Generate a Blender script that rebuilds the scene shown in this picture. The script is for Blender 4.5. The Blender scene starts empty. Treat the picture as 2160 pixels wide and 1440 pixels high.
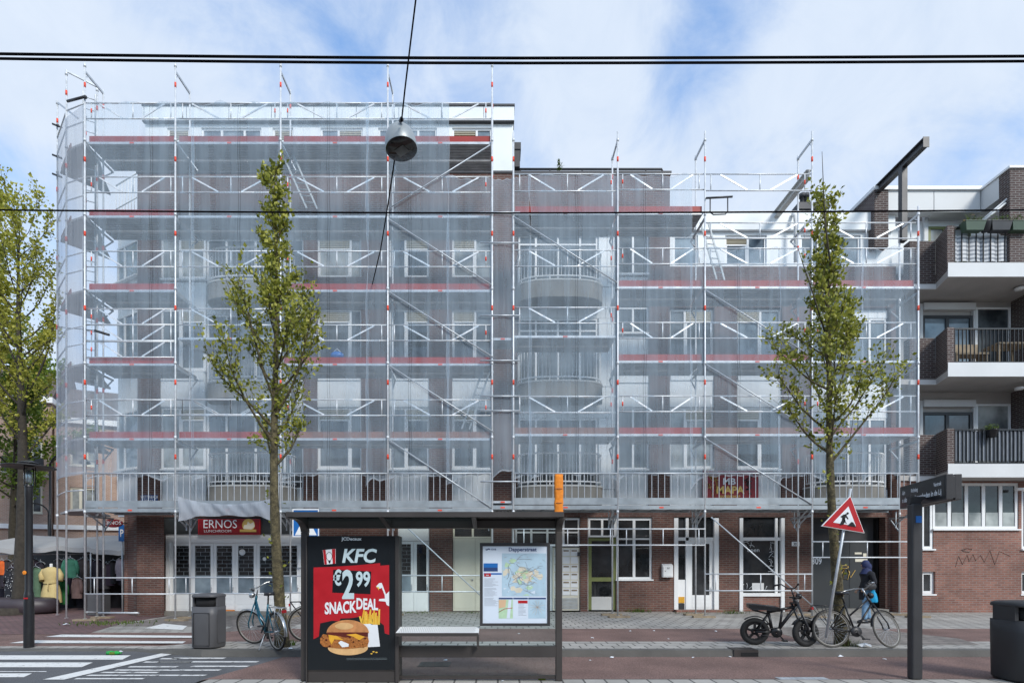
import bpy, bmesh, math, random
from mathutils import Vector, Matrix, noise as mnoise
R = math.radians
rnd = random.Random(11)
SC = bpy.context.scene
COL = SC.collection

# ------------------------------------------------------------------ camera, sky, sun, exposure
F, H, VX, VY = 1164.0, 1.62, 1050.0, 1190.0       # focal length in photo pixels, eye height, vanishing point
cam_d = bpy.data.cameras.new('camera')
cam = bpy.data.objects.new('camera', cam_d); COL.objects.link(cam)
cam.location = (0, 0, H); cam.rotation_euler = (R(90), 0, 0)
cam_d.sensor_width = 36; cam_d.lens = 36 * F / 2160
cam_d.shift_x = (1080 - VX) / 2160; cam_d.shift_y = (VY - 720) / 2160
cam_d.clip_start = 0.05; cam_d.clip_end = 2000
SC.camera = cam

SUN_EL, SUN_AZ = 36, 148        # azimuth clockwise from +Y (behind the camera, to the right)
sun_d = bpy.data.lights.new('sun', 'SUN'); sun_d.energy = 2.1; sun_d.angle = R(16); sun_d.color = (1, 0.955, 0.89)
sun = bpy.data.objects.new('sun', sun_d); COL.objects.link(sun)
sdir = Vector((math.sin(R(SUN_AZ)) * math.cos(R(SUN_EL)), math.cos(R(SUN_AZ)) * math.cos(R(SUN_EL)), math.sin(R(SUN_EL))))
sun.rotation_euler = sdir.to_track_quat('Z', 'Y').to_euler(); sun.location = sdir * 60

W = bpy.data.worlds.new('World'); SC.world = W; W.use_nodes = True
wn, wl = W.node_tree.nodes, W.node_tree.links
wn.clear()
def wnode(t, **k):
    n = wn.new(t)
    for a, b in k.items(): setattr(n, a, b)
    return n
sky = wnode('ShaderNodeTexSky', sky_type='NISHITA', sun_disc=False, sun_elevation=R(SUN_EL), sun_rotation=R(SUN_AZ))
tc = wnode('ShaderNodeTexCoord')
def wmath(op, a, b=None, c=None):
    n = wnode('ShaderNodeMath', operation=op)
    for i, v in enumerate((a, b, c)):
        if v is None: continue
        if isinstance(v, (int, float)): n.inputs[i].default_value = v
        else: wl.new(v, n.inputs[i])
    return n.outputs[0]
def wnoise(scale, detail, rough, dist, stretch):
    mp = wnode('ShaderNodeMapping'); wl.new(tc.outputs['Generated'], mp.inputs['Vector']); mp.inputs['Scale'].default_value = stretch
    n = wnode('ShaderNodeTexNoise'); wl.new(mp.outputs[0], n.inputs['Vector'])
    n.inputs['Scale'].default_value = scale; n.inputs['Detail'].default_value = detail
    n.inputs['Roughness'].default_value = rough; n.inputs['Distortion'].default_value = dist
    return n.outputs['Fac']
na = wnoise(3.1, 9, 0.58, 0.4, (1, 1, 1.4)); nb = wnoise(8, 9, 0.62, 0.5, (1, 1, 1.1))
cl = wmath('ADD', wmath('MULTIPLY', na, 1.7), wmath('MULTIPLY', nb, 0.85))
cl = wmath('SUBTRACT', cl, 0.43)
def blob(px, py, rad, amt):            # opens or closes the cloud around one direction of the sky
    d = Vector(((px - VX) / F, 1, (VY - py) / F)).normalized()
    n = wnode('ShaderNodeVectorMath', operation='DISTANCE'); wl.new(tc.outputs['Generated'], n.inputs[0]); n.inputs[1].default_value = d
    mr = wnode('ShaderNodeMapRange', interpolation_type='SMOOTHSTEP'); wl.new(n.outputs['Value'], mr.inputs['Value'])
    mr.inputs['From Min'].default_value = 0; mr.inputs['From Max'].default_value = rad
    mr.inputs['To Min'].default_value = amt; mr.inputs['To Max'].default_value = 0
    return mr.outputs[0]
for b in ((1520, 10, 0.13, -0.42), (1500, 110, 0.12, -0.30), (1390, 215, 0.10, -0.24), (860, 70, 0.3, -0.09), (560, 170, 0.25, -0.12), (60, 330, 0.13, -0.18),
          (1250, 40, 0.18, 0.3), (100, 60, 0.35, 0.3), (1850, 150, 0.4, 0.26), (1250, 230, 0.2, 0.2)):
    cl = wmath('ADD', cl, blob(*b))
mr = wnode('ShaderNodeMapRange', interpolation_type='SMOOTHSTEP'); wl.new(cl, mr.inputs['Value'])
mr.inputs['From Min'].default_value = 0.20; mr.inputs['From Max'].default_value = 1.12; mr.inputs['To Min'].default_value = 0.12
tint = wnode('ShaderNodeVectorMath', operation='MULTIPLY'); wl.new(sky.outputs[0], tint.inputs[0]); tint.inputs[1].default_value = (0.66, 1.2, 1.6)
bg1 = wnode('ShaderNodeBackground'); wl.new(tint.outputs[0], bg1.inputs[0]); bg1.inputs[1].default_value = 0.15
ccol = wnode('ShaderNodeMix', data_type='RGBA'); wl.new(nb, ccol.inputs['Factor'])
ccol.inputs['A'].default_value = (0.43, 0.52, 0.66, 1); ccol.inputs['B'].default_value = (0.61, 0.67, 0.755, 1)
bg2 = wnode('ShaderNodeBackground'); wl.new(ccol.outputs['Result'], bg2.inputs[0]); bg2.inputs[1].default_value = 1.0
mx = wnode('ShaderNodeMixShader'); wl.new(mr.outputs[0], mx.inputs[0]); wl.new(bg1.outputs[0], mx.inputs[1]); wl.new(bg2.outputs[0], mx.inputs[2])
wo = wnode('ShaderNodeOutputWorld'); wl.new(mx.outputs[0], wo.inputs[0])

SC.view_settings.view_transform = 'Standard'; SC.view_settings.look = 'None'
SC.view_settings.exposure = 0.48; SC.view_settings.gamma = 1.0; SC.view_settings.use_curve_mapping = False
SC.render.engine = 'CYCLES'
SC.cycles.transparent_max_bounces = 24; SC.cycles.max_bounces = 6; SC.cycles.use_denoising = True

# ------------------------------------------------------------------ measuring helpers
def at(px, py, Y): return Vector(((px - VX) * Y / F, Y, H + (VY - py) * Y / F))
def XX(px, Y): return (px - VX) * Y / F
def ZZ(py, Y): return H + (VY - py) * Y / F

# ------------------------------------------------------------------ mesh builder
class MB:
    def __init__(s): s.v = []; s.f = []; s.m = []; s.s = []
    def add(s, vs, fs, mi=0, sm=False):
        o = len(s.v); s.v += [Vector(v) for v in vs]
        for f in fs: s.f.append([o + i for i in f]); s.m.append(mi); s.s.append(sm)
        return s
    def hexa(s, p, mi=0):       # 8 corners: bottom 4 then top 4
        return s.add(p, [(0, 3, 2, 1), (4, 5, 6, 7), (0, 1, 5, 4), (1, 2, 6, 5), (2, 3, 7, 6), (3, 0, 4, 7)], mi)
    def box(s, x0, x1, y0, y1, z0, z1, mi=0):
        x0, x1 = min(x0, x1), max(x0, x1); y0, y1 = min(y0, y1), max(y0, y1); z0, z1 = min(z0, z1), max(z0, z1)
        return s.hexa([(x0, y0, z0), (x1, y0, z0), (x1, y1, z0), (x0, y1, z0), (x0, y0, z1), (x1, y0, z1), (x1, y1, z1), (x0, y1, z1)], mi)
    def bar(s, p, q, w, h, mi=0, up=(0, 0, 1)):
        p, q = Vector(p), Vector(q); d = (q - p).normalized(); up = Vector(up)
        if abs(d.dot(up)) > 0.98: up = Vector((0, 1, 0))
        a = d.cross(up).normalized() * w / 2; b = a.cross(d).normalized() * h / 2
        return s.hexa([p - a - b, p + a - b, q + a - b, q - a - b, p - a + b, p + a + b, q + a + b, q - a + b], mi)
    def tube(s, pts, r, n=8, mi=0, cap=True, sm=True):
        pts = [Vector(p) for p in pts]; k = len(pts)
        rs = r if isinstance(r, (list, tuple)) else [r] * k
        o = len(s.v); ref = None
        for i, p in enumerate(pts):
            d = (pts[min(i + 1, k - 1)] - pts[max(i - 1, 0)])
            d = d.normalized() if d.length > 1e-9 else Vector((0, 0, 1))
            if ref is None:
                ref = Vector((0, 0, 1)) if abs(d.z) < 0.9 else Vector((1, 0, 0))
            a = (ref - d * ref.dot(d))
            a = a.normalized() if a.length > 1e-6 else d.orthogonal().normalized()
            ref = a; b = d.cross(a)
            for j in range(n):
                t = 2 * math.pi * j / n; s.v.append(p + (a * math.cos(t) + b * math.sin(t)) * rs[i])
        for i in range(k - 1):
            for j in range(n):
                s.f.append([o + i * n + j, o + i * n + (j + 1) % n, o + (i + 1) * n + (j + 1) % n, o + (i + 1) * n + j]); s.m.append(mi); s.s.append(sm)
        if cap:
            s.f.append([o + j for j in range(n)][::-1]); s.m.append(mi); s.s.append(False)
            s.f.append([o + (k - 1) * n + j for j in range(n)]); s.m.append(mi); s.s.append(False)
        return s
    def lathe(s, prof, c, n=16, mi=0, M=None, sm=True):   # prof [(r,z)]
        c = Vector(c); vs = []; fs = []
        for r, z in prof:
            for j in range(n):
                t = 2 * math.pi * j / n; p = Vector((r * math.cos(t), r * math.sin(t), z))
                vs.append((M @ p if M else p) + c)
        for i in range(len(prof) - 1):
            for j in range(n): fs.append((i * n + j, i * n + (j + 1) % n, (i + 1) * n + (j + 1) % n, (i + 1) * n + j))
        return s.add(vs, fs, mi, sm)
    def ball(s, c, r, nu=12, nv=8, mi=0, M=None):
        r = (r, r, r) if isinstance(r, (int, float)) else r
        c = Vector(c); vs = []; fs = []
        for i in range(nv + 1):
            a = math.pi * i / nv
            for j in range(nu):
                t = 2 * math.pi * j / nu
                p = Vector((r[0] * math.sin(a) * math.cos(t), r[1] * math.sin(a) * math.sin(t), r[2] * math.cos(a)))
                vs.append((M @ p if M else p) + c)
        for i in range(nv):
            for j in range(nu): fs.append((i * nu + j, i * nu + (j + 1) % nu, (i + 1) * nu + (j + 1) % nu, (i + 1) * nu + j))
        return s.add(vs, fs, mi, True)
    def torus(s, c, Rr, r, n=28, k=8, mi=0, M=None, flat=1.0):     # in the local XZ plane
        c = Vector(c); vs = []; fs = []
        for i in range(n):
            t = 2 * math.pi * i / n
            for j in range(k):
                u = 2 * math.pi * j / k; q = Rr + r * math.cos(u)
                p = Vector((q * math.cos(t), r * math.sin(u) * flat, q * math.sin(t)))
                vs.append((M @ p if M else p) + c)
        for i in range(n):
            for j in range(k): fs.append((i * k + j, i * k + (j + 1) % k, ((i + 1) % n) * k + (j + 1) % k, ((i + 1) % n) * k + j))
        return s.add(vs, fs, mi, True)
    def prism(s, poly, d, mi=0):         # 3-D polygon pushed along the vector d
        d = Vector(d); n = len(poly); p = [Vector(q) for q in poly]
        fs = [tuple(range(n))[::-1], tuple(range(n, 2 * n))] + [(i, (i + 1) % n, n + (i + 1) % n, n + i) for i in range(n)]
        return s.add(p + [q + d for q in p], fs, mi)
    def text(s, body, o, h, u=(1, 0, 0), v=(0, 0, 1), sx=1.0, mi=0, align='CENTER', bold=0.0, shear=0.0, lift=0.0):
        cu = bpy.data.curves.new('t', 'FONT'); cu.body = body; cu.size = 1.0; cu.align_x = align; cu.offset = bold; cu.shear = shear; cu.resolution_u = 3
        ob = bpy.data.objects.new('t', cu); COL.objects.link(ob)
        dg = bpy.context.evaluated_depsgraph_get(); dg.update()
        me = bpy.data.meshes.new_from_object(ob.evaluated_get(dg))
        o, u, v = Vector(o), Vector(u), Vector(v); n = u.cross(v).normalized() * lift; k = h / 0.72
        s.add([o + u * (q.co.x * k * sx) + v * (q.co.y * k) + n for q in me.vertices], [tuple(p.vertices) for p in me.polygons], mi)
        bpy.data.objects.remove(ob); bpy.data.curves.remove(cu); bpy.data.meshes.remove(me)
        return s
    def merge(s, o, mi=None):
        k = len(s.v); s.v += o.v
        for f, m, q in zip(o.f, o.m, o.s): s.f.append([k + i for i in f]); s.m.append(m if mi is None else mi); s.s.append(q)
        return s
    def xf(s, M):
        s.v = [M @ q for q in s.v]; return s
    def build(s, name, mats, parent=None, bevel=0.0, org=None):
        mats = mats if isinstance(mats, (list, tuple)) else [mats]
        if org is None:
            if parent is not None: org = orgof(parent)
            else:
                a = [min(q[i] for q in s.v) for i in range(3)]; b = [max(q[i] for q in s.v) for i in range(3)]
                org = Vector(((a[0] + b[0]) / 2, (a[1] + b[1]) / 2, a[2]))
        me = bpy.data.meshes.new(name)
        me.from_pydata([q - org for q in s.v], [], s.f)
        for m in mats: me.materials.append(m)
        me.polygons.foreach_set('material_index', s.m); me.polygons.foreach_set('use_smooth', s.s)
        me.update()
        ob = bpy.data.objects.new(name, me); COL.objects.link(ob)
        if parent is not None: ob.parent = parent
        else: ob.location = org
        if bevel:
            bv = ob.modifiers.new('bevel', 'BEVEL'); bv.width = bevel; bv.segments = 2; bv.limit_method = 'ANGLE'
        return ob
def orgof(o):
    p = Vector(o.location)
    while o.parent: o = o.parent; p = p + Vector(o.location)
    return p
def thing(name, label, cat, loc=(0, 0, 0), group=None):
    o = bpy.data.objects.new(name, None); COL.objects.link(o); o.location = loc; o.empty_display_size = 0.2
    return tag(o, label, cat, group)
def tag(o, label, cat, group=None):
    o['label'] = label; o['category'] = cat
    if group: o['group'] = group
    return o
def struct(o, kind='structure'): o['kind'] = kind; return o
def copy_tree(o, parent=None):
    c = o.copy(); COL.objects.link(c)
    if parent: c.parent = parent
    for ch in list(o.children): copy_tree(ch, c)
    return c

# ------------------------------------------------------------------ materials
def nodes_of(name):
    m = bpy.data.materials.new(name); m.use_nodes = True
    return m, m.node_tree.nodes, m.node_tree.links, m.node_tree.nodes['Principled BSDF']
def mat(name, col, rough=0.6, metal=0.0, var=0.18, vs=2.0, bump=0.0, bs=30.0, spec=0.5, fine=0.0, fs=60.0):
    m, n, l, b = nodes_of(name)
    b.inputs['Roughness'].default_value = rough; b.inputs['Metallic'].default_value = metal; b.inputs['Specular IOR Level'].default_value = spec
    g = n.new('ShaderNodeNewGeometry')
    def nz(sc, det=5):
        t = n.new('ShaderNodeTexNoise'); t.inputs['Scale'].default_value = sc; t.inputs['Detail'].default_value = det; l.new(g.outputs['Position'], t.inputs['Vector']); return t.outputs['Fac']
    f = nz(vs)
    r = n.new('ShaderNodeMapRange'); l.new(f, r.inputs['Value']); r.inputs['From Min'].default_value = 0.25; r.inputs['From Max'].default_value = 0.75
    r.inputs['To Min'].default_value = 1 - var; r.inputs['To Max'].default_value = 1 + var
    val = r.outputs[0]
    if fine:
        r2 = n.new('ShaderNodeMapRange'); l.new(nz(fs, 3), r2.inputs['Value']); r2.inputs['From Min'].default_value = 0.3; r2.inputs['From Max'].default_value = 0.7
        r2.inputs['To Min'].default_value = 1 - fine; r2.inputs['To Max'].default_value = 1 + fine
        mm = n.new('ShaderNodeMath'); mm.operation = 'MULTIPLY'; l.new(val, mm.inputs[0]); l.new(r2.outputs[0], mm.inputs[1]); val = mm.outputs[0]
    vm = n.new('ShaderNodeVectorMath'); vm.operation = 'SCALE'; vm.inputs[0].default_value = col[:3]; l.new(val, vm.inputs['Scale'])
    l.new(vm.outputs[0], b.inputs['Base Color'])
    rr = n.new('ShaderNodeMapRange'); l.new(f, rr.inputs['Value']); rr.inputs['To Min'].default_value = max(0.02, rough - 0.1); rr.inputs['To Max'].default_value = min(1, rough + 0.1)
    l.new(rr.outputs[0], b.inputs['Roughness'])
    if bump:
        bp = n.new('ShaderNodeBump'); bp.inputs['Strength'].default_value = bump; bp.inputs['Distance'].default_value = 0.02; l.new(nz(bs, 4), bp.inputs['Height']); l.new(bp.outputs[0], b.inputs['Normal'])
    return m
def brickmat(name, c1, c2, mortar, bw=0.22, bh=0.068, ms=0.012, plan=False, rough=0.85, dirt=0.3, rot=0.0):
    m, n, l, b = nodes_of(name)
    g = n.new('ShaderNodeNewGeometry'); sp = n.new('ShaderNodeSeparateXYZ'); l.new(g.outputs['Position'], sp.inputs[0]); cb = n.new('ShaderNodeCombineXYZ')
    if plan: l.new(sp.outputs['X'], cb.inputs['X']); l.new(sp.outputs['Y'], cb.inputs['Y'])
    else:
        ad = n.new('ShaderNodeMath'); l.new(sp.outputs['X'], ad.inputs[0]); l.new(sp.outputs['Y'], ad.inputs[1]); l.new(ad.outputs[0], cb.inputs['X']); l.new(sp.outputs['Z'], cb.inputs['Y'])
    vec = cb.outputs[0]
    if rot:
        mp = n.new('ShaderNodeMapping'); mp.inputs['Rotation'].default_value = (0, 0, rot); l.new(vec, mp.inputs[0]); vec = mp.outputs[0]
    t = n.new('ShaderNodeTexBrick'); l.new(vec, t.inputs['Vector'])
    t.inputs['Color1'].default_value = (*c1, 1); t.inputs['Color2'].default_value = (*c2, 1); t.inputs['Mortar'].default_value = (*mortar, 1)
    t.inputs['Scale'].default_value = 1; t.inputs['Mortar Size'].default_value = ms; t.inputs['Brick Width'].default_value = bw; t.inputs['Row Height'].default_value = bh; t.inputs['Bias'].default_value = -0.1
    z = n.new('ShaderNodeTexNoise'); z.inputs['Scale'].default_value = 0.9; z.inputs['Detail'].default_value = 7; z.inputs['Roughness'].default_value = 0.65; l.new(g.outputs['Position'], z.inputs['Vector'])
    r = n.new('ShaderNodeMapRange'); l.new(z.outputs['Fac'], r.inputs['Value']); r.inputs['From Min'].default_value = 0.3; r.inputs['From Max'].default_value = 0.7
    r.inputs['To Min'].default_value = 1 - dirt; r.inputs['To Max'].default_value = 1 + dirt
    vm = n.new('ShaderNodeVectorMath'); vm.operation = 'SCALE'; l.new(t.outputs['Color'], vm.inputs[0]); l.new(r.outputs[0], vm.inputs['Scale']); l.new(vm.outputs[0], b.inputs['Base Color'])
    b.inputs['Roughness'].default_value = rough
    bp = n.new('ShaderNodeBump'); bp.inputs['Strength'].default_value = 0.5; bp.inputs['Distance'].default_value = 0.01; bp.invert = True; l.new(t.outputs['Fac'], bp.inputs['Height']); l.new(bp.outputs[0], b.inputs['Normal'])
    return m
def glassmat(name, col, rough=0.05, spec=0.9, curtain=None):      # window glass in front of a dim room
    m, n, l, b = nodes_of(name)
    b.inputs['Roughness'].default_value = rough; b.inputs['Specular IOR Level'].default_value = 0.5; b.inputs['IOR'].default_value = 1.62
    g = n.new('ShaderNodeNewGeometry'); z = n.new('ShaderNodeTexNoise'); z.inputs['Scale'].default_value = 1.3; z.inputs['Detail'].default_value = 3; l.new(g.outputs['Position'], z.inputs['Vector'])
    cr = n.new('ShaderNodeValToRGB'); l.new(z.outputs['Fac'], cr.inputs[0])
    cr.color_ramp.elements[0].position = 0.35; cr.color_ramp.elements[1].position = 0.7
    cr.color_ramp.elements[0].color = (*[c * 0.5 for c in col], 1); cr.color_ramp.elements[1].color = (*(curtain or [min(1, c * 1.7) for c in col]), 1)
    l.new(cr.outputs[0], b.inputs['Base Color'])
    bp = n.new('ShaderNodeBump'); bp.inputs['Strength'].default_value = 0.08; bp.inputs['Distance'].default_value = 0.05; l.new(z.outputs['Fac'], bp.inputs['Height']); l.new(bp.outputs[0], b.inputs['Normal'])
    return m
def leafmat(name, c1, c2, c3):
    m, n, l, b = nodes_of(name)
    g = n.new('ShaderNodeNewGeometry'); cr = n.new('ShaderNodeValToRGB'); l.new(g.outputs['Random Per Island'], cr.inputs[0])
    e = cr.color_ramp.elements; e[0].color = (*c1, 1); e[1].color = (*c3, 1); q = e.new(0.5); q.color = (*c2, 1)
    l.new(cr.outputs[0], b.inputs['Base Color']); b.inputs['Roughness'].default_value = 0.5
    tr = n.new('ShaderNodeBsdfTranslucent'); l.new(cr.outputs[0], tr.inputs[0])
    mx = n.new('ShaderNodeMixShader'); mx.inputs[0].default_value = 0.42; l.new(b.outputs[0], mx.inputs[1]); l.new(tr.outputs[0], mx.inputs[2])
    l.new(mx.outputs[0], n['Material Output'].inputs[0])
    return m
def netmat(name, fac, col, crease=0.12):
    m, n, l, b = nodes_of(name)
    n.remove(b)
    g = n.new('ShaderNodeNewGeometry'); mp = n.new('ShaderNodeMapping'); mp.inputs['Scale'].default_value = (3.4, 3.4, 0.22); l.new(g.outputs['Position'], mp.inputs[0])
    z = n.new('ShaderNodeTexNoise'); z.inputs['Scale'].default_value = 1.0; z.inputs['Detail'].default_value = 4; z.inputs['Roughness'].default_value = 0.5; l.new(mp.outputs[0], z.inputs['Vector'])
    z2 = n.new('ShaderNodeTexNoise'); z2.inputs['Scale'].default_value = 0.5; z2.inputs['Detail'].default_value = 3; l.new(g.outputs['Position'], z2.inputs['Vector'])
    r = n.new('ShaderNodeMapRange'); l.new(z.outputs['Fac'], r.inputs['Value']); r.inputs['From Min'].default_value = 0.3; r.inputs['From Max'].default_value = 0.7
    r.inputs['To Min'].default_value = fac - crease * 0.6; r.inputs['To Max'].default_value = fac + crease * 0.6
    r2 = n.new('ShaderNodeMapRange'); l.new(z2.outputs['Fac'], r2.inputs['Value']); r2.inputs['From Min'].default_value = 0.3; r2.inputs['From Max'].default_value = 0.7
    r2.inputs['To Min'].default_value = -crease * 0.5; r2.inputs['To Max'].default_value = crease * 0.5
    ad = n.new('ShaderNodeMath'); l.new(r.outputs[0], ad.inputs[0]); l.new(r2.outputs[0], ad.inputs[1])
    lw = n.new('ShaderNodeLayerWeight'); lw.inputs['Blend'].default_value = 0.25
    ad2 = n.new('ShaderNodeMath'); ad2.operation = 'MULTIPLY_ADD'; ad2.use_clamp = True; l.new(lw.outputs['Facing'], ad2.inputs[0]); ad2.inputs[1].default_value = 0.1; l.new(ad.outputs[0], ad2.inputs[2])
    d = n.new('ShaderNodeBsdfDiffuse'); d.inputs[0].default_value = (*col, 1); t = n.new('ShaderNodeBsdfTranslucent'); t.inputs[0].default_value = (*col, 1)
    bp = n.new('ShaderNodeBump'); bp.inputs['Strength'].default_value = 0.9; bp.inputs['Distance'].default_value = 0.12; l.new(z.outputs['Fac'], bp.inputs['Height']); l.new(bp.outputs[0], d.inputs['Normal'])
    m1 = n.new('ShaderNodeMixShader'); m1.inputs[0].default_value = 0.45; l.new(d.outputs[0], m1.inputs[1]); l.new(t.outputs[0], m1.inputs[2])
    tp = n.new('ShaderNodeBsdfTransparent'); m2 = n.new('ShaderNodeMixShader'); l.new(ad2.outputs[0], m2.inputs[0]); l.new(tp.outputs[0], m2.inputs[1]); l.new(m1.outputs[0], m2.inputs[2])
    l.new(m2.outputs[0], n['Material Output'].inputs[0])
    return m
def clearglass(name, tint=(0.9, 0.95, 0.95), fac=0.12):
    m, n, l, b = nodes_of(name); n.remove(b)
    tp = n.new('ShaderNodeBsdfTransparent'); tp.inputs[0].default_value = (*tint, 1); gl = n.new('ShaderNodeBsdfGlossy'); gl.inputs['Roughness'].default_value = 0.03; gl.inputs[0].default_value = (0.9, 0.9, 0.9, 1)
    fr = n.new('ShaderNodeFresnel'); fr.inputs[0].default_value = 1.3
    mm = n.new('ShaderNodeMath'); mm.operation = 'ADD'; l.new(fr.outputs[0], mm.inputs[0]); mm.inputs[1].default_value = fac * 0.15
    mx = n.new('ShaderNodeMixShader'); l.new(mm.outputs[0], mx.inputs[0]); l.new(tp.outputs[0], mx.inputs[1]); l.new(gl.outputs[0], mx.inputs[2]); l.new(mx.outputs[0], n['Material Output'].inputs[0])
    return m
def paintmat(name, col, under, wear=0.42):        # road paint worn through in patches
    m, n, l, b = nodes_of(name)
    g = n.new('ShaderNodeNewGeometry'); z = n.new('ShaderNodeTexNoise'); z.inputs['Scale'].default_value = 9; z.inputs['Detail'].default_value = 8; z.inputs['Roughness'].default_value = 0.75; l.new(g.outputs['Position'], z.inputs['Vector'])
    cr = n.new('ShaderNodeValToRGB'); l.new(z.outputs['Fac'], cr.inputs[0]); e = cr.color_ramp.elements
    e[0].position = wear - 0.05; e[0].color = (*under, 1); e[1].position = wear + 0.05; e[1].color = (*col, 1)
    l.new(cr.outputs[0], b.inputs['Base Color']); b.inputs['Roughness'].default_value = 0.75
    return m

M = {}
M['brick'] = brickmat('dark_brick', (0.125, 0.055, 0.042), (0.085, 0.040, 0.034), (0.15, 0.12, 0.105))
M['brick_shop'] = brickmat('red_brown_brick', (0.135, 0.058, 0.042), (0.088, 0.038, 0.03), (0.14, 0.108, 0.092), dirt=0.45)
M['brick_dark'] = brickmat('purple_brown_brick', (0.075, 0.043, 0.038), (0.05, 0.03, 0.028), (0.19, 0.175, 0.165), dirt=0.3)
M['brick_red'] = brickmat('red_brick', (0.25, 0.11, 0.08), (0.175, 0.075, 0.058), (0.22, 0.165, 0.14), dirt=0.4)
M['brick_far'] = brickmat('pale_red_brick', (0.42, 0.27, 0.20), (0.34, 0.21, 0.155), (0.45, 0.37, 0.32), dirt=0.15)
M['white'] = mat('white_paint', (0.80, 0.81, 0.81), 0.5, var=0.05, vs=1.5)
M['white_panel'] = mat('white_panel', (0.78, 0.81, 0.82), 0.55, var=0.08, vs=0.8)
M['cream'] = mat('cream_paint', (0.70, 0.66, 0.54), 0.5, var=0.06)
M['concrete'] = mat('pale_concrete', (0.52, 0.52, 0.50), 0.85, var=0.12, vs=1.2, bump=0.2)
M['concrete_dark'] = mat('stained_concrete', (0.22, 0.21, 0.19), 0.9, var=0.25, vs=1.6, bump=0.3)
M['fascia'] = mat('grey_white_fascia', (0.62, 0.63, 0.63), 0.6, var=0.07, vs=1.1)
M['soffit'] = mat('grey_soffit', (0.42, 0.40, 0.38), 0.85, var=0.1)
M['roof'] = mat('roof_felt', (0.06, 0.06, 0.065), 0.9)
M['dark_trim'] = mat('dark_trim', (0.05, 0.05, 0.055), 0.6)
M['glass'] = glassmat('window_glass', (0.05, 0.06, 0.07), curtain=(0.17, 0.19, 0.2))
M['glass_blue'] = glassmat('window_glass_pale', (0.10, 0.15, 0.20), curtain=(0.30, 0.37, 0.42))
M['glass_curtain'] = glassmat('window_glass_curtained', (0.20, 0.22, 0.22), curtain=(0.5, 0.52, 0.5))
M['glass_dark'] = glassmat('shop_glass', (0.014, 0.017, 0.019), curtain=(0.05, 0.052, 0.055))
M['louvre'] = mat('cream_louvre', (0.55, 0.50, 0.38), 0.6, var=0.06)
M['clear'] = clearglass('clear_glass')
M['roof_glass'] = clearglass('roof_glass', (0.55, 0.68, 0.68), 0.4)
M['steel'] = mat('galvanised_steel', (0.50, 0.53, 0.56), 0.45, 0.4, var=0.2, vs=6)
M['galv'] = mat('dull_galvanised_sheet', (0.30, 0.335, 0.36), 0.5, 0.3, var=0.2, vs=4)
M['alu'] = mat('bright_aluminium', (0.66, 0.68, 0.70), 0.45, 0.3, var=0.16, vs=9)
M['deck'] = mat('scaffold_board', (0.20, 0.19, 0.18), 0.8, var=0.3, vs=2.5)
M['deck_under'] = mat('board_underside', (0.36, 0.36, 0.36), 0.85, var=0.3, vs=3)
M['toe'] = mat('red_toe_board', (0.30, 0.022, 0.016), 0.55, var=0.2, vs=2)
M['toe_wood'] = mat('brown_toe_board', (0.22, 0.10, 0.07), 0.7, var=0.25, vs=3)
M['mark'] = mat('red_marking', (0.75, 0.07, 0.03), 0.5)
M['wood'] = mat('weathered_wood', (0.28, 0.22, 0.15), 0.85, var=0.3, vs=6, bump=0.3)
M['net'] = netmat('debris_net', 0.30, (0.60, 0.745, 0.875), 0.15)
M['net_fold'] = netmat('debris_net_fold', 0.52, (0.62, 0.67, 0.74), 0.06)
M['net_seam'] = netmat('debris_net_seam', 0.42, (0.7, 0.74, 0.79), 0.08)
M['net_thread'] = netmat('debris_net_thread', 0.5, (0.06, 0.07, 0.08), 0.1)
M['char'] = mat('charcoal_metal', (0.042, 0.042, 0.045), 0.45, 0.2, var=0.15, vs=3)
M['char_brown'] = mat('brown_grey_metal', (0.06, 0.054, 0.052), 0.42, 0.3, var=0.12, vs=3)
M['wire'] = mat('wire_black', (0.008, 0.008, 0.010), 1.0, spec=0.0)
M['flower_green'] = mat('flower_box_green', (0.05, 0.085, 0.055), 0.5)
M['black'] = mat('black_paint', (0.014, 0.014, 0.016), 0.35, var=0.2)
M['rubber'] = mat('tyre_rubber', (0.016, 0.016, 0.016), 0.8, var=0.2)
M['chrome'] = mat('worn_chrome', (0.55, 0.56, 0.56), 0.3, 0.9, var=0.1)
M['binplastic'] = mat('grey_bin_plastic', (0.085, 0.085, 0.09), 0.5, var=0.1, vs=3, bump=0.05, bs=200)
M['bindark'] = mat('dark_bin_plastic', (0.030, 0.031, 0.034), 0.5, var=0.1, vs=3, bump=0.05, bs=200)
M['asphalt'] = mat('grey_asphalt', (0.105, 0.108, 0.115), 0.85, var=0.28, vs=1.4, bump=0.6, bs=100, fine=0.35, fs=55)
M['red_asphalt'] = mat('red_asphalt', (0.185, 0.115, 0.098), 0.85, var=0.3, vs=1.3, bump=0.6, bs=90, fine=0.42, fs=42)
M['kerb'] = mat('kerb_stone', (0.11, 0.107, 0.10), 0.85, var=0.2, vs=2.5, bump=0.4)
M['tile'] = brickmat('grey_paving', (0.39, 0.37, 0.34), (0.31, 0.295, 0.27), (0.09, 0.086, 0.08), 0.30, 0.30, 0.014, plan=True, dirt=0.22)
M['tile_brown'] = brickmat('brown_paving', (0.22, 0.195, 0.175), (0.17, 0.15, 0.137), (0.065, 0.06, 0.055), 0.30, 0.30, 0.014, plan=True, dirt=0.25)
M['klinker'] = brickmat('red_clinker_paving', (0.19, 0.105, 0.10), (0.135, 0.073, 0.075), (0.07, 0.056, 0.055), 0.2, 0.1, 0.012, plan=True, dirt=0.3)
M['paint'] = paintmat('road_paint', (0.72, 0.72, 0.70), (0.1, 0.1, 0.105), 0.38)
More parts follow.
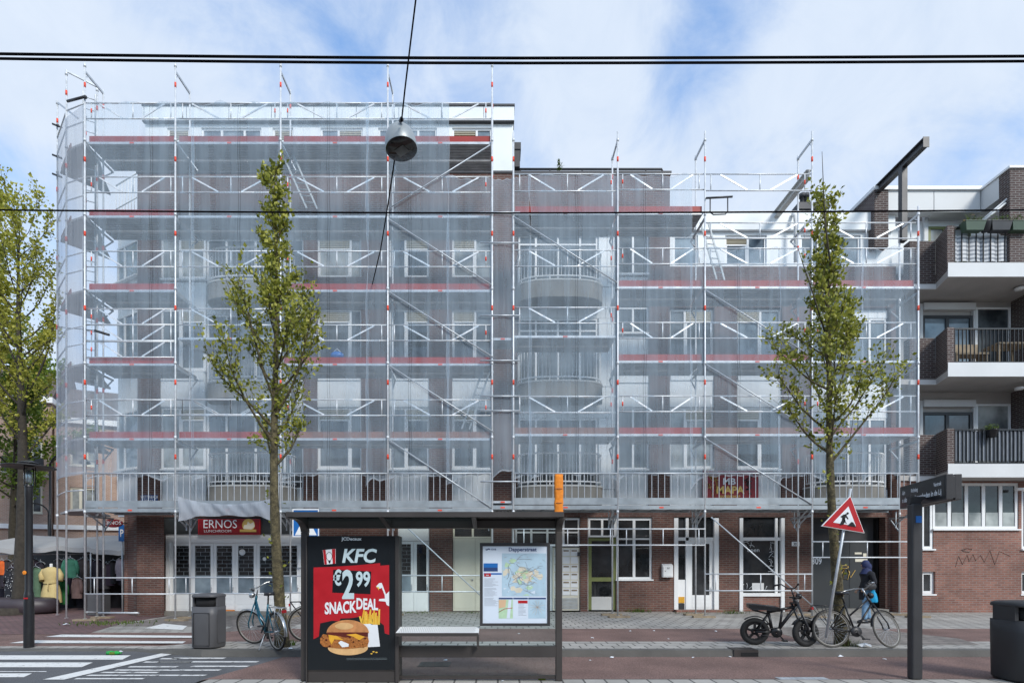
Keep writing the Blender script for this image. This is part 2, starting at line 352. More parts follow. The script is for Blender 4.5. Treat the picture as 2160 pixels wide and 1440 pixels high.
M['paint_thin'] = paintmat('road_paint_worn', (0.66, 0.66, 0.65), (0.1, 0.1, 0.105), 0.43)
M['bark'] = mat('tree_bark', (0.06, 0.05, 0.034), 0.95, var=0.4, vs=9, bump=0.8, bs=25)
M['bark_moss'] = mat('mossy_bark', (0.085, 0.070, 0.036), 0.95, var=0.75, vs=11, bump=1.0, bs=30, fine=.4, fs=40)
M['bark_dark'] = mat('dark_bark', (0.045, 0.038, 0.03), 0.95, var=0.4, vs=9, bump=0.8, bs=25)
M['leaf'] = leafmat('olive_leaf', (0.08, 0.10, 0.014), (0.28, 0.30, 0.038), (0.54, 0.52, 0.10))
M['leaf_y'] = leafmat('yellow_green_leaf', (0.20, 0.22, 0.022), (0.40, 0.40, 0.055), (0.56, 0.52, 0.10))
M['leaf_l'] = leafmat('fresh_green_leaf', (0.10, 0.17, 0.02), (0.2, 0.3, 0.04), (0.32, 0.4, 0.07))
M['grass'] = leafmat('weed_green', (0.04, 0.07, 0.012), (0.08, 0.13, 0.02), (0.14, 0.19, 0.035))
M['red'] = mat('sign_red', (0.42, 0.012, 0.018), 0.35, var=0.06)
M['deep_red'] = mat('deep_red', (0.22, 0.008, 0.014), 0.35, var=0.1)
M['blue'] = mat('sign_blue', (0.012, 0.13, 0.42), 0.35, var=0.05)
M['navy'] = mat('navy', (0.02, 0.05, 0.16), 0.4, var=0.05)
M['poster_black'] = mat('poster_black', (0.006, 0.009, 0.012), 0.3, var=0.1)
M['poster_red'] = mat('poster_red', (0.42, 0.010, 0.018), 0.35, var=0.12, vs=5)
M['poster_light'] = mat('poster_pale_blue', (0.50, 0.62, 0.66), 0.4, var=0.05)
M['poster_white'] = mat('poster_white', (0.72, 0.75, 0.78), 0.4, var=0.05)
M['bun'] = mat('burger_bun', (0.50, 0.22, 0.08), 0.5, var=0.25, vs=14)
M['bun_pale'] = mat('burger_bun_pale', (0.62, 0.38, 0.17), 0.5, var=0.15, vs=14)
M['chicken'] = mat('fried_chicken', (0.34, 0.12, 0.025), 0.5, var=0.5, vs=45)
M['cheese'] = mat('cheese_yellow', (0.70, 0.36, 0.03), 0.4, var=0.12, vs=20)
M['fries'] = mat('fries_yellow', (0.72, 0.46, 0.06), 0.4, var=0.2, vs=25)
M['sauce'] = mat('burger_sauce', (0.10, 0.015, 0.01), 0.3)
M['orange'] = mat('orange_cloth', (0.72, 0.22, 0.012), 0.7, var=0.15, vs=12, bump=0.5, bs=20)
M['gold'] = mat('gold_letters', (0.62, 0.42, 0.12), 0.35, 0.2)
M['green_frame'] = mat('olive_green_paint', (0.15, 0.17, 0.055), 0.5)
M['garage'] = mat('dark_grey_door', (0.030, 0.034, 0.037), 0.55, var=0.15, vs=1.5)
M['tarp'] = mat('white_tarpaulin', (0.36, 0.36, 0.36), 0.6, var=0.08, vs=2)
M['void'] = mat('dim_interior', (0.012, 0.012, 0.013), 0.9)
# ------------------------------------------------------------------ ground, road, pavements, markings
def lerp(a, b, t): return a + (b - a) * max(0.0, min(1.0, t))
def zp(x): return lerp(0.03, 0.12, (x + 6.6) / 1.2)           # the kerb drops for the crossing
def ky(x): return lerp(10.3, 9.67, (x + 6.8) / 1.6)           # kerb line
def gp(px, py, z=0.0):                                         # photo pixel on the ground
    Y = (H - z) * F / (py - VY); return Vector(((px - VX) * Y / F, Y, z))
g = MB(); g.add([(-260, -80, -0.03), (260, -80, -0.03), (260, 420, -0.03), (-260, 420, -0.03)], [(0, 1, 2, 3)]); struct(g.build('ground', M['tile_brown']))
g = MB(); g.add([(-70, -8, 0), (-4.0, -8, 0), (-4.15, 7.7, 0), (-4.0, 8.4, 0), (-3.85, 9.1, 0), (-3.75, 9.75, 0), (-5.2, 9.75, 0), (-6.8, 10.36, 0), (-70, 10.36, 0)], [tuple(range(9))]); struct(g.build('road', M['asphalt']))
g = MB(); g.add([(-4.15, 7.7, 0.004), (-4.08, 7.8, 0.004), (60, 7.89, 0.004), (60, 9.72, 0.004), (-3.75, 9.72, 0.004), (-3.85, 9.1, 0.004), (-4.0, 8.4, 0.004)], [tuple(range(7))]); struct(g.build('bus_lane', M['red_asphalt']))
g = MB(); g.add([(-4.0, -8, 0.002), (60, -8, 0.002), (60, 7.89, 0.002), (-4.08, 7.8, 0.002)], [(0, 1, 2, 3)]); struct(g.build('near_pavement', M['tile']))
xs = [-70, -20, -10, -7, -6.8, -6.6, -6.3, -6.0, -5.7, -5.4, -5.2, -5, -3, 0, 5, 10, 20, 60]
def strip(name, m, y0, y1, dz=0.0, x0=-99, x1=99):
    b = MB(); q = [x for x in xs if x0 <= x <= x1]
    for a, c in zip(q, q[1:]):
        b.add([(a, y0(a), zp(a) + dz), (c, y0(c), zp(c) + dz), (c, y1(c), zp(c) + dz), (a, y1(a), zp(a) + dz)], [(0, 1, 2, 3)])
    return struct(b.build(name, m))
b = MB()
for a, c in zip(xs, xs[1:]):
    b.add([(a, ky(a), -0.02), (c, ky(c), -0.02), (c, ky(c) + 0.02, zp(c)), (a, ky(a) + 0.02, zp(a)), (c, ky(c) + 0.17, zp(c) + 0.002), (a, ky(a) + 0.17, zp(a) + 0.002)], [(0, 1, 2, 3), (3, 2, 4, 5)])
struct(b.build('kerb', M['kerb']))
strip('pavement', M['tile'], lambda x: ky(x) + 0.17, lambda x: 10.78)
strip('bike_path', M['red_asphalt'], lambda x: 10.78, lambda x: 12.93)
strip('far_pavement', M['tile'], lambda x: 12.93, lambda x: 17.75)
b = MB(); b.add([(-70, 12.6, 0.036), (-9.4, 12.6, 0.036), (-10.2, 15.0, 0.036), (-10.0, 60, 0.036), (-70, 60, 0.036)], [(0, 1, 2, 3, 4)]); struct(b.build('side_street', M['klinker']))
strip('brown_pavement', M['tile_brown'], lambda x: 12.94 if x > -6.7 else 14.2, lambda x: 17.7, 0.004, -10, -5)
b = MB(); b.add([(5.95, 10.3, 0.1245), (9.0, 10.3, 0.1245), (9.35, 11.2, 0.1245), (8.6, 13.2, 0.1245), (6.3, 13.2, 0.1245)], [(0, 1, 2, 3, 4)]); struct(b.build('brown_pavement_patch', M['tile_brown']))
# painted lines
pb = MB()
def line(p0, p1, w0, w1=None, z=0.006, mb=pb, mi=0):           # quad between two edge pairs of photo pixels
    mb.add([gp(*q, z) for q in (p0, p1, w0, w1)], [(0, 1, 2, 3)], mi)
line((-300, 1390), (258, 1390), (276, 1381), (-300, 1381)); line((-300, 1406), (172, 1406), (196, 1396), (-300, 1396)); line((-300, 1427), (50, 1427), (68, 1419), (-300, 1419))
line((90, 1432), (135, 1432), (366, 1378), (340, 1377))
for x0, x1, y in ((335, 372, 1388), (300, 400, 1395), (268, 370, 1405), (240, 460, 1412), (210, 330, 1417), (180, 430, 1423), (155, 300, 1430), (360, 470, 1387), (330, 540, 1394.5), (400, 520, 1404)):
    line((x0, y + 1.4), (x1, y + 1.4), (x1 + 8, y - 1.2), (x0 + 8, y - 1.2), mi=1)
line((-20, 1416), (98, 1416), (98, 1414.5), (-20, 1414.5), mi=1)
struct(pb.build('road_marking', [M['paint'], M['paint_thin']]))
pb = MB()
for q in (((20, 1355), (385, 1352), (392, 1347), (60, 1349)), ((95, 1342), (415, 1339), (420, 1334), (130, 1337)), ((305, 1324), (385, 1322), (395, 1314), (345, 1314))):
    pb.add([Vector((p.x, p.y, zp(p.x) + 0.008)) for p in (gp(a, c, 0.04 if a < 380 else 0.1) for a, c in q)], [(0, 1, 2, 3)])
struct(pb.build('crossing_marking', M['paint']))

# ------------------------------------------------------------------ facade tools
class Fr:
    def __init__(s, o, U=(1, 0, 0)):
        s.o = Vector(o); s.U = Vector(U).normalized(); s.D = Vector((0, 0, 1)).cross(s.U)
    def P(s, u, d, z): return s.o + s.U * u + s.D * d + Vector((0, 0, z))
def fbox(mb, fr, u0, u1, d0, d1, z0, z1, mi=0):
    u0, u1 = min(u0, u1), max(u0, u1); z0, z1 = min(z0, z1), max(z0, z1)
    return mb.hexa([fr.P(u0, d0, z0), fr.P(u1, d0, z0), fr.P(u1, d1, z0), fr.P(u0, d1, z0), fr.P(u0, d0, z1), fr.P(u1, d0, z1), fr.P(u1, d1, z1), fr.P(u0, d1, z1)], mi)
def wall_grid(mb, fr, u0, u1, z0, z1, ops, th=0.3, mi=0, d0=0.0):
    us = sorted({u0, u1} | {min(max(v, u0), u1) for o in ops for v in o[:2]}); zs = sorted({z0, z1} | {min(max(v, z0), z1) for o in ops for v in o[2:]})
    for a, b in zip(us, us[1:]):
        run = None
        for c, d in zip(zs, zs[1:]):
            um, zm = (a + b) / 2, (c + d) / 2
            hole = any(o[0] < um < o[1] and o[2] < zm < o[3] for o in ops)
            if not hole: run = [run[0], d] if run else [c, d]
            if (hole or d == zs[-1]) and run: fbox(mb, fr, a, b, d0, d0 + th, run[0], run[1], mi); run = None
def rc(px0, px1, py0, py1, Y): return (XX(px0, Y), XX(px1, Y), ZZ(py1, Y), ZZ(py0, Y))
def window(parent, fr, u0, u1, z0, z1, sash=(1,), d=0.1, fm='white', gm='glass', fw=0.055, louvre=(), trans=(), sill=True, name='window', low=None):
    f = MB(); p = MB(); lv = MB()
    fbox(f, fr, u0, u1, d, d + 0.07, z0, z0 + fw); fbox(f, fr, u0, u1, d, d + 0.07, z1 - fw, z1)
    fbox(f, fr, u0, u0 + fw, d, d + 0.07, z0 + fw, z1 - fw); fbox(f, fr, u1 - fw, u1, d, d + 0.07, z0 + fw, z1 - fw)
    a = u0; tot = sum(sash)
    for i, w in enumerate(sash):
        b = a + (u1 - u0) * w / tot
        if i: fbox(f, fr, a - fw * 0.6, a + fw * 0.6, d, d + 0.07, z0 + fw, z1 - fw)
        l, r_ = a + fw * 0.6, b - fw * 0.6; zt = z1 - fw
        if i in louvre:
            h = min(0.32, (z1 - z0) * 0.22)
            for k in range(5): lv.hexa([fr.P(l, d + 0.01, zt - h + h * k / 5), fr.P(r_, d + 0.01, zt - h + h * k / 5), fr.P(r_, d + 0.05, zt - h + h * (k + 0.5) / 5), fr.P(l, d + 0.05, zt - h + h * (k + 0.5) / 5),
                                              fr.P(l, d + 0.01, zt - h + h * (k + 0.35) / 5), fr.P(r_, d + 0.01, zt - h + h * (k + 0.35) / 5), fr.P(r_, d + 0.05, zt - h + h * (k + 0.85) / 5), fr.P(l, d + 0.05, zt - h + h * (k + 0.85) / 5)])
            fbox(lv, fr, l, r_, d + 0.055, d + 0.065, zt - h, zt); zt -= h + 0.04
            fbox(f, fr, l, r_, d - 0.005, d + 0.065, zt, zt + 0.04)
            fbox(f, fr, l, l + 0.045, d + 0.005, d + 0.06, z0 + fw, zt); fbox(f, fr, r_ - 0.045, r_, d + 0.005, d + 0.06, z0 + fw, zt); fbox(f, fr, l + 0.045, r_ - 0.045, d + 0.005, d + 0.06, z0 + fw, z0 + fw + 0.05)
        fbox(p, fr, l - 0.02, r_ + 0.02, d + 0.035, d + 0.05, z0 + fw * 0.8, zt + 0.01)
        a = b
    for t in trans: fbox(f, fr, u0 + fw, u1 - fw, d - 0.003, d + 0.066, z0 + (z1 - z0) * t - 0.025, z0 + (z1 - z0) * t + 0.025)
    w = f.build(name, M[fm], parent); p.build('pane', M[gm], w)
    if lv.v: lv.build('louvre', M['louvre'], w)
    if sill:
        s = MB(); fbox(s, fr, u0 - 0.03, u1 + 0.03, d - 0.1, d + 0.0, z0 - 0.045, z0 - 0.002); s.build('sill', M[fm], w)
    return w
def panel_part(parent, fr, u0, u1, z0, z1, d):
    b = MB(); panel(b, fr, u0, u1, z0, z1, d); return b.build('infill_panel', M['white_panel'], parent)
def panel(mb, fr, u0, u1, z0, z1, d, step=0.32, mi=0):          # boarded infill panel with shadow gaps
    n = max(1, round((u1 - u0) / step)); w = (u1 - u0) / n
    for k in range(n): fbox(mb, fr, u0 + k * w + 0.006, u0 + (k + 1) * w - 0.006, d, d + 0.03, z0, z1, mi)
    fbox(mb, fr, u0, u1, d + 0.031, d + 0.06, z0, z1, mi)

YW = 17.5
FW = Fr((0, YW, 0))
glz = ['glass', 'glass_dark', 'glass_blue', 'glass_curtain', 'glass']
def bay(parent, pan, px0, px1, sash, rows, fr=FW, Y=YW, lv=()):
    """white infilled bay of the facade: rows = [('w',top,bottom) | ('p',top,bottom) | ('b',top,bottom)] in photo rows"""
    for kind, t, b in rows:
        u0, u1, z0, z1 = rc(px0, px1, t, b, Y)
        if kind == 'w': window(parent, fr, u0, u1, z0, z1, sash, d=0.11, gm=rnd.choice(glz), louvre=lv)
        elif kind == 'p': panel_part(parent, fr, u0 + 0.005, u1 - 0.005, z0 + 0.003, z1 - 0.05, 0.13)
        elif kind == 'b':
            s_ = MB(); fbox(s_, fr, u0 + 0.005, u1 - 0.005, 0.06, 0.18, z0 + 0.003, z1 - 0.004); fbox(s_, fr, u0 + 0.03, u1 - 0.03, 0.02, 0.058, z1 - 0.3, z1 - 0.02); s_.build('spandrel_panel', M['white_panel'], parent)

# ------------------------------------------------------------------ tall apartment building behind the net
A = thing('apartment_building', 'tall brown brick apartment building with white penthouse above a lunchroom', 'building', (XX(660, YW), YW, 0))
zr1 = ZZ(366, YW)
opsA = []
zg = ZZ(1085, YW)
baysA = {(336, 430): ((0.42, 0.58), (1,)), (668, 762): ((0.74, 0.26), (0,)), (820, 905): ((0.4, 0.6), (1,)), (953, 1038): ((0.58, 0.42), (0,))}
rows3 = [('w', 498, 584)]; rows21 = [('w', 650, 780), ('b', 781, 857), ('w', 858, 988), ('p', 989, 1074)]
for (a, b) in baysA:
    if a == 336: opsA.append(rc(a, b, 498, 1074, YW))
    else: opsA += [rc(a, b, 498, 584, YW), rc(a, b, 650, 1074, YW)]
opsA.append(rc(430, 640, 498, 1074, YW))
w = MB(); wall_grid(w, FW, XX(290, YW), XX(1083, YW), zg, zr1, opsA)
# brick parapet cap
fbox(w, FW, XX(290, YW) - 0.03, XX(1083, YW), -0.03, 0.32, zr1 + 0.002, zr1 + 0.07, 1)
wallA = w.build('wall', [M['brick'], M['dark_trim']], A)
pan = MB()
for (a, b), (sash, lv) in baysA.items():
    bay(A, pan, a, b, sash, rows3 if a != 336 else [('w', 499, 586), ('p', 587, 649)], lv=lv); bay(A, pan, a, b, sash, rows21, lv=lv)
for t, b in ((499, 602), (660, 815), (868, 1030)):             # balcony doors
    u0, u1, z0, z1 = rc(432, 638, t, b, YW); window(A, FW, u0, u1, z0, z1, (0.2, 0.3, 0.3, 0.2), d=0.14, gm='glass', sill=False, name='balcony_door', trans=(0.1,))
for t, b in ((603, 659), (816, 867), (1031, 1074)):
    u0, u1, z0, z1 = rc(432, 638, t, b, YW); panel_part(A, FW, u0, u1, z0, z1, 0.13)
# chamfered white corner bay
cx0, cx1 = XX(290, YW), XX(238, 18.2); FC = Fr((cx1, 18.2, 0), (cx0 - cx1, YW - 18.2, 0)); LC = math.hypot(cx0 - cx1, YW - 18.2)
pan = MB()
fbox(pan, FC, 0, LC, 0.16, 0.3, zg, ZZ(448, YW))
for t, b in ((498, 575), (650, 765), (860, 985)):
    window(A, FC, 0.1, LC - 0.12, ZZ(b, YW), ZZ(t, YW), (0.35, 0.65), d=0.08, gm='glass_blue', louvre=())
pan.build('corner_infill', M['white_panel'], A)
rl = MB(); z0, z1 = ZZ(408, YW), ZZ(356, YW)
for k in range(9): rl.tube([FC.P(LC * k / 8, 0.1, ZZ(446, YW)), FC.P(LC * k / 8, 0.1, z1)], 0.012, 6)
rl.tube([FC.P(0, 0.1, z1), FC.P(LC, 0.1, z1)], 0.022, 6); rl.tube([FC.P(0, 0.1, z0), FC.P(LC, 0.1, z0)], 0.018, 6)
rl.build('terrace_railing', M['white'], A)
# penthouse
zp0, zp1 = zr1 + 0.075, ZZ(216, YW)
FP = Fr((0, YW + 0.18, 0)); pxs = [(345, 392, (1,), (0,)), (418, 546, (0.33, 0.38, 0.29), ()), (570, 614, (1,), (0,)), (672, 762, (0.42, 0.58), (1,)), (795, 920, (0.36, 0.32, 0.32), ()), (953, 1037, (0.62, 0.38), (0,))]
ops = [rc(a, b, 260, 362, YW) for a, b, *_ in pxs]
ph = MB(); wall_grid(ph, FP, XX(299, YW), XX(1083, YW), zp0, ZZ(252, YW), ops)
fbox(ph, FP, XX(297, YW), XX(1083, YW) + 0.03, -0.1, 0.3, ZZ(250, YW), zp1 - 0.06)
for px in (300, 390, 480, 570, 660, 750, 840, 930, 1020): fbox(ph, FP, XX(px, YW), XX(px, YW) + 0.012, -0.106, -0.098, ZZ(250, YW) + 0.01, zp1 - 0.07, 1)
fbox(ph, FP, XX(296, YW), XX(1084, YW) + 0.03, -0.13, 0.35, zp1 - 0.058, zp1, 1); fbox(ph, FP, XX(297, YW), XX(1083, YW) + 0.02, -0.12, 0.0, ZZ(252.5, YW), ZZ(250, YW) - 0.002, 1)
ph.build('penthouse_wall', [M['white_panel'], M['dark_trim']], A)
for a, b, sash, lv in pxs:
    u0, u1, z0, z1 = rc(a, b, 260, 362, YW); window(A, FP, u0, u1, z0, z1, sash, d=0.05, gm='glass_blue', louvre=lv, sill=False)
rf = MB(); rf.box(XX(290, YW) + 0.05, XX(1083, YW), YW + 0.5, YW + 10, 0.1, zr1 - 0.05); rf.box(XX(299, YW), XX(1083, YW), YW + 0.5, YW + 9, zr1 - 0.045, zp1 - 0.1)
rf.build('roof_block', M['roof'], A)
ch = MB(); ch.box(XX(1085, 18.4), XX(1096, 18.4), 18.1, 18.6, ZZ(365, 18.4), ZZ(318, 18.4)); ch.box(XX(1084, 18.4), XX(1098, 18.4), 18.07, 18.63, ZZ(330, 18.4), ZZ(316, 18.4)); ch.build('chimney', M['dark_trim'], A)

# ------------------------------------------------------------------ half-round balconies
def balcony(parent, pxa, pxb, pyf, h=34, depth=0.78, door=True, stuff=False):
    Y = YW; u0, u1 = XX(pxa, 16.9), XX(pxb, 16.9); c = (u0 + u1) / 2; hw = (u1 - u0) / 2; zt = ZZ(pyf, 16.9); zb = zt - h * 16.9 / F
    def outline(grow, n=26, y1=Y - 0.003):
        r = []
        for k in range(n + 1):
            t = math.pi * k / n; x = -math.cos(t); y = math.sin(t)
            r.append((c + (hw + grow) * math.copysign(abs(x) ** 0.72, x), y1 - (depth + grow) * abs(y) ** 0.62))
        return r
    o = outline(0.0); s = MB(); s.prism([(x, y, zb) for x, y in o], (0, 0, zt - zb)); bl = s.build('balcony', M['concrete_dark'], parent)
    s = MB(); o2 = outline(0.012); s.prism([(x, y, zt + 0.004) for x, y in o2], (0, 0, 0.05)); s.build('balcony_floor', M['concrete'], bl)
    q = outline(-0.05); r_ = MB(); zr = zt + 1.03
    r_.tube([(x, y, zr) for x, y in q], 0.03, 8); r_.tube([(x, y, zt + 0.16) for x, y in q], 0.026, 8)
    L = [0]
    for a, b in zip(q, q[1:]): L.append(L[-1] + math.dist(a, b))
    n = int(L[-1] / 0.115)
    for k in range(1, n):
        t = L[-1] * k / n; i = max(j for j in range(len(L)) if L[j] <= t); i = min(i, len(q) - 2); f = (t - L[i]) / (L[i + 1] - L[i])
        x = q[i][0] + (q[i + 1][0] - q[i][0]) * f; y = q[i][1] + (q[i + 1][1] - q[i][1]) * f
        r_.tube([(x, y, zt + 0.16), (x, y, zr)], 0.0105, 5, cap=False)
        if k % 8 == 4: r_.bar((x, y, zt), (x, y, zt + 0.16), 0.03, 0.03)
    r_.build('balcony_railing', M['white'], bl)
    return bl, c, zt
for f in (597, 808, 1027): balcony(A, 426, 612, f)
# ------------------------------------------------------------------ lower apartment building
B = thing('apartment_building', 'lower brown brick apartment building with red barber signboard and mailbox wall', 'building', (XX(1480, YW), YW, 0))
zb1 = ZZ(562, YW); zb2 = ZZ(368, YW)
ops = [rc(1092, 1302, 490, 1074, YW), rc(1304, 1370, 488, 1074, YW), rc(1413, 1507, 648, 1074, YW), rc(1555, 1650, 648, 1074, YW), rc(1712, 1880, 648, 1074, YW)]
w = MB(); wall_grid(w, FW, XX(1083, YW) + 0.002, XX(1413, YW), zg, zb2, ops); wall_grid(w, FW, XX(1413, YW), XX(1890, YW), zg, zb1, ops)
fbox(w, FW, XX(1083, YW) + 0.03, XX(1413, YW) + 0.04, -0.05, 0.4, zb2 + 0.002, zb2 + 0.08, 1)
w.build('wall', [M['brick'], M['dark_trim']], B)
pan = MB()
for a, b, s, lv in ((1413, 1507, (0.36, 0.64), (1,)), (1555, 1650, (0.55, 0.45), (0,))): bay(B, pan, a, b, s, rows21, lv=lv)
bay(B, pan, 1304, 1370, (0.5, 0.5), [('w', 489, 575), ('p', 576, 640), ('w', 645, 700), ('p', 701, 785), ('b', 786, 857), ('w', 858, 988), ('p', 989, 1074)])
for t, b in ((491, 600), (668, 812), (880, 1030)):
    u0, u1, z0, z1 = rc(1094, 1262, t, b, YW); window(B, FW, u0, u1, z0, z1, (0.22, 0.28, 0.28, 0.22), d=0.14, sill=False, name='balcony_door', trans=(0.82,))
    u0, u1, z0, z1 = rc(1264, 1300, t, b, YW); panel_part(B, FW, u0, u1, z0, z1, 0.12)
    if t > 600:
        u0, u1, z0, z1 = rc(1716, 1876, t, b, YW); window(B, FW, u0, u1, z0, z1, (0.22, 0.28, 0.28, 0.22), d=0.14, sill=False, name='balcony_door')
for t, b in ((601, 667), (813, 879), (1031, 1074)):
    u0, u1, z0, z1 = rc(1094, 1300, t, b, YW); panel_part(B, FW, u0, u1, z0, z1, 0.13)
    u0, u1, z0, z1 = rc(1714, 1878, max(t, 650), b, YW); panel_part(B, FW, u0, u1, z0, z1, 0.13)
for f in (597, 808, 1027): balcony(B, 1090, 1276, f)
balcony(B, 1716, 1880, 1027)
# white top storey
FT = Fr((0, YW + 0.15, 0)); tops = [(1424, 1476, (1,), ()), (1534, 1622, (0.56, 0.44), (0,)), (1695, 1822, (0.3, 0.3, 0.4), ())]
t = MB(); wall_grid(t, FT, XX(1414, YW), XX(1888, YW), zb1 + 0.003, ZZ(484, YW), [rc(a, b, 490, 556, YW) for a, b, *_ in tops])
fbox(t, FT, XX(1414, YW), XX(1888, YW) + 0.03, -0.12, 0.3, ZZ(483, YW), ZZ(446, YW)); fbox(t, FT, XX(1414, YW), XX(1888, YW) + 0.04, -0.14, 0.32, ZZ(446, YW) + 0.002, ZZ(444, YW), 1)
t.build('top_storey', [M['white_panel'], M['fascia']], B)
for a, b, s, lv in tops:
    u0, u1, z0, z1 = rc(a, b, 490, 556, YW); window(B, FT, u0, u1, z0, z1, s, d=0.05, gm='glass_blue', louvre=lv)
rf = MB(); rf.box(XX(1083, YW) + 0.05, XX(1413, YW), YW + 0.45, YW + 10, 0.1, zb2 - 0.05); rf.box(XX(1413, YW) + 0.003, XX(1888, YW), YW + 0.5, YW + 10, 0.1, ZZ(452, YW)); rf.build('roof_block', M['roof'], B)
rl = MB(); zr = ZZ(357, 18.2); zq = zb2 + 0.06
rl.tube([(XX(1092, 18.2), 18.2, zr), (XX(1396, 18.2), 18.2, zr), (XX(1398, 18.2), 18.2, zr - 0.1)], 0.035, 8)
for px in (1098, 1160, 1228, 1296, 1362, 1396): rl.tube([(XX(px, 18.2), 18.2, zq), (XX(px, 18.2), 18.2, zr)], 0.022, 6)
rl.build('roof_railing', M['dark_trim'], B)
vt = MB()
for px in (1692, 1700): vt.lathe([(0.07, 0), (0.07, 0.28), (0.11, 0.28), (0.11, 0.4), (0, 0.42)], at(px, 434, 19.0), 10)
vt.box(XX(1678, 19), XX(1738, 19), 18.8, 19.3, ZZ(448, 19), ZZ(434, 19)); vt.build('roof_vent', M['dark_trim'], B)
dp = MB(); dp.tube([at(1672, 452, 17.5), at(1677, 456, 17.35), at(1678, 470, 17.35), at(1678, 552, 17.35)], 0.055, 8); dp.build('drainpipe', M['fascia'], B)
# ground floor shared line: walls
def glass_grid(mb, fr, u0, u1, z0, z1, d, rh=0.11, bw=0.42, t=0.012, mi=0):      # roller grille seen behind the glass
    z = z0; k = 0
    while z < z1 - 0.03:
        fbox(mb, fr, u0, u1, d, d + 0.012, z, z + t, mi); u = u0 + (bw / 2 if k % 2 else 0) + 0.02
        while u < u1 - 0.02: fbox(mb, fr, u, u + t, d + 0.001, d + 0.011, z + t, min(z + rh, z1), mi); u += bw
        z += rh; k += 1
zs0 = 0.12
opsg = [rc(346, 636, 1090, 1293, YW), rc(838, 906, 1100, 1293, YW), rc(954, 1040, 1100, 1288, YW), rc(1086, 1224, 1090, 1288, YW), rc(1240, 1376, 1090, 1288, YW)]
w = MB(); wall_grid(w, FW, XX(262, YW), XX(1083, YW), 0.02, zg - 0.003, [(a, b, 0.13, d) if c < 0.4 else (a, b, c, d) for a, b, c, d in opsg])
w.build('ground_floor_wall', M['brick_shop'], A)
w = MB(); opsh = [(a, b, zs0, d) for a, b, c, d in (rc(1086, 1224, 1090, 1288, YW),)] + [rc(1240, 1300, 1090, 1290, YW), rc(1300, 1376, 1090, 1222, YW), rc(1421, 1517, 1090, 1290, YW), rc(1558, 1656, 1090, 1290, YW), rc(1712, 1868, 1090, 1290, YW)]
wall_grid(w, FW, XX(1083, YW) + 0.002, XX(1893, YW), 0.02, zg - 0.003, opsh); w.build('ground_floor_wall', M['brick_shop'], B)
cp = MB(); cp.hexa([(XX(262, 17.3), 17.47, 0.02), (XX(289, 16.9), 16.9, 0.02), (XX(346, 16.9), 16.9, 0.02), (XX(346, YW), YW - 0.004, 0.02)] + [(XX(262, 17.3), 17.47, zg - 0.01), (XX(289, 16.9), 16.9, zg - 0.01), (XX(346, 16.9), 16.9, zg - 0.01), (XX(346, YW), YW - 0.004, zg - 0.01)])
cp.build('corner_pillar', M['brick_shop'], A)
# lunchroom shopfront: fascia and six white glazed doors
fs = MB(); u0, u1, z0, z1 = rc(346, 636, 1092, 1126, YW); fbox(fs, FW, u0, u1, 0.0, 0.2, z0, z1); fs.build('shop_fascia', M['garage'], A)
def glazed_door(parent, fr, u0, u1, z0, z1, d=0.08, fw=0.09, kick=0.28, gm='glass_dark', grille=False, fm='white', name='door', lowglass=False):
    f = MB(); zk = z0 + (z1 - z0) * kick
    fbox(f, fr, u0, u0 + fw, d, d + 0.06, z0, z1); fbox(f, fr, u1 - fw, u1, d, d + 0.06, z0, z1); fbox(f, fr, u0 + fw, u1 - fw, d, d + 0.06, z1 - fw, z1)
    fbox(f, fr, u0 + fw, u1 - fw, d, d + 0.06, z0, zk - 0.03)
    for k in range(3): fbox(f, fr, u0 + fw, u1 - fw, d - 0.008, d, z0 + (zk - z0) * (0.15 + 0.27 * k), z0 + (zk - z0) * (0.36 + 0.27 * k))
    fbox(f, fr, u0 + fw, u1 - fw, d - 0.005, d + 0.06, zk - 0.03, zk + 0.02)
    dr = f.build(name, M[fm], parent)
    p = MB(); fbox(p, fr, u0 + fw, u1 - fw, d + 0.03, d + 0.04, zk + 0.02, z1 - fw); p.build('pane', M[gm], dr)
    if grille:
        q = MB(); glass_grid(q, fr, u0 + fw, u1 - fw, zk + (z1 - zk) * 0.36, z1 - fw, d + 0.014, 0.125, 0.30, 0.009); q.build('roller_grille', M['galv'], dr)
        q = MB(); fbox(q, fr, u0 + fw, u1 - fw, d + 0.014, d + 0.028, zk + 0.02, zk + (z1 - zk) * 0.36); q.build('frosted_glass', M['glass_blue'], dr)
    h = MB(); h.tube([fr.P(u1 - fw * 0.5, d - 0.05, zk + 0.1), fr.P(u1 - fw * 0.5, d - 0.05, zk + 0.3)], 0.012, 6); h.bar(fr.P(u1 - fw * 0.5, d, zk + 0.2), fr.P(u1 - fw * 0.5, d - 0.05, zk + 0.2), 0.02, 0.02); h.build('handle', M['steel'], dr)
    return dr
u0, u1, z0, z1 = rc(348, 634, 1126, 1291, YW)
f = MB(); fbox(f, FW, u0, u1, 0.04, 0.16, z1 - 0.27, z1); fbox(f, FW, u0, u0 + 0.12, 0.04, 0.16, z0, z1 - 0.27); fbox(f, FW, u1 - 0.05, u1, 0.04, 0.16, z0, z1 - 0.27); f.build('shop_frame', M['white'], A)
n = 6; a0 = u0 + 0.12; wd = (u1 - 0.05 - a0) / n
for k in range(n): glazed_door(A, FW, a0 + k * wd + 0.004, a0 + (k + 1) * wd - 0.004, z0 + 0.01, z1 - 0.275, grille=True, kick=0.26)
for px, py, r_ in ((511, 1164, .1), (558, 1178, .06)):
    s_ = MB(); c_ = at(px, py, YW + .075); s_.lathe([(0, 0), (r_, 0), (r_, .004)], c_, 18, 0, Matrix.Rotation(R(90), 3, 'X')); s_.build('round_sticker', M['white'], A)
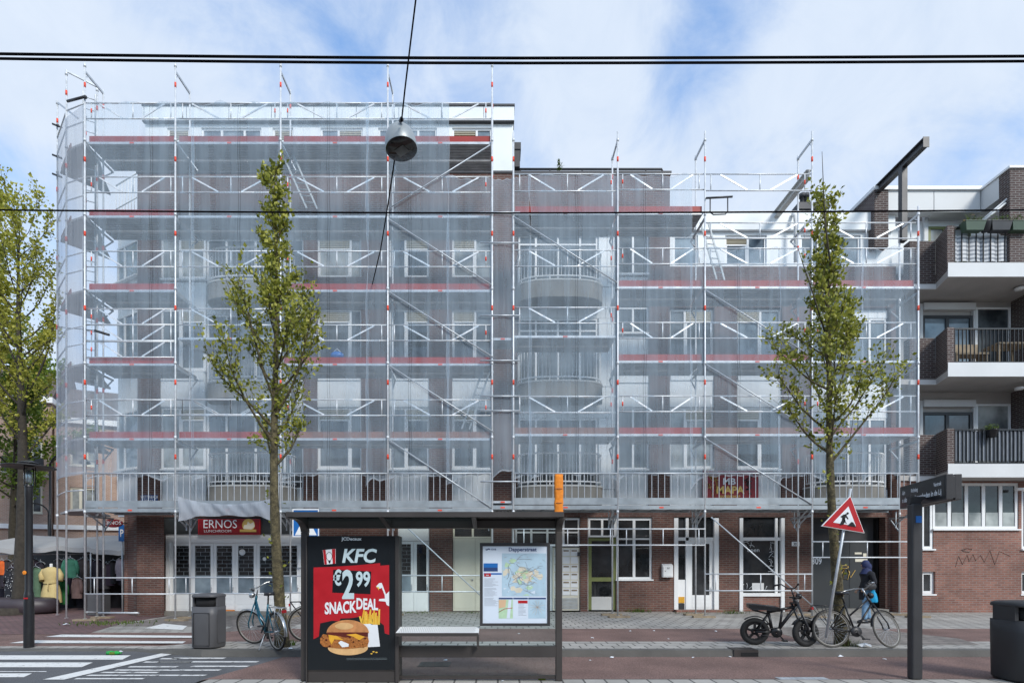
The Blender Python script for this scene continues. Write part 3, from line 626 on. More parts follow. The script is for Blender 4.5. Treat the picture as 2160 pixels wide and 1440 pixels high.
st = MB(); fbox(st, FW, u0 - 0.1, u1, -0.35, 0.04, 0.02, 0.15); fbox(st, FW, u0 + 1.2, u0 + 2.2, -0.02, 0.03, 0.151, 0.185, 1); st.build('door_step', [M['concrete_dark'], M['orange']], A)
u0, u1, z0, z1 = rc(839, 905, 1140, 1289, YW); f = MB(); fbox(f, FW, u0, u1, 0.05, 0.16, z1, ZZ(1100, YW)); f.build('shop_frame', M['white'], A)
for k in range(2): glazed_door(A, FW, lerp(u0, u1, k / 2) + 0.004, lerp(u0, u1, (k + 1) / 2) - 0.004, z0, z1 - 0.01, grille=(k == 0), kick=0.26)
# cream service doors
u0, u1, z0, z1 = rc(955, 1039, 1135, 1288, YW)
for k, (a, b) in enumerate(((0, 0.56), (0.56, 1))):
    d = MB(); ua, ub = lerp(u0, u1, a) + 0.004, lerp(u0, u1, b) - 0.004; fbox(d, FW, ua, ub, 0.08, 0.13, z0, z1); fbox(d, FW, ua + 0.04, ub - 0.04, 0.07, 0.08, z0 + 0.08, z0 + 0.9); fbox(d, FW, ua + 0.04, ub - 0.04, 0.07, 0.08, z0 + 1.0, z1 - 0.08)
    dd = d.build('door', M['cream'], A); h = MB(); h.ball(FW.P(ub - 0.07, 0.04, z0 + 1.0), 0.03, 8, 6); h.build('handle', M['steel'], dd)
window(A, FW, u0, u1, z1 + 0.01, ZZ(1101, YW), (1, 1), d=0.09, gm='glass_dark', fm='cream', sill=False)
# mailbox wall with transom windows over it
u0, u1, z0, z1 = rc(1087, 1166, 1090, 1288, YW); d = MB(); fbox(d, FW, u0, u1, 0.1, 0.2, z0, ZZ(1150, YW)); d.build('infill_panel', M['white_panel'], B)
window(B, FW, *rc(1087, 1223, 1092, 1152, YW), (1, 1, 1, 1), d=0.06, gm='glass_dark', trans=(0.5,), sill=False)
u0, u1, z0, z1 = rc(1166, 1223, 1154, 1287, YW); mbx = MB(); fbox(mbx, FW, u0, u1, 0.05, 0.2, z0, z1); mw = mbx.build('mailbox_panel', M['cream'], B)
zt = ZZ(1156, YW); zlow = ZZ(1256, YW); sl = MB(); fl = MB()
for r_ in range(6):
    for c in range(3):
        ua = lerp(u0 + 0.04, u1 - 0.04, c / 3) + 0.015; ub = lerp(u0 + 0.04, u1 - 0.04, (c + 1) / 3) - 0.015; za = lerp(zt, zlow, (r_ + 1) / 6) + 0.02; zb = lerp(zt, zlow, r_ / 6) - 0.02
        fl = MB()
        if r_ == 1: fbox(fl, FW, ua, ub, 0.035, 0.05, za, zb); fl.build('mailbox_flap', M['white'], mw); continue
        fbox(fl, FW, ua, ub, 0.035, 0.05, za, zb); sl = MB(); fbox(sl, FW, ua + 0.03, ub - 0.03, 0.022, 0.034, zb - 0.075, zb - 0.03); sl.build('letter_slot', M['wood'], mw); fl.build('mailbox_flap', M['white'], mw)
lv = MB()
for k in range(8): fbox(lv, FW, u0 + 0.05, u1 - 0.05, 0.03, 0.05, lerp(z0 + 0.06, zlow - 0.05, k / 8), lerp(z0 + 0.06, zlow - 0.05, (k + 0.45) / 8))
lv.build('ventilation_grille', M['steel'], mw)
ps = MB(); u0, u1, z0, z1 = rc(1224, 1241, 1090, 1288, YW); fbox(ps, FW, u0, u1, 0.03, 0.2, z0, z1); ps.build('white_post', M['white'], B)
bl = MB(); fbox(bl, FW, *[XX(q, YW) for q in (1218, 1224)], -0.03, 0.03, ZZ(1172, YW), ZZ(1164, YW)); bl.build('door_intercom', M['char'], B)
# green door with transom and side window
u0, u1, z0, z1 = rc(1242, 1300, 1134, 1286, YW)
f = MB(); fw = 0.1; fbox(f, FW, u0, u0 + fw, 0.07, 0.12, z0, z1); fbox(f, FW, u1 - fw, u1, 0.07, 0.12, z0, z1); fbox(f, FW, u0 + fw, u1 - fw, 0.07, 0.12, z1 - 0.09, z1); zm = ZZ(1221, YW); fbox(f, FW, u0 + fw, u1 - fw, 0.07, 0.12, zm - 0.07, zm + 0.06); fbox(f, FW, u0 + fw, u1 - fw, 0.07, 0.12, z0, ZZ(1258, YW), 1)
gd = f.build('green_door', [M['green_frame'], M['concrete']], B); p = MB(); fbox(p, FW, u0 + fw, u1 - fw, 0.095, 0.105, ZZ(1258, YW), z1 - 0.09); p.build('pane', M['glass_dark'], gd)
window(B, FW, *rc(1242, 1300, 1092, 1132, YW), (1, 1), d=0.06, gm='glass_dark', sill=False)
window(B, FW, *rc(1301, 1376, 1092, 1221, YW), (1, 1), d=0.06, gm='glass_dark', trans=(0.66,), fw=0.07)
# white shop door
u0, u1, z0, z1 = rc(1422, 1516, 1092, 1288, YW)
f = MB(); fbox(f, FW, u0, u0 + 0.13, -0.01, 0.2, z0, z1); fbox(f, FW, u1 - 0.14, u1, -0.01, 0.2, z0, z1); fbox(f, FW, u0 + 0.13, u1 - 0.14, 0.02, 0.2, ZZ(1136, YW) - 0.05, ZZ(1136, YW) + 0.05)
fbox(f, FW, u0 + 0.38, u0 + 0.47, 0.02, 0.2, z0, z1); fbox(f, FW, u0 + 0.13, u0 + 0.38, 0.05, 0.2, z0, ZZ(1222, YW)); f.build('shop_frame', M['white'], B)
p = MB(); fbox(p, FW, u0 + 0.13, u0 + 0.38, 0.1, 0.11, ZZ(1222, YW), ZZ(1137, YW)); fbox(p, FW, u0 + 0.13, u1 - 0.14, 0.1, 0.11, ZZ(1135, YW), z1); p.build('side_window', M['glass_dark'], B)
glazed_door(B, FW, u0 + 0.475, u1 - 0.145, z0 + 0.04, ZZ(1138, YW), d=0.07, kick=0.2, fw=0.12)
yb = MB(); fbox(yb, FW, u0 + 0.15, u0 + 0.34, 0.03, 0.05, ZZ(1271, YW), ZZ(1258, YW)); fbox(yb, FW, u0 + 0.15, u0 + 0.34, 0.03, 0.05, ZZ(1286, YW), ZZ(1272, YW), 1); yb.build('yellow_plate', [M['cheese'], M['char']], B)
st = MB(); fbox(st, FW, u0, u1 + 0.1, -0.25, 0.0, 0.1, 0.2); st.build('door_step', M['brick_red'], B)
# barber shop window
u0, u1, z0, z1 = rc(1560, 1655, 1092, 1289, YW)
f = MB(); fbox(f, FW, u0, u0 + 0.11, -0.01, 0.2, z0, z1); fbox(f, FW, u1 - 0.11, u1, -0.01, 0.2, z0, z1); fbox(f, FW, u0 + 0.11, u1 - 0.11, 0.02, 0.2, ZZ(1136, YW) - 0.05, ZZ(1136, YW) + 0.05); fbox(f, FW, u0 + 0.11, u1 - 0.11, 0.0, 0.2, ZZ(1257, YW), ZZ(1250, YW)); fbox(f, FW, u1 - 0.28, u1 - 0.2, 0.03, 0.2, ZZ(1250, YW), z1)
sw = f.build('shop_window', M['white'], B)
p = MB(); fbox(p, FW, u0 + 0.11, u1 - 0.11, 0.1, 0.11, ZZ(1250, YW), z1); p.build('pane', M['glass_dark'], sw)
p = MB(); fbox(p, FW, u0 + 0.11, u1 - 0.11, 0.06, 0.2, z0, ZZ(1257, YW)); p.build('tiled_plinth', M['brick_red'], sw)
p = MB(); q = random.Random(5); p.text('open', FW.P(XX(1592, YW), 0.09, ZZ(1163, YW)), 0.13, sx=1.1)
for k in range(26):                                             # worn white decals round the edge of the glass
    e = k / 26; x, y = (1570 + 60 * e, 1143 + 8 * math.sin(k)) if k < 9 else ((1632 + q.uniform(-5, 4), 1146 + (k - 9) * 6.0) if k < 20 else (1568 + (k - 20) * 10, 1243 - q.uniform(0, 8)))
    c = FW.P(XX(x, YW), 0.093, ZZ(y, YW)); a = q.uniform(0, 3); d1 = Vector((math.cos(a), 0, math.sin(a))); p.tube([c - d1 * 0.09, c + Vector((0.02, 0, 0.03)), c + d1 * 0.09], 0.008, 4)
p.build('window_lettering', M['poster_white'], sw)
p = MB(); fbox(p, FW, XX(1589, YW), XX(1614, YW), 0.085, 0.09, ZZ(1244, YW), ZZ(1229, YW)); p.build('price_card', M['fascia'], sw)
# dark passage with steel door 309
u0, u1, z0, z1 = rc(1714, 1866, 1092, 1290, YW)
f = MB(); fbox(f, FW, u0, u1, 1.5, 1.6, z0, z1); fbox(f, FW, u0, u0 + 0.02, 0.3, 1.5, z0, z1); fbox(f, FW, u1 - 0.02, u1, 0.3, 1.5, z0, z1); f.build('passage_recess', M['void'], B)
d = MB(); fbox(d, FW, u0 + 0.05, XX(1838, YW), 0.2, 0.28, z0 + 0.1, ZZ(1137, YW)); fbox(d, FW, XX(1800, YW), XX(1803, YW), 0.19, 0.2, z0 + 0.12, ZZ(1139, YW)); gd = d.build('steel_door', M['garage'], B)
p = MB(); p.text('309', FW.P(XX(1730, YW), 0.188, ZZ(1189, YW)), 0.21, sx=0.75, bold=0.02); p.build('house_number', M['poster_white'], gd)
p = MB(); q = [(1772, 1200), (1776, 1222), (1784, 1208), (1790, 1196), (1786, 1220), (1796, 1222), (1800, 1206), (1796, 1200), (1802, 1218), (1812, 1202)]
p.tube([FW.P(XX(a, YW), 0.185, ZZ(b, YW)) for a, b in q], 0.012, 5); p.tube([FW.P(XX(1790 + 8 * math.cos(k / 3), YW), 0.185, ZZ(1195 + 3 * math.sin(k / 3), YW)) for k in range(19)], 0.01, 4); p.build('graffiti', M['gold'], gd)
p = MB(); fbox(p, FW, XX(1812, YW), XX(1838, YW), 0.186, 0.198, ZZ(1184, YW), ZZ(1178, YW)); fbox(p, FW, XX(1811, YW), XX(1826, YW), 0.186, 0.198, ZZ(1168, YW), ZZ(1164, YW)); fbox(p, FW, XX(1829, YW), XX(1836, YW), 0.186, 0.198, ZZ(1173, YW), ZZ(1166, YW)); p.build('notice', M['cream'], gd)
st = MB(); fbox(st, FW, u0 - 0.1, u1, -0.2, 0.2, 0.1, 0.22); st.build('door_step', M['concrete_dark'], B)
p = MB(); fbox(p, FW, XX(1670, YW), XX(1686, YW), -0.012, -0.001, ZZ(1151, YW), ZZ(1142, YW)); p.text('307', FW.P(XX(1678, YW), -0.017, ZZ(1149.5, YW)), 0.09, sx=0.85, mi=1, bold=0.02); p.build('number_plate', [M['white'], M['black']], B)
# ------------------------------------------------------------------ signs and boxes on the fronts
def signboard(name, label, px0, px1, py0, py1, Y, m, th=0.06, rim=None):
    u0, u1, z0, z1 = rc(px0, px1, py0, py1, Y); t = thing(name, label, 'sign', ((u0 + u1) / 2, Y, z0))
    b = MB(); b.box(u0, u1, Y, Y + th, z0, z1); bo = b.build('board', M[m], t)
    if rim:
        f = MB(); k = 0.02
        for q in ((u0, u1, z0, z0 + k), (u0, u1, z1 - k, z1), (u0, u0 + k, z0 + k, z1 - k), (u1 - k, u1, z0 + k, z1 - k)): f.box(q[0], q[1], Y - 0.006, Y - 0.001, q[2], q[3])
        f.build('rim', M[rim], t)
    return t
YS = YW - 0.08
t = signboard('shop_sign', 'red lunchroom shop sign with white art deco lettering and a golden bird emblem', 418, 549, 1094, 1127, YS, 'deep_red', rim='red')
l = MB(); l.text('ERNOS', at(464, 1113, YS - 0.01), 0.27, sx=0.92); l.text('LUNCHROOM', at(459, 1122, YS - 0.01), 0.085, sx=1.15); l.build('lettering', M['poster_white'], t)
l = MB(); c = at(524, 1108, YS - 0.014)
l.lathe([(0, 0), (0.2, 0)], c + Vector((0, 0.006, 0.02)), 20, 0, Matrix.Rotation(R(90), 3, 'X'), False)
l.prism([c + Vector((x, 0, z)) for x, z in ((-0.16, -0.1), (0.1, -0.12), (0.2, -0.02), (0.16, 0.12), (0.06, 0.06), (-0.02, 0.14), (-0.05, 0.03), (-0.14, 0.02))], (0, 0.004, 0), 1)
l.box(c.x - 0.27, c.x + 0.25, c.y - 0.004, c.y, c.z - 0.2, c.z - 0.12); l.build('emblem', [M['gold'], M['cream']], t)
t = signboard('shop_sign', 'red barber signboard with gold lettering behind the scaffold walkway railing', 1483, 1600, 992, 1054, YW - 0.05, 'deep_red')
l = MB(); Yb = YW - 0.06
l.text('MB', at(1538, 1021, Yb), 0.2, sx=1.1, mi=1, bold=0.03); l.text('MAPA', at(1540, 1040, Yb), 0.23, sx=1.05, bold=0.03); l.text('BARBERSHOP', at(1539, 1049, Yb), 0.08, sx=1.0, bold=0.01)
q = random.Random(3)
for k in range(9):
    c = at(1503 + q.uniform(-9, 9), 1020 + q.uniform(-24, 24), Yb); l.tube([c + Vector((q.uniform(-.13, .13), 0, q.uniform(-.2, .2))) for _ in range(5)], 0.008, 4)
for k in range(7):
    c = at(1580 + q.uniform(-7, 9), 1020 + q.uniform(-18, 20), Yb); l.tube([c + Vector((q.uniform(-.13, .13), 0, q.uniform(-.12, .12))) for _ in range(4)], 0.02, 4, mi=2)
l.build('lettering', [M['gold'], M['poster_white'], M['black']], t)
t = signboard('street_name_sign', 'dark blue street name sign on the brick corner pier above the walkway', 297, 332, 1043, 1061, YW - 0.03, 'navy', 0.02)
l = MB(); l.text('WIJTTENBACH', at(315, 1050.5, YW - 0.034), 0.095, sx=0.62); l.text('STRAAT', at(313, 1059, YW - 0.034), 0.095, sx=0.62); l.build('lettering', M['white'], t)
o = thing('shop_sign', 'oval red lunchroom sign sticking out from the brick corner pillar', 'sign', at(238, 1112, 17.2))
b = MB(); c = at(238, 1103, 17.2); ov = [c + Vector((0.29 * math.cos(a * math.pi / 12), 0, 0.13 * math.sin(a * math.pi / 12))) for a in range(24)]; b.prism(ov, (0, 0.05, 0)); b.build('board', M['deep_red'], o)
l = MB(); l.text('ERNOS', c + Vector((0, -0.006, -0.04)), 0.11, sx=1.1, bold=0.01); l.build('lettering', M['poster_white'], o)
l = MB(); l.tube([c + Vector((0.28, 0.03, 0)), at(268, 1103, 17.4)], 0.02, 6); l.build('bracket', M['char'], o)
t = signboard('parking_sign', 'blue square parking sign beside the brick corner pillar', 250, 263, 1106, 1141, 17.8, 'blue', 0.02)
l = MB(); l.text('P', at(256.5, 1131, 17.79), 0.24, sx=0.7, bold=0.02); l.build('lettering', M['white'], t)
l = MB(); l.tube([(XX(258, 17.85), 17.86, 0.03), (XX(258, 17.85), 17.86, ZZ(1106, 17.8))], 0.03, 8); l.build('post', M['steel'], t)
mbx = thing('mailbox', 'white metal wall mailbox beside the white shop door', 'mailbox', at(1409, 1217, YW - 0.12))
u0, u1, z0, z1 = rc(1398, 1420, 1188, 1217, YW - 0.15); b = MB(); b.prism([(u0, YW - 0.003, z0), (u0, YW - 0.15, z0), (u0, YW - 0.15, z1 - 0.06), (u0, YW - 0.003, z1)], (u1 - u0, 0, 0)); bb = b.build('body', M['white'], mbx, bevel=0.008)
b = MB(); b.box(u0 + 0.02, u1 - 0.02, YW - 0.165, YW - 0.152, z0 + 0.03, z1 - 0.1); b.text('307', (u0 + 0.17, YW - 0.168, z1 - 0.17), 0.06, mi=1, sx=0.8); b.ball((u0 + 0.08, YW - 0.166, z0 + 0.2), 0.014, 8, 6, 1); b.build('door', [M['white'], M['black']], mbx)
t = signboard('notice_sign', 'small white notice sign with a red stripe on the brick beside the shelter', 628, 637, 1152, 1196, YW - 0.03, 'white', 0.02)
# ------------------------------------------------------------------ neighbouring building with brick balconies
YC, YB, YR = 17.2, 16.4, 18.0        # base wall, balcony front, recessed wall
C = thing('balcony_building', 'dark brick apartment building with white banded balconies and graffiti on its red brick base', 'building', (XX(2050, YC), YC, 0))
FC2 = Fr((0, YC, 0)); XE = 20.0
zbt = ZZ(1010, YC)
w = MB(); opsC = [rc(1968, 2149, 1018, 1115, YC), rc(1945, 1969, 1020, 1157, YC), rc(1946, 1973, 1205, 1252, YC), rc(2155, 2200, 1030, 1157, YC), rc(2155, 2180, 1205, 1252, YC)]
wall_grid(w, FC2, XX(1896, YC), XE, 0.02, zbt, opsC, 0.35); w.build('base_wall', M['brick_red'], C)
window(C, FC2, *rc(1968, 2149, 1018, 1115, YC), (1, 1, 1, 1, 1), d=0.03, gm='glass_dark', fw=0.085)
b = MB()
for k in range(5): fbox(b, FC2, XX(1970 + 36 * k, YC) + 0.07, XX(2004 + 36 * k, YC) - 0.03, 0.054, 0.061, ZZ(1113, YC), ZZ(1080, YC))
b.build('frosted_film', M['glass_curtain'], C)
window(C, FC2, *rc(1945, 1969, 1020, 1157, YC), (1,), d=0.03, gm='glass_dark', fw=0.08); window(C, FC2, *rc(2155, 2200, 1030, 1157, YC), (1,), d=0.03, gm='glass_dark', fw=0.08)
window(C, FC2, *rc(1946, 1973, 1205, 1252, YC), (1,), d=0.08, gm='glass_dark', fw=0.09); window(C, FC2, *rc(2155, 2180, 1205, 1252, YC), (1,), d=0.08, gm='glass_dark', fw=0.09)
gmb = MB(); q = [(2015, 1195), (2022, 1172), (2030, 1190), (2040, 1170), (2044, 1184), (2052, 1168), (2058, 1182), (2068, 1170), (2076, 1185), (2088, 1160), (2098, 1190), (2108, 1162), (2130, 1172)]
gmb.tube([FC2.P(XX(a, YC), -0.004, ZZ(b_, YC)) for a, b_ in q], 0.008, 4); gmb.tube([FC2.P(XX(a, YC), -0.004, ZZ(b_, YC)) for a, b_ in ((2028, 1160), (2040, 1156), (2050, 1158), (2044, 1164), (2030, 1162))], 0.012, 4); gmb.build('graffiti', mat('faded_spray_paint', (0.07, 0.045, 0.038), 0.8), C)
# recess wall with balcony doors
rw = MB(); rw.box(XX(1896, YR), XE, YR, YR + 0.3, zbt + 0.003, ZZ(500, YR)); rw.build('recess_wall', M['soffit'], C)
FR = Fr((0, YR, 0))
for (t, b_, dm) in ((655, 775, 'glass_blue'), (858, 985, 'glass')):
    window(C, FR, *rc(1942, 2048, t + 12, b_, YR), (1, 1), d=-0.07, gm=dm, fm='char', fw=0.09, sill=False, name='balcony_door')
    f = MB(); fbox(f, FR, XX(1936, YR), XX(1942, YR), -0.1, -0.002, ZZ(b_, YR), ZZ(t - 12, YR)); fbox(f, FR, XX(1942, YR), XX(2050, YR), -0.16, -0.002, ZZ(t + 2, YR), ZZ(t - 12, YR)); fbox(f, FR, XX(2048, YR), XX(2054, YR), -0.1, -0.002, ZZ(b_, YR), ZZ(t + 2, YR)); f.build('shutter_box', M['fascia'], C)
    window(C, FR, *rc(2055, 2128, t - 5, b_, YR), (1,), d=-0.07, gm='glass_curtain' if t > 800 else 'glass', fw=0.06, sill=False)
sw = MB(); sw.box(XX(2132, YR), XE, YB + 0.3, YR - 0.003, zbt + 0.003, ZZ(500, YR)); sw.build('side_wall', M['brick_dark'], C)
for fi, (t, b_, wt, wl, wb) in enumerate(((555, 583, 476, 507, 600), (765, 793, 690, 712, 805), (978, 1005, 903, 925, 1015))):
    zt, zb_ = ZZ(t, YB), ZZ(b_, YB); x0 = XX(1998, YB); xw0 = XX(1936, YC); xw1 = XX(1970, YC)
    s = MB(); s.prism([(x0, YB, zb_), (XE, YB, zb_), (XE, YR - 0.004, zb_), (XX(1897, YR), YR - 0.004, zb_), (XX(1897, YC), YC - 0.05, zb_), (xw1, YC - 0.06, zb_)], (0, 0, 0.16)); sl = s.build('balcony_slab', M['soffit'], C)
    s = MB(); s.prism([(x0, YB - 0.03, zb_ - 0.02), (XE, YB - 0.03, zb_ - 0.02), (XE, YB - 0.003, zb_ - 0.02), (x0 + 0.02, YB - 0.003, zb_ - 0.02)], (0, 0, zt - zb_ + 0.02))
    s.hexa([(xw1 - 0.01, YC - 0.1, zb_ - 0.02), (x0, YB - 0.03, zb_ - 0.02), (x0 + 0.02, YB, zb_ - 0.02), (xw1, YC - 0.06, zb_ - 0.02), (xw1 - 0.01, YC - 0.1, zb_ + 0.12), (x0, YB - 0.03, zb_ + 0.22), (x0 + 0.02, YB, zb_ + 0.22), (xw1, YC - 0.06, zb_ + 0.12)])
    s.box(xw0 - 0.3, xw1 - 0.012, YC - 0.1, YC - 0.052, zb_ - 0.02, zb_ + 0.12); s.build('fascia_band', M['fascia'], sl)
    zwt = ZZ(wt, YB); xr = XX(2013, YB)
    s = MB(); s.box(xw0 - 0.3, xw1 - 0.003, YC - 0.06, YC + 0.2, zb_ + 0.16, zwt - 0.02)
    s.prism([(xw1, YC - 0.06, zb_ + 0.163), (x0, YB, zb_ + 0.163), (xr, YB, zb_ + 0.163), (xr, YB + 0.2, zb_ + 0.163), (x0 + 0.14, YB + 0.25, zb_ + 0.163), (xw1 + 0.14, YC + 0.1, zb_ + 0.163)], (0, 0, zwt - zb_ - 0.163)); s.build('brick_parapet', M['brick_dark'], C)
    r_ = MB(); zr = zwt - 0.03; xa = xr + 0.03
    r_.bar((xa, YB + 0.05, zr), (XE, YB + 0.05, zr), 0.05, 0.04); r_.bar((xa, YB + 0.05, zt + 0.03), (XE, YB + 0.05, zt + 0.03), 0.04, 0.04)
    x = xa + 0.02
    while x < 16.4: r_.bar((x, YB + 0.05, zt + 0.05), (x, YB + 0.05, zr), 0.035, 0.014, up=(1, 0, 0)); x += 0.118 if fi else 0.215
    r_.build('balcony_railing', M['black'], C)
    # soffit lamp
    lp = MB(); lp.lathe([(0.12, 0), (0.12, -0.05), (0.1, -0.07), (0, -0.075)], at(2150, b_ + 24, 17.0), 14); lp.build('ceiling_lamp', M['white'], C)
    if fi != 1:        # screens tied behind the bars
        s = MB(); x = xa + 0.02; k = 0
        while x < 16.2:
            wdt = 0.118 * (3 if fi == 0 and k % 3 else 1.0 if fi == 0 else 1)
            n = 6; zz0, zz1 = zt + 0.1, zr - (0.22 if fi == 0 else 0.03)
            pts = []
            for j in range(n + 1):
                a = x + wdt * j / n; y = YB + 0.12 - 0.055 * math.sin(math.pi * j / n)
                pts.append((a, y))
            for (a, ya), (c, yc) in zip(pts, pts[1:]): s.add([(a, ya, zz0), (c, yc, zz0), (c, yc, zz1), (a, ya, zz1)], [(0, 1, 2, 3)], 0, True)
            x += wdt; k += 1
        m, n_, l_, bs = nodes_of('striped_screen' if fi == 0 else 'grey_screen')
        gg = n_.new('ShaderNodeNewGeometry'); wv = n_.new('ShaderNodeTexWave'); wv.bands_direction = 'Z' if fi == 0 else 'X'; wv.inputs['Scale'].default_value = 2.6 if fi == 0 else 4.0; wv.inputs['Distortion'].default_value = 0.3 if fi == 0 else 1.5
        l_.new(gg.outputs['Position'], wv.inputs['Vector']); cr = n_.new('ShaderNodeValToRGB'); l_.new(wv.outputs['Fac'], cr.inputs[0])
        cr.color_ramp.elements[0].color = (0.20, 0.22, 0.25, 1) if fi == 0 else (0.10, 0.115, 0.135, 1); cr.color_ramp.elements[1].color = (0.66, 0.67, 0.68, 1) if fi == 0 else (0.30, 0.33, 0.37, 1); l_.new(cr.outputs[0], bs.inputs['Base Color'])
        s.build('balcony_screen', m, C)
# top storey
YT = 17.35; zt = ZZ(398, YT); zf = ZZ(446, YT); xl = XX(1845, YT); FT2 = Fr((0, YT, 0))
s = MB(); s.box(xl, XX(1874, YT), YT, YT + 0.3, ZZ(520, YT), zt - 0.05); s.box(xl, xl + 0.3, YT + 0.302, 26, ZZ(560, YT), zt - 0.05); s.box(XX(2130, YB), XE, YB, YB + 0.3, ZZ(555, YB) + 0.02, ZZ(356, YB)); s.box(XX(2130, YB) + 0.002, XX(2130, YB) + 0.3, YB + 0.302, 16.75, ZZ(480, YB), ZZ(356, YB))
s.build('brick_pier', M['brick_dark'], C)
s = MB()
for a, b_ in ((1875, 1971), (1972, 2069)): s.box(XX(a, YT), XX(b_, YT) - 0.01, YT + 0.02, YT + 0.3, zf, zt - 0.05)
s.box(XX(2130, YB), XX(2130, YB) + 0.28, 16.76, YT + 0.3, zf, ZZ(356, YB)); s.build('roof_fascia', M['fascia'], C)
s = MB(); s.box(xl - 0.05, XX(2069, YT), YT - 0.05, YT + 0.35, zt - 0.047, zt + 0.06); s.box(xl - 0.05, xl + 0.3, YT + 0.352, 26, zt - 0.047, zt + 0.06); s.box(XX(2130, YB) - 0.05, XE, YB - 0.05, YB + 0.35, ZZ(356, YB) + 0.003, ZZ(351, YB)); s.box(XX(2130, YB) - 0.05, XX(2130, YB) + 0.3, YB + 0.352, YT + 0.34, ZZ(356, YB) + 0.003, ZZ(351, YB)); s.build('roof_edge', M['white'], C)
s = MB(); s.box(XX(1874, YT) + 0.003, XE, YT + 0.5, YT + 0.6, ZZ(560, YT), zf); s.build('top_wall', M['white_panel'], C)
FT3 = Fr((0, YT + 0.5, 0)); Y3 = YT + 0.5
window(C, FT3, *rc(1955, 2045, 480, 555, Y3), (1, 1.6), d=-0.06, gm='glass_curtain', fm='green_frame', fw=0.08, sill=False); s = MB(); fbox(s, FT3, XX(1953, Y3), XX(2050, Y3), -0.2, -0.003, ZZ(466, Y3), ZZ(452, Y3)); fbox(s, FT3, XX(1945, Y3), XX(1953, Y3), -0.1, -0.003, ZZ(560, Y3), ZZ(446, Y3)); s.build('shutter_box', M['fascia'], C)
s = MB(); s.tube([at(2065, 470, 16.9), at(2124, 420, 16.5)], 0.03, 6); s.tube([at(2060, 478, 16.9), at(2122, 428, 16.5)], 0.03, 6); s.build('awning_arm', M['white'], C)
s = MB(); s.box(xl + 0.31, XE, YR + 0.31, 26, 0.1, zt - 0.1); s.build('roof_block', M['roof'], C)
# hoist beams on the roofs
hb = thing('hoist_beam', 'dark grey hoist beam on a post over the roof edge of the balcony building', 'beam', at(1902, 505, 16.35))
p0 = Vector((11.95, 15.4, 13.53)); s = MB(); ax = Vector((11.95, 17.9, 13.53))
s.box(11.87, 12.03, 15.4, 18.5, 13.50, 13.53); s.box(11.87, 12.03, 15.4, 18.5, 13.29, 13.32); s.box(11.94, 11.96, 15.4, 18.5, 13.32, 13.50); s.box(11.865, 12.035, 15.385, 15.40, 13.25, 13.54); s.build('beam', M['char'], hb)
s = MB(); s.box(11.87, 12.03, 16.2, 16.36, ZZ(510, 16.28), 13.288); s.build('post', M['char'], hb)
hb = thing('hoist_beam', 'pale grey hoist beam jutting from the white roof edge behind the scaffold tops', 'beam', (8.86, 16.6, 12.66))
s = MB(); s.box(8.78, 8.94, 15.7, 18.6, 12.83, 12.85); s.box(8.78, 8.94, 15.7, 18.6, 12.63, 12.65); s.box(8.85, 8.87, 15.7, 18.6, 12.65, 12.83); s.build('beam', M['concrete'], hb)
# flower boxes hung on the top railing
zr = ZZ(476, YB) - 0.03
for k, (px, m, lab) in enumerate(((2052, 'flower_green', 'green flower box with yellow blooms next to the brick parapet of the top balcony'), (2107, 'char', 'grey flower box on the top balcony railing, beside the hanging pot'), (2150, 'flower_green', 'green flower box with pink blooms on the far end of the top balcony railing'))):
    o = thing('flower_box', lab, 'flower box', (XX(px, YB - 0.1), YB - 0.1, zr - 0.2)); u = XX(px, YB - 0.1)
    s = MB(); s.hexa([(u - 0.25, YB - 0.18, zr - 0.2), (u + 0.25, YB - 0.18, zr - 0.2), (u + 0.25, YB + 0.0, zr - 0.2), (u - 0.25, YB + 0.0, zr - 0.2), (u - 0.3, YB - 0.22, zr + 0.04), (u + 0.3, YB - 0.22, zr + 0.04), (u + 0.3, YB + 0.02, zr + 0.04), (u - 0.3, YB + 0.02, zr + 0.04)]); s.box(u - 0.31, u + 0.31, YB - 0.23, YB + 0.024, zr + 0.042, zr + 0.06); s.build('box', M[m], o)
    s = MB(); q = random.Random(k)
    for j in range(150):
        c = Vector((u + q.uniform(-.28, .28), YB - 0.1 + q.uniform(-.12, .12), zr + 0.06 + abs(q.gauss(0, .09)))); a = Vector((q.uniform(-1, 1), q.uniform(-1, 1), q.uniform(0, 1))).normalized() * 0.045; b_ = a.orthogonal().normalized() * 0.022
        s.add([c - a, c + b_, c + a, c - b_], [(0, 1, 2, 3)], 1 if j % 11 == 0 and k != 1 else 0)
    s.build('plant', [M['grass'], M['cheese'] if k == 0 else M['red']], o)
o = thing('hanging_pot', 'dark plant pot hung between the flower boxes on the striped balcony', 'pot', at(2079, 487, YB - 0.1)); s = MB(); s.lathe([(0, 0), (0.1, 0), (0.14, 0.24), (0.15, 0.26), (0.12, 0.26)], at(2079, 488, YB - 0.1), 14); s.build('pot', M['bindark'], o)
o = thing('hanging_pot', 'black plant pot hooked on the railing of the grey screened lowest balcony', 'pot', at(2093, 920, YB - 0.1)); s = MB(); s.lathe([(0, 0), (0.1, 0), (0.15, 0.2), (0.17, 0.22), (0.12, 0.22)], at(2093, 922, YB - 0.1), 14); s.build('pot', M['black'], o)
s = MB(); q = random.Random(7)
for j in range(70):
    c = at(2093, 903, YB - 0.1) + Vector((q.uniform(-.2, .2), q.uniform(-.1, .1), q.uniform(-.03, .12))); a = Vector((q.uniform(-1, 1), q.uniform(-1, 1), q.uniform(-.3, .6))).normalized() * 0.05; b_ = a.orthogonal().normalized() * 0.022; s.add([c - a, c + b_, c + a, c - b_], [(0, 1, 2, 3)])
s.build('plant', M['grass'], o)
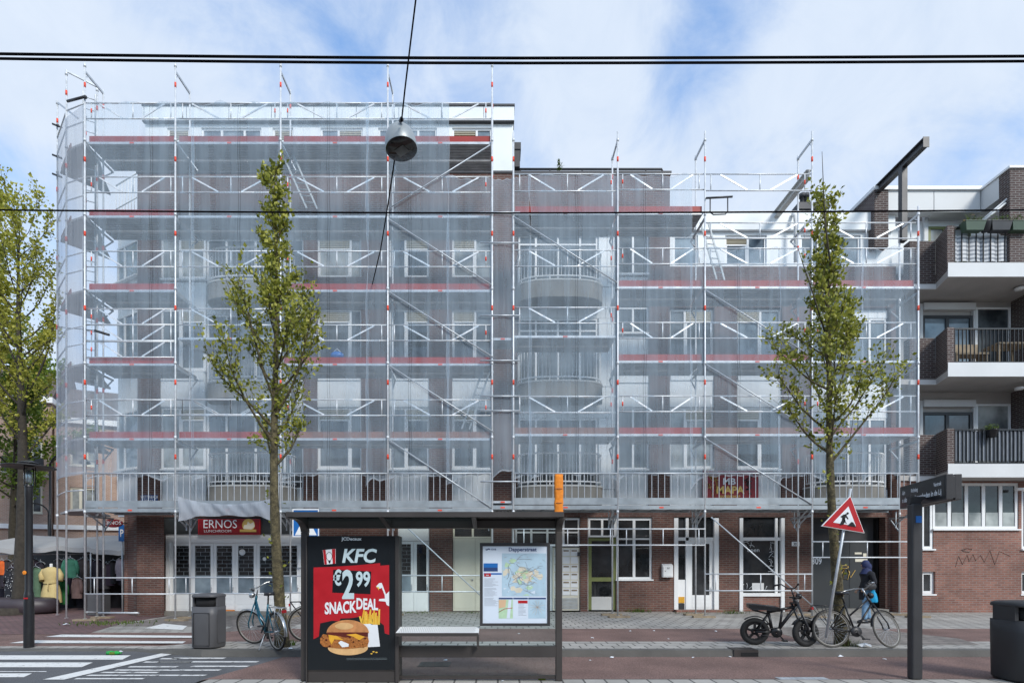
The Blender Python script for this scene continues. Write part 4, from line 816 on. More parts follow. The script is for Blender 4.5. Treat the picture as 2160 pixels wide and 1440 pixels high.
# table and bench on the middle balcony
o = thing('balcony_bench', 'wooden bench behind the bars of the middle balcony', 'bench', at(2040, 755, 17.2)); zf_ = ZZ(765, YB) + 0.05
s = MB(); u = XX(2040, 17.1); s.box(u - 0.5, u + 0.5, 16.9, 17.3, zf_ + 0.4, zf_ + 0.46); [s.box(u - 0.48 + 0.9 * k, u - 0.42 + 0.9 * k, 16.92, 17.28, zf_, zf_ + 0.4) for k in (0, 1)]; s.build('seat', M['wood'], o); s = MB(); s.box(u - 0.5, u + 0.5, 17.3, 17.34, zf_ + 0.46, zf_ + 0.85); s.build('backrest', M['wood'], o)
o = thing('balcony_table', 'slatted wooden table beside the bench on the middle balcony', 'table', at(2120, 755, 17.2)); u = XX(2118, 17.1)
s = MB(); s.box(u - 0.45, u + 0.6, 16.8, 17.4, zf_ + 0.68, zf_ + 0.73); s.build('tabletop', M['wood'], o)
for k in (-0.4, 0.5):
    for y in (16.85, 17.35): s = MB(); s.box(u + k - 0.03, u + k + 0.03, y - 0.03, y + 0.03, zf_, zf_ + 0.678); s.build('leg', M['wood'], o)

# ------------------------------------------------------------------ scaffolding
YF, YI = 15.6, 16.33
S = thing('scaffolding', 'galvanised tube scaffold with red toe boards and white netting covering the whole brick block', 'scaffolding', (0, 15.9, 0.1))
SP = [179, 370, 592, 818, 1038, 1083, 1303, 1487, 1713, 1937]
def SX(i): return XX(SP[i], YF)
tops = [133, 133, 133, 133, 133, 280, 278, 277, 277, 435]
lowz = 4.66; stdz = []
def standard(x, y, z0, z1, marks=True, r=0.0242):
    b = MB(); b.tube([(x, y, z0), (x, y, z1)], r, 8); b.lathe([(0.06, z0 - 0.001), (0.06, z0 + 0.006)], (x, y, 0), 4)
    z = lowz
    while z < z1 and marks: b.tube([(x, y, z - 0.07), (x, y, z + 0.07)], r + 0.003, 8, 1); z += 2.1
    z = 3.12
    while z < z1: b.tube([(x, y, z - 0.05), (x, y, z + 0.03)], r + 0.012, 8, 0); z += 2.1
    b.build('standard', [M['alu'], M['mark']], S)
def gz(x): return zp(x) + 0.05
for i, t in enumerate(tops):
    x = SX(i); zt = ZZ(t, YF)
    standard(x, YF, gz(x) + 0.012, zt); zt2 = zt - (0.14 if i != 5 else 0.8)
    standard(x, YI, gz(x) + 0.012, zt2, marks=(i % 2 == 0))
    q = random.Random(i)
    for y in (YF, YI):
        sb = MB(); a = q.uniform(-.2, .2); c = Vector((x + q.uniform(-.05, .05), y, gz(x) - 0.05)); d = Vector((math.cos(a), math.sin(a), 0)) * 0.3; sb.bar(c - d + Vector((0, 0, 0.028)), c + d + Vector((0, 0, 0.028)), 0.2, 0.05); sb.build('sole_board', M['wood'], S)
    tb = MB(); tb.bar((x, YF, zt2 - 0.1), (x, YI, zt2 - 0.1), 0.035, 0.06); tb.bar((x, YF + 0.01, zt2 - 0.25), (x, YF + 0.16, zt2 - 0.12), 0.03, 0.02); tb.build('top_frame', M['steel'], S)
    z = 3.0
    while z < zt2 - 1: tr = MB(); tr.bar((x, YF, z), (x, YI, z), 0.04, 0.06); tr.bar((x, YI, z), (x, YI + 0.42, z), 0.04, 0.05); tr.bar((x, YI + 0.02, z - 0.4), (x, YI + 0.38, z - 0.03), 0.03, 0.03); z += 2.1; tr.build('transom', M['steel'], S)
# levels: photo row of the deck underside at the front
LV = [1078, 927, 769, 613, 456, 300]; LR = [1072, 918, 763, 606, 449]
def zl(row): return ZZ(row, YF)
decks = {}
def deck(i, row, toe='red', inner=True, x0=None, x1=None):
    a = (SX(i) if x0 is None else x0) + 0.03; c = (SX(i + 1) if x1 is None else x1) - 0.03; z = zl(row)
    d = MB(); spec = [(YF + 0.10, YF + 0.40), (YF + 0.415, YF + 0.715)] + ([(YI + 0.04, YI + 0.40)] if inner else [])
    for y0, y1 in spec:
        d.box(a, c, y0, y1, z + 0.03, z + 0.06, 1)
        for k in range(3): d.box(a + 0.002, c - 0.002, y0 + (y1 - y0) * k / 3 + 0.012, y0 + (y1 - y0) * (k + 1) / 3 - 0.012, z + 0.012, z + 0.0285, 1)
    d.box(a, c, YF + 0.07, YF + 0.098, z, z + 0.062, 0); d.box(a, c, spec[-1][1] + 0.001, spec[-1][1] + 0.02, z, z + 0.06, 0)
    d.box((a + c) / 2 - 0.06, (a + c) / 2 + 0.06, YF + 0.062, YF + 0.069, z + 0.012, z + 0.05, 2)
    d.build('deck', [M['steel'], M['deck_under'], M['mark']], S)
    if toe:
        t = MB(); t.box(a + 0.02, c - 0.02, YF + 0.10, YF + 0.13, z + 0.064, z + 0.25, 0); t.build('toe_board', M['toe' if toe == 'red' else 'toe_wood'], S)
def guard(i, top, low, y=YF + 0.045, x0=None, x1=None, diag=True):
    a = (SX(i) if x0 is None else x0); c = (SX(i + 1) if x1 is None else x1); zt, zb = zl(top), zl(low); w = c - a; b = MB()
    b.tube([(a, y, zt), (c, y, zt)], 0.019, 6); b.tube([(a, y, zb), (c, y, zb)], 0.019, 6)
    if diag and w > 1:
        b.bar((a + 0.15 * w, y, zt - 0.02), (a + 0.4 * w, y, zb + 0.02), 0.018, 0.04); b.bar((a + 0.62 * w, y, zb + 0.02), (a + 0.87 * w, y, zt - 0.02), 0.018, 0.04)
        for t in (0.06, 0.52, 0.94): b.tube([(a + t * w, y, zb), (a + t * w, y, zt)], 0.017, 6)
        q = 0.94 if i % 2 else 0.06; zm = (zt + zb) / 2; b.tube([(a + q * w, y, zm - 0.06), (a + q * w, y, zm + 0.06)], 0.021, 6, 1)
    b.build('guard_rail', [M['alu'], M['mark']], S)
for i in range(4):
    for k, row in enumerate(LV):
        if k == 0: continue
        if i == 1 and k in (2, 3): continue
        toe = 'red' if (k == 5 or (k == 4 and i == 0) or (k == 3) or (k == 2) or (k == 1 and i < 2)) else ('wood' if k == 1 else None)
        deck(i, row, toe); guard(i, row - 85, row - 52)
    if i < 1: guard(i, 650, 683); guard(i, 719, 752)
deck(1, 714, None); guard(1, 650, 684); guard(1, 528, 561); guard(1, 841, 873)
deck(5, 449, 'red'); deck(5, 710, None); deck(5, 918, 'wood')
for q in ((365, 401), (526, 560), (647, 680), (835, 869)): guard(5, *q)
for i in (6, 7, 8):
    for k, row in enumerate(LR):
        if k == 0 or (k == 4 and i > 6): continue
        toe = 'red' if k in (2, 3, 4) or (k == 1 and i != 7) else 'wood'
        if k == 2 and i == 8: toe = None
        deck(i, row, toe); guard(i, row - 84, row - 51)
guard(7, 365, 400); guard(7, 468, 501); guard(8, 468, 501)
for row in (560, 715, 870, 1060): deck(4, row, None, inner=False) if row in (715, 1060) else None
gb = MB()
for row in (316, 448, 512, 665, 760, 835, 866, 1015): gb.tube([at(1024, row + 620 - 620, YF - 0.03) + Vector((-0.15, 0, 0)), at(1097, row, YF - 0.03)], 0.02, 6) if row > 440 else None
gb.build('coupling_tube', M['steel'], S)
# walkway with bar railing
for i in range(9):
    row = LV[0] if i < 4 else LR[0]; a, c = SX(i) + 0.02, SX(i + 1) - 0.02; z = zl(row)
    d = MB()
    for y0, y1 in ((YF + 0.02, YF + 0.36), (YF + 0.37, YF + 0.71), (YI + 0.03, YI + 0.43)): d.box(a, c, y0, y1, z + 0.05, z + 0.09, 1)
    d.box(a, c, YF - 0.01, YF + 0.018, z - 0.02, z + 0.09); d.box(a, c, YI + 0.433, YI + 0.45, z, z + 0.09)
    for k in range(5): d.bar((lerp(a, c, (k + .5) / 5), YF + 0.03, z + 0.03), (lerp(a, c, (k + .5) / 5), YI + 0.42, z + 0.03), 0.05, 0.038)
    d.box((a + c) / 2 - 0.06, (a + c) / 2 + 0.06, YF - 0.016, YF - 0.011, z + 0.01, z + 0.05, 2)
    d.build('walkway_deck', [M['galv'], M['steel'], M['mark']], S)
    if i == 4: continue
    r_ = MB(); zb_, zt = z + 0.11, ZZ(998, YF)
    kb = MB(); kb.box(a, c, YF - 0.02, YF + 0.005, zb_, zb_ + 0.19, 0); kb.build('kick_board', M['galv'], S)
    r_.tube([(a, YF - 0.01, zt), (c, YF - 0.01, zt)], 0.02, 6)
    n = round((c - a) / 0.18)
    for k in range(n + 1): x = lerp(a + 0.03, c - 0.03, k / n); r_.tube([(x, YF - 0.01, zb_ + 0.1), (x, YF - 0.01, zt)], 0.0105, 5, cap=False)
    r_.build('bar_railing', M['steel'], S)
    for x in (a + 0.02, lerp(a, c, 0.97)):
        ub = MB(); ub.bar((x, YI, z - 0.02), (x, YI, z - 0.5), 0.03, 0.03); ub.bar((x, YF + 0.03, z - 0.03), (x, YI, z - 0.4), 0.03, 0.03)
        ub.build('bracket', M['steel'], S)
# diagonal braces on the face
def brace(p, q, y=YF - 0.035, r=0.019):
    b = MB(); b.tube([at(*p, y), at(*q, y)], r, 6); b.build('brace', M['steel'], S)
for p, q in (((820, 615), (1040, 753)), ((820, 770), (1040, 910)), ((820, 927), (1036, 1070)), ((820, 462), (1036, 600)), ((820, 440), (1034, 306)), ((1084, 457), (1302, 596)),
             ((1489, 612), (1713, 752)), ((1489, 768), (1713, 908)), ((1489, 925), (1713, 1063)), ((1500, 1090), (1722, 1284)), ((860, 1113), (1036, 1276))): brace(p, q)
# rails near the ground
def rail(px0, px1, py, y=YF - 0.03):
    return [at(px0, py, y), at(px1, py, y)]
for seg in (((180, 370), 1218, 1252), ((370, 592), 1217, 1251), ((592, 818), 1214, 1249), ((818, 1038), 1213, 1247), ((1083, 1303), 1115, 1149), ((1303, 1487), 1115, 1149), ((1487, 1713), 1210, 1245), ((1713, 1937), 1142, 1175)):
    b = MB(); (a, c), t, l = seg
    b.tube(rail(a, c, t), 0.019, 6); b.tube(rail(a, c, l), 0.019, 6)
    for f in (0.1, 0.52, 0.93): x = lerp(a, c, f); b.tube([at(x, t, YF - 0.03), at(x, l, YF - 0.03)], 0.015, 6)
    b.build('low_rail', M['alu'], S)
b = MB(); b.tube([at(208, 1292, 15.9), at(292, 1292, 15.6)], 0.03, 8); b.tube([at(180, 1290, 15.6), at(216, 1291, 16.3)], 0.02, 6); b.build('tie_tube', M['steel'], S)
# return of the scaffold round the corner
ret = [(140, 148, 15.86, 205, 183, 16.4), (121, 212, 16.86, None, None, None)]
xa, xb = XX(140, 15.86), XX(121, 16.86)
standard(xa, 15.86, 0.09, ZZ(148, 15.86)); standard(XX(205, 16.4), 16.4, 0.09, ZZ(183, 16.4)); standard(xb, 16.86, 0.09, ZZ(212, 16.86)); standard(xb + 0.5, 17.35, 0.09, ZZ(212, 16.86))
def obx(p, q, z, h, wd, mm, name):
    b = MB(); p = Vector((p[0], p[1], z)); q = Vector((q[0], q[1], z)); b.bar(p, q, wd, h); return b.build(name, mm, S)
for k, row in enumerate(LV):
    z = zl(row)
    b = MB(); b.prism([(x, y, z + .03) for x, y in ((SX(0) - .02, 15.68), (xa + .06, 15.92), (xb + .06, 16.9), (xb + .9, 17.9), (XX(222, 17.3), 17.3), (XX(212, 16.5), 16.5))], (0, 0, .06)); b.build('deck', M['deck_under'], S)
    if k: obx((xa + 0.1, 15.9), (xb + 0.1, 16.9), z + 0.13, 0.14, 0.03, M['toe_wood' if k != 3 else 'toe'], 'toe_board')
    for dz in (0.6, 1.1):
        b = MB(); b.tube([(xa, 15.86, z + dz), (xb, 16.86, z + dz)], 0.019, 6); b.tube([(xa, 15.86, z + dz), (SX(0), YF, z + dz)], 0.019, 6); b.build('guard_rail', M['alu'], S)
    b = MB(); b.tube([(xa + 0.3, 16.1, z + 1.9), (xb + 0.55, 17.2, z + 0.1)], 0.025, 6); b.tube([(xa + 0.55, 16.25, z + 1.9), (xb + 0.8, 17.35, z + 0.1)], 0.025, 6)
    for j in range(8): f = (j + .5) / 8; b.tube([(lerp(xa + .3, xb + .55, f), lerp(16.1, 17.2, f), z + 1.9 - 1.8 * f), (lerp(xa + .55, xb + .8, f), lerp(16.25, 17.35, f), z + 1.9 - 1.8 * f)], 0.014, 5)
    b.build('stair_ladder', M['steel'], S)
b = MB(); b.bar((xa, 15.86, ZZ(150, 15.86)), (XX(205, 16.4), 16.4, ZZ(183, 16.4)), 0.035, 0.05); b.bar((xb, 16.86, ZZ(216, 16.86)), (xa, 16.3, ZZ(250, 16.3)), 0.035, 0.05); b.build('top_frame', M['steel'], S)
b = MB()
for pz in (205, 270, 310): c = at(122, pz + 60, 16.8); b.tube([c + Vector((-.16, 0, .05)), c + Vector((.12, 0, -.06))], 0.03, 6); b.ball(c, 0.045, 8, 6)
c = at(142, 214, 15.8); b.tube([c, at(180, 204, 15.55)], 0.035, 6); b.ball(at(180, 205, 15.55), 0.05, 8, 6); b.build('coupler', M['char'], S)
# ladders and small pieces standing inside
def ladder(p, q, label, w=0.36, n=9, y2=None):
    p, q = Vector(p), Vector(q); o = thing('ladder', label, 'ladder', p); s = Vector((w / 2, 0.02, 0)); b = MB()
    b.bar(p - s, q - s, 0.022, 0.05); b.bar(p + s, q + s, 0.022, 0.05); b.build('stile', M['galv'], o)
    b = MB()
    for k in range(1, n): c = p.lerp(q, k / n); b.tube([c - s, c + s], 0.014, 6)
    b.build('rung', M['galv'], o)
ladder(at(982, 905, 16.1), at(1028, 775, 16.1), 'leaning aluminium ladder on a scaffold deck beside the gap between the two blocks', 0.22)
ladder(at(658, 440, 16.2), at(598, 305, 15.95), 'steep aluminium access ladder under the topmost scaffold deck, behind the net', 0.3, 10)
ladder(at(1520, 590, 16.3), at(1486, 470, 16.3), 'narrow aluminium ladder beside the end of the red planked deck, above the net edge', 0.25, 8)
bg = thing('tool_bag', 'blue tool bag lying on a scaffold deck behind the net', 'bag', at(711, 755, 15.95)); b = MB(); c = at(711, 750, 15.85); b.ball(c, (0.2, 0.12, 0.12), 12, 8); b.build('bag', M['blue'], bg); b = MB(); b.tube([c + Vector((-.1, 0, .1)), c + Vector((0, 0, .2)), c + Vector((.1, 0, .1))], 0.012, 6); b.build('handle', M['white'], bg)
# tube frame hooked on the end of the top planked deck
b = MB(); b.tube([at(1489, 418, YF - .05), at(1545, 415, YF - .05)], 0.03, 6); b.tube([at(1498, 418, YF - .05), at(1498, 448, YF - .05), at(1505, 453, YF - .05), at(1530, 452, YF - .05), at(1535, 446, YF - .05), at(1535, 416, YF - .05)], 0.018, 6); b.build('hook_bracket', M['char'], S)

# ------------------------------------------------------------------ debris net sheets
def net_sheet(label, pxl, pxr, top, bot, Y=YF + 0.032, seamx=(), mname='net', amp=0.012, seed=0, slit=None, tips=True, Yr=None, tops=None):
    """a sheet of netting hung on the standards; slit=(side, py, half height, width) leaves an open lens at one edge"""
    q = random.Random(seed); zt, zb = ZZ(top, Y), ZZ(bot, Y); Y += .006 * (seed % 2); x0, x1 = XX(pxl - 5, Y), XX(pxr + 1, Y); Yr = Y if Yr is None else Yr
    nx = max(8, int((x1 - x0) / 0.06)); nz = 80; ph = [q.uniform(0, 6.28) for _ in range(6)]; b = MB(); vs = []
    tip = []
    for k in range(nx + 1):
        xk = lerp(x0, x1, k / nx); tip.append(.03 * abs(math.sin(xk * 5 + ph[1])) + .02 * math.sin(xk * 17 + ph[2]) + .26 * math.exp(-abs(xk - x0) / .13) + .14 * max(0, math.sin(xk * 1.9 + ph[0])) ** 14)
    for j in range(nz + 1):
        f = j / nz; z = lerp(zb, zt, f)
        for i in range(nx + 1):
            u = i / nx; x = lerp(x0, x1, u); y = lerp(Y, Yr, u)
            if slit:
                sd, py, hh, wd = slit; t = (z - ZZ(py, Y)) / hh
                if abs(t) < 1: k = wd * (1 - t * t) ** 1.5; x += (k if sd == 'l' else -k) * ((1 - u) ** 3 if sd == 'l' else u ** 3)
            zz = z
            if tips and j < 3: zz -= (3 - j) / 3 * tip[i]
            if j > nz - 3: zz += (0.03 * math.sin(x * 7 + ph[1]) - 0.02 - (0.05 * math.sin(u * math.pi * 3 + ph[2]) ** 2)) * (j - nz + 3) / 3
            lo = math.exp(-(z - zb) / 0.7); hi = math.exp(-(zt - z) / 0.4)
            lo *= .75 + .5 * math.sin(x * 1.1 + ph[2]); dy = amp * (math.sin(x * 5 + z * 0.4 + ph[3]) + 0.5 * math.sin(x * 13 + z * 0.9 + ph[4])) * (0.35 + 3.6 * lo + 2.2 * hi) + amp * 1.6 * mnoise.noise(Vector((x * 3.2, z * 0.7, seed))) + amp * 1.2 * math.sin((x - z * .45) * 9 + ph[5]) * lo
            x += 0.012 * math.sin(z * 2.3 + ph[5]) + 0.006 * math.sin(z * 6 + ph[2])
            vs.append((x, y + max(-0.045, min(0.03 + 0.05 * lo, dy)), zz))
    fs = []; 
    for j in range(nz):
        for i in range(nx): k = j * (nx + 1) + i; fs.append((k, k + 1, k + nx + 2, k + nx + 1))
    b.add(vs, fs, 0, True)
    t = b.build('debris_net', M[mname]); tag(t, label, 'net', 'white debris netting hung on the scaffold')
    org = Vector(t.location)
    e = MB()                                                     # hemmed edges and bottom hem
    col = lambda i: [Vector(vs[j * (nx + 1) + i]) for j in range(nz + 1)]
    for pts, w in ((col(0), 0.013), (col(nx), 0.010)):
        for a, c in zip(pts, pts[1:]): e.add([a + Vector((0, -.006, 0)), a + Vector((w, -.006, 0)), c + Vector((w, -.006, 0)), c + Vector((0, -.006, 0))], [(0, 1, 2, 3)], 0)
    for row, h in ((0, 0.045), (nz, -0.025)):
        pts = [Vector(vs[row * (nx + 1) + i]) for i in range(nx + 1)]
        for a, c in zip(pts, pts[1:]): e.add([a + Vector((0, -.006, 0)), c + Vector((0, -.006, 0)), c + Vector((0, -.006, h)), a + Vector((0, -.006, h))], [(0, 1, 2, 3)], 0)
    e.build('hem', M['net_seam'], t)
    for sx in seamx:
        e = MB()
        for off in (0, 0.06):
            i = min(nx - 1, max(0, int((XX(sx, Y) + off - x0) / (x1 - x0) * nx))); pts = col(i); d = XX(sx, Y) + off - pts[nz // 2].x
            for a, c in zip(pts, pts[1:]): e.add([a + Vector((d, -.005, 0)), a + Vector((d + .011, -.005, 0)), c + Vector((d + .011, -.005, 0)), c + Vector((d, -.005, 0))], [(0, 1, 2, 3)], 0)
        e.build('stitched_seam', M['net_thread'], t)
    return t
net_sheet('wide net sheet next to the corner scaffold tube, beside the first stitched seam', 182, 408, 213, 1002, seamx=(315,), seed=1)
net_sheet('net sheet behind the upper crown of the tree in front of the lunchroom', 409, 592, 214, 1002, seamx=(503,), seed=2)
net_sheet('net sheet between the tree crown and the end of the lamp cable', 593, 776, 214, 1002, seamx=(690,), seed=3, slit=('r', 640, 0.9, 0.05))
net_sheet('net sheet behind the hanging street lamp', 777, 946, 215, 1003, seamx=(862,), seed=4, slit=('l', 560, 1.0, 0.05))
net_sheet('short net sheet hung below the one uncovered red toe board', 947, 1037, 372, 1000, seed=5, slit=('l', 430, 0.8, 0.04))
net_sheet('narrow net strip closing the gap between the two scaffold blocks', 1040, 1082, 374, 992, seed=6, amp=0.02)
net_sheet('narrow net sheet with a dark open slit, over the edge of the round balconies', 1085, 1119, 368, 1000, seed=7, slit=('r', 450, 1.0, 0.05))
net_sheet('net sheet in front of the three stacked round balconies', 1120, 1302, 366, 1000, seamx=(1215,), seed=8, slit=('l', 460, 0.9, 0.07))
net_sheet('net sheet whose top corner ends in mid air beside the bare top guard rails', 1305, 1459, 367, 1000, seamx=(1357,), seed=9, slit=('r', 700, 1.2, 0.04))
net_sheet('net sheet over the barber signboard', 1461, 1645, 521, 1002, seamx=(1555,), seed=10)
net_sheet('net sheet behind the crown of the tree with the leaning roadworks sign', 1647, 1820, 520, 1002, seamx=(1710,), seed=11, slit=('l', 640, 0.9, 0.06))
net_sheet('creased net sheet at the end of the scaffold beside the brick balconies', 1822, 1935, 521, 1000, seed=12, amp=0.03)
# corner strip turning back
b = MB(); pts = [(SX(0) - 0.03, YF - 0.02), (xa - 0.05, 15.84), (lerp(xa, xb, .5) - 0.06, 16.3), (xb - 0.06, 16.9)]
vs = []; nz = 40
for j in range(nz + 1):
    for k, (x, y) in enumerate(pts):
        f = j / nz; z = lerp(ZZ(1000, YF), ZZ(222 + 14 * k, YF), f); vs.append((x + 0.004 * math.sin(z * 1.7 + k * 2), y + 0.004 * math.sin(z * 1.3 + k), z - (0.04 * (k % 2) if j == 0 else 0)))
b.add(vs, [(j * 4 + k, j * 4 + k + 1, j * 4 + k + 5, j * 4 + k + 4) for j in range(nz) for k in range(3)], 0, True)
tag(b.build('debris_net', M['net_fold']), 'net strip wrapped round the street corner of the scaffold beside the big tree', 'net', 'white debris netting hung on the scaffold')
# loose cloth hung over the lunchroom sign
b = MB(); nx, ny = 40, 12; vs = []
for j in range(ny + 1):
    for i in range(nx + 1):
        u, v = i / nx, j / ny; px = lerp(376, 579, u)
        tp = 1046 + 17 * math.sin(math.pi * u) ** 0.8 + (4 * (u > 0.5) * (u - 0.5)); bt = 1099 - 12 * math.sin(math.pi * u) ** 0.5 + 3 * math.sin(u * 21) * (1 if abs(u - .5) > .3 else .4)
        p = at(px, lerp(bt, tp, v), YF - 0.07); p.y += 0.025 * math.sin(u * 19 + v * 3) * (1 - v * .4) + 0.02 * math.sin(u * 47 + v * 6); vs.append(p)
b.add(vs, [(j * (nx + 1) + i, j * (nx + 1) + i + 1, (j + 1) * (nx + 1) + i + 1, (j + 1) * (nx + 1) + i) for j in range(ny) for i in range(nx)], 0, True)
nf = netmat('cloth_net', 0.8, (0.62, 0.66, 0.72), 0.15)
tag(b.build('hanging_cloth', nf), 'sagging strip of white net cloth hung under the walkway above the lunchroom sign', 'cloth')
# ------------------------------------------------------------------ bus shelter
YP = 7.7; PZ = 0.006
SH = thing('bus_shelter', 'dark grey glazed bus shelter with a bench, a burger advertisement and a transit map', 'bus shelter', (XX(910, YP), YP, PZ))
zr = 2.23; k_ = 1.09; YN = YP / k_
for px in (643.5, 1178.5):
    x = XX(px, YP); b = MB(); b.box(x - 0.044, x + 0.044, YP - 0.05, YP + 0.05, PZ, zr - 0.16); b.build('post', M['char_brown'], SH, bevel=0.008)
    b = MB()                                                     # curved bracket carrying the roof
    pr = [(YP + 0.05, zr - 0.158), (YP - 0.05, zr - 0.158)] + [(YP - 0.05 - 0.32 * (1 - math.cos(t * math.pi / 16)), zr - 0.16 + 0.15 * math.sin(t * math.pi / 16)) for t in range(1, 9)] + [(YN + 0.05, zr - 0.012), (YN + 0.05, zr - 0.003), (YP + 0.05, zr - 0.003)]
    b.prism([(x - 0.044, y, z) for y, z in pr], (0.088, 0, 0)); b.build('bracket', M['char_brown'], SH)
xl, xr = XX(603, YN), XX(1190, YN)
b = MB(); b.box(xl, xr, YN, YN + 0.05, zr, zr + 0.065); b.box(xl, xr, YP + 0.02, YP + 0.1, zr, zr + 0.06); b.box(xl, xl + 0.05, YN + 0.05, YP + 0.02, zr, zr + 0.06); b.box(xr - 0.05, xr, YN + 0.05, YP + 0.02, zr, zr + 0.06)
x_ = XX(1000, YP)
b.box(x_, xr - 0.05, YN + 0.05, YP + 0.02, zr + 0.02, zr + 0.05); b.build('roof_frame', M['char_brown'], SH)
b = MB(); b.box(xl + 0.05, x_ - 0.002, YN + 0.05, YP + 0.02, zr + 0.03, zr + 0.042); b.build('roof_glass', M['roof_glass'], SH)
for px in (822, 1003): b = MB(); x = XX(px, YP); b.prism([(x - 0.03, YP - 0.04, zr - 0.11), (x - 0.03, YN + 0.06, zr - 0.003), (x - 0.03, YP - 0.04, zr - 0.003)], (0.06, 0, 0)); b.build('roof_rib', M['char_brown'], SH)
b = MB(); b.box(XX(650.5, YP), XX(1172, YP), YP - 0.04, YP + 0.04, ZZ(1114, YP), zr - 0.004); b.build('roof_beam', M['char_brown'], SH)
b = MB(); b.box(XX(841, YP), XX(1172, YP), YP - 0.06, YP + 0.04, ZZ(1384, YP), ZZ(1361, YP)); b.build('lower_beam', M['char_brown'], SH)
b = MB(); b.box(XX(841, YP), XX(1172, YP), YP - 0.03, YP + 0.03, ZZ(1429, YP), ZZ(1423, YP)); b.build('bottom_rail', M['char_brown'], SH)
b = MB(); b.box(XX(841, YP), XX(914, YP) - 0.004, YP - 0.006, YP + 0.006, ZZ(1423, YP), ZZ(1114, YP) - 0.003); b.box(XX(914, YP) + 0.004, XX(1172, YP), YP - 0.006, YP + 0.006, ZZ(1423, YP), ZZ(1114, YP) - 0.003); b.build('glass_panel', M['clear'], SH)
b = MB(); zs = 0.715; xa_, xb_ = XX(838, 7.45), XX(1010, 7.45)
b.hexa([(xa_, 7.34, zs - 0.03), (xb_, 7.34, zs - 0.03), (xb_, 7.69, zs + 0.01), (xa_, 7.69, zs + 0.01), (xa_, 7.34, zs), (xb_, 7.34, zs), (xb_, 7.69, zs + 0.04), (xa_, 7.69, zs + 0.04)]); bs = b.build('bench_seat', M['white'], SH)
b = MB()
for r_ in range(5):
    for c in range(34):
        x = lerp(xa_ + 0.04, xb_ - 0.04, (c + (r_ % 2) * .5) / 34); y = 7.38 + r_ * 0.065; z = zs + (y - 7.34) / 0.35 * 0.04 + 0.002; b.add([(x - .008, y - .008, z - .001), (x + .008, y - .008, z - .001), (x + .008, y + .008, z + .001), (x - .008, y + .008, z + .001)], [(0, 1, 2, 3)])
b.build('seat_hole', M['char'], bs)['kind'] = 'stuff'
b = MB(); b.box(xa_, xb_, 7.325, 7.338, zs - 0.045, zs - 0.002); b.box(xb_ - 0.03, xb_ - 0.002, 7.5, 7.6, ZZ(1361, YP), zs - 0.02); b.build('bench_frame', M['char_brown'], SH)
# advertising case; pz() reads the photo enlarged 3.6 times
YA = 7.55
def pz(zx, zy, lift=0.0): p = at(620 + zx / 3.6, 1040 + zy / 3.6, YA); p.y -= lift; return p
def flat(mb, pts, lift, mi=0, th=0.001): mb.prism([pz(x, y, lift) for x, y in pts], (0, th, 0), mi); return mb
b = MB(); a, c = pz(102, 1432), pz(768, 322); b.box(a.x, c.x, YA + 0.02, YA + 0.25, PZ, c.z); b.box(a.x - 0.0, c.x + 0.0, YA + 0.002, YA + 0.0195, ZZ(1040 + 1345 / 3.6, YA), c.z); b.box(a.x - 0.02, a.x - 0.002, YA - 0.01, YA + 0.24, PZ, c.z); b.box(c.x + 0.002, c.x + 0.05, YA - 0.01, YA + 0.26, PZ, c.z)
cs = b.build('advertising_case', M['char_brown'], SH, bevel=0.006)
b = MB(); flat(b, [(104, 1338), (104, 326), (766, 326), (766, 1338)], 0.002); b.text('JCDecaux', pz(438, 356, 0.006), 0.043, sx=1.1, mi=1, bold=0.03); b.build('glazed_border', [M['poster_black'], M['poster_white']], cs)
ad = MB(); P_ = [M['poster_black'], M['poster_red'], M['poster_light'], M['poster_white'], M['bun'], M['bun_pale'], M['chicken'], M['cheese'], M['fries'], M['sauce']]
flat(ad, [(152, 1282), (152, 368), (725, 368), (725, 1282)], 0.004, 0)
flat(ad, [(150, 1105), (150, 562), (300, 556), (470, 546), (655, 528), (656, 548), (724, 543), (724, 1072), (690, 1060), (684, 1000), (640, 965), (560, 940), (500, 935), (440, 945), (355, 948), (345, 970), (290, 965), (200, 985), (190, 1085)], 0.006, 1)
flat(ad, [(300, 578), (588, 592), (582, 764), (292, 752)], 0.008, 0)
Kx = dict(lift=0.0)
ad.text('KFC', pz(490, 522, 0.008), 0.185, sx=0.98, mi=2, bold=0.03, shear=0.18)
flat(ad, [(220, 430), (318, 420), (318, 532), (232, 540)], 0.008, 3)
for q in ([(222, 430), (242, 428), (252, 537), (234, 539)], [(290, 424), (316, 421), (316, 532), (296, 534)]): flat(ad, q, 0.010, 1)
ad.tube([pz(250 + 22 * math.cos(t / 2.5) + 20, 478 + 32 * math.sin(t / 2.5), 0.010) for t in range(17)], 0.003, 4, 0); flat(ad, [(262, 512), (282, 512), (276, 530), (268, 530)], 0.010, 0)
ad.text('€', pz(333, 694, 0.011), 0.2, sx=0.62, mi=2, bold=0.03); ad.text('2', pz(413, 792, 0.011), 0.385, sx=0.62, mi=2, bold=0.03); ad.text('99', pz(526, 702, 0.011), 0.2, sx=0.72, mi=2, bold=0.03)
ad.text('SNACK', pz(353, 906, 0.011), 0.155, u=(1, 0, 0.06), sx=0.6, mi=3, bold=0.035); ad.text('DEAL', pz(556, 878, 0.011), 0.148, u=(1, 0, -0.05), sx=0.6, mi=3, bold=0.035)
# white bird at the edge
flat(ad, [(724, 855), (705, 845), (697, 820), (645, 815), (650, 800), (692, 797), (690, 770), (668, 715), (655, 722), (630, 715), (625, 705), (648, 680), (668, 678), (676, 700), (700, 765), (724, 742)], 0.009, 3); flat(ad, [(624, 706), (648, 712), (646, 735), (636, 718)], 0.011, 8)
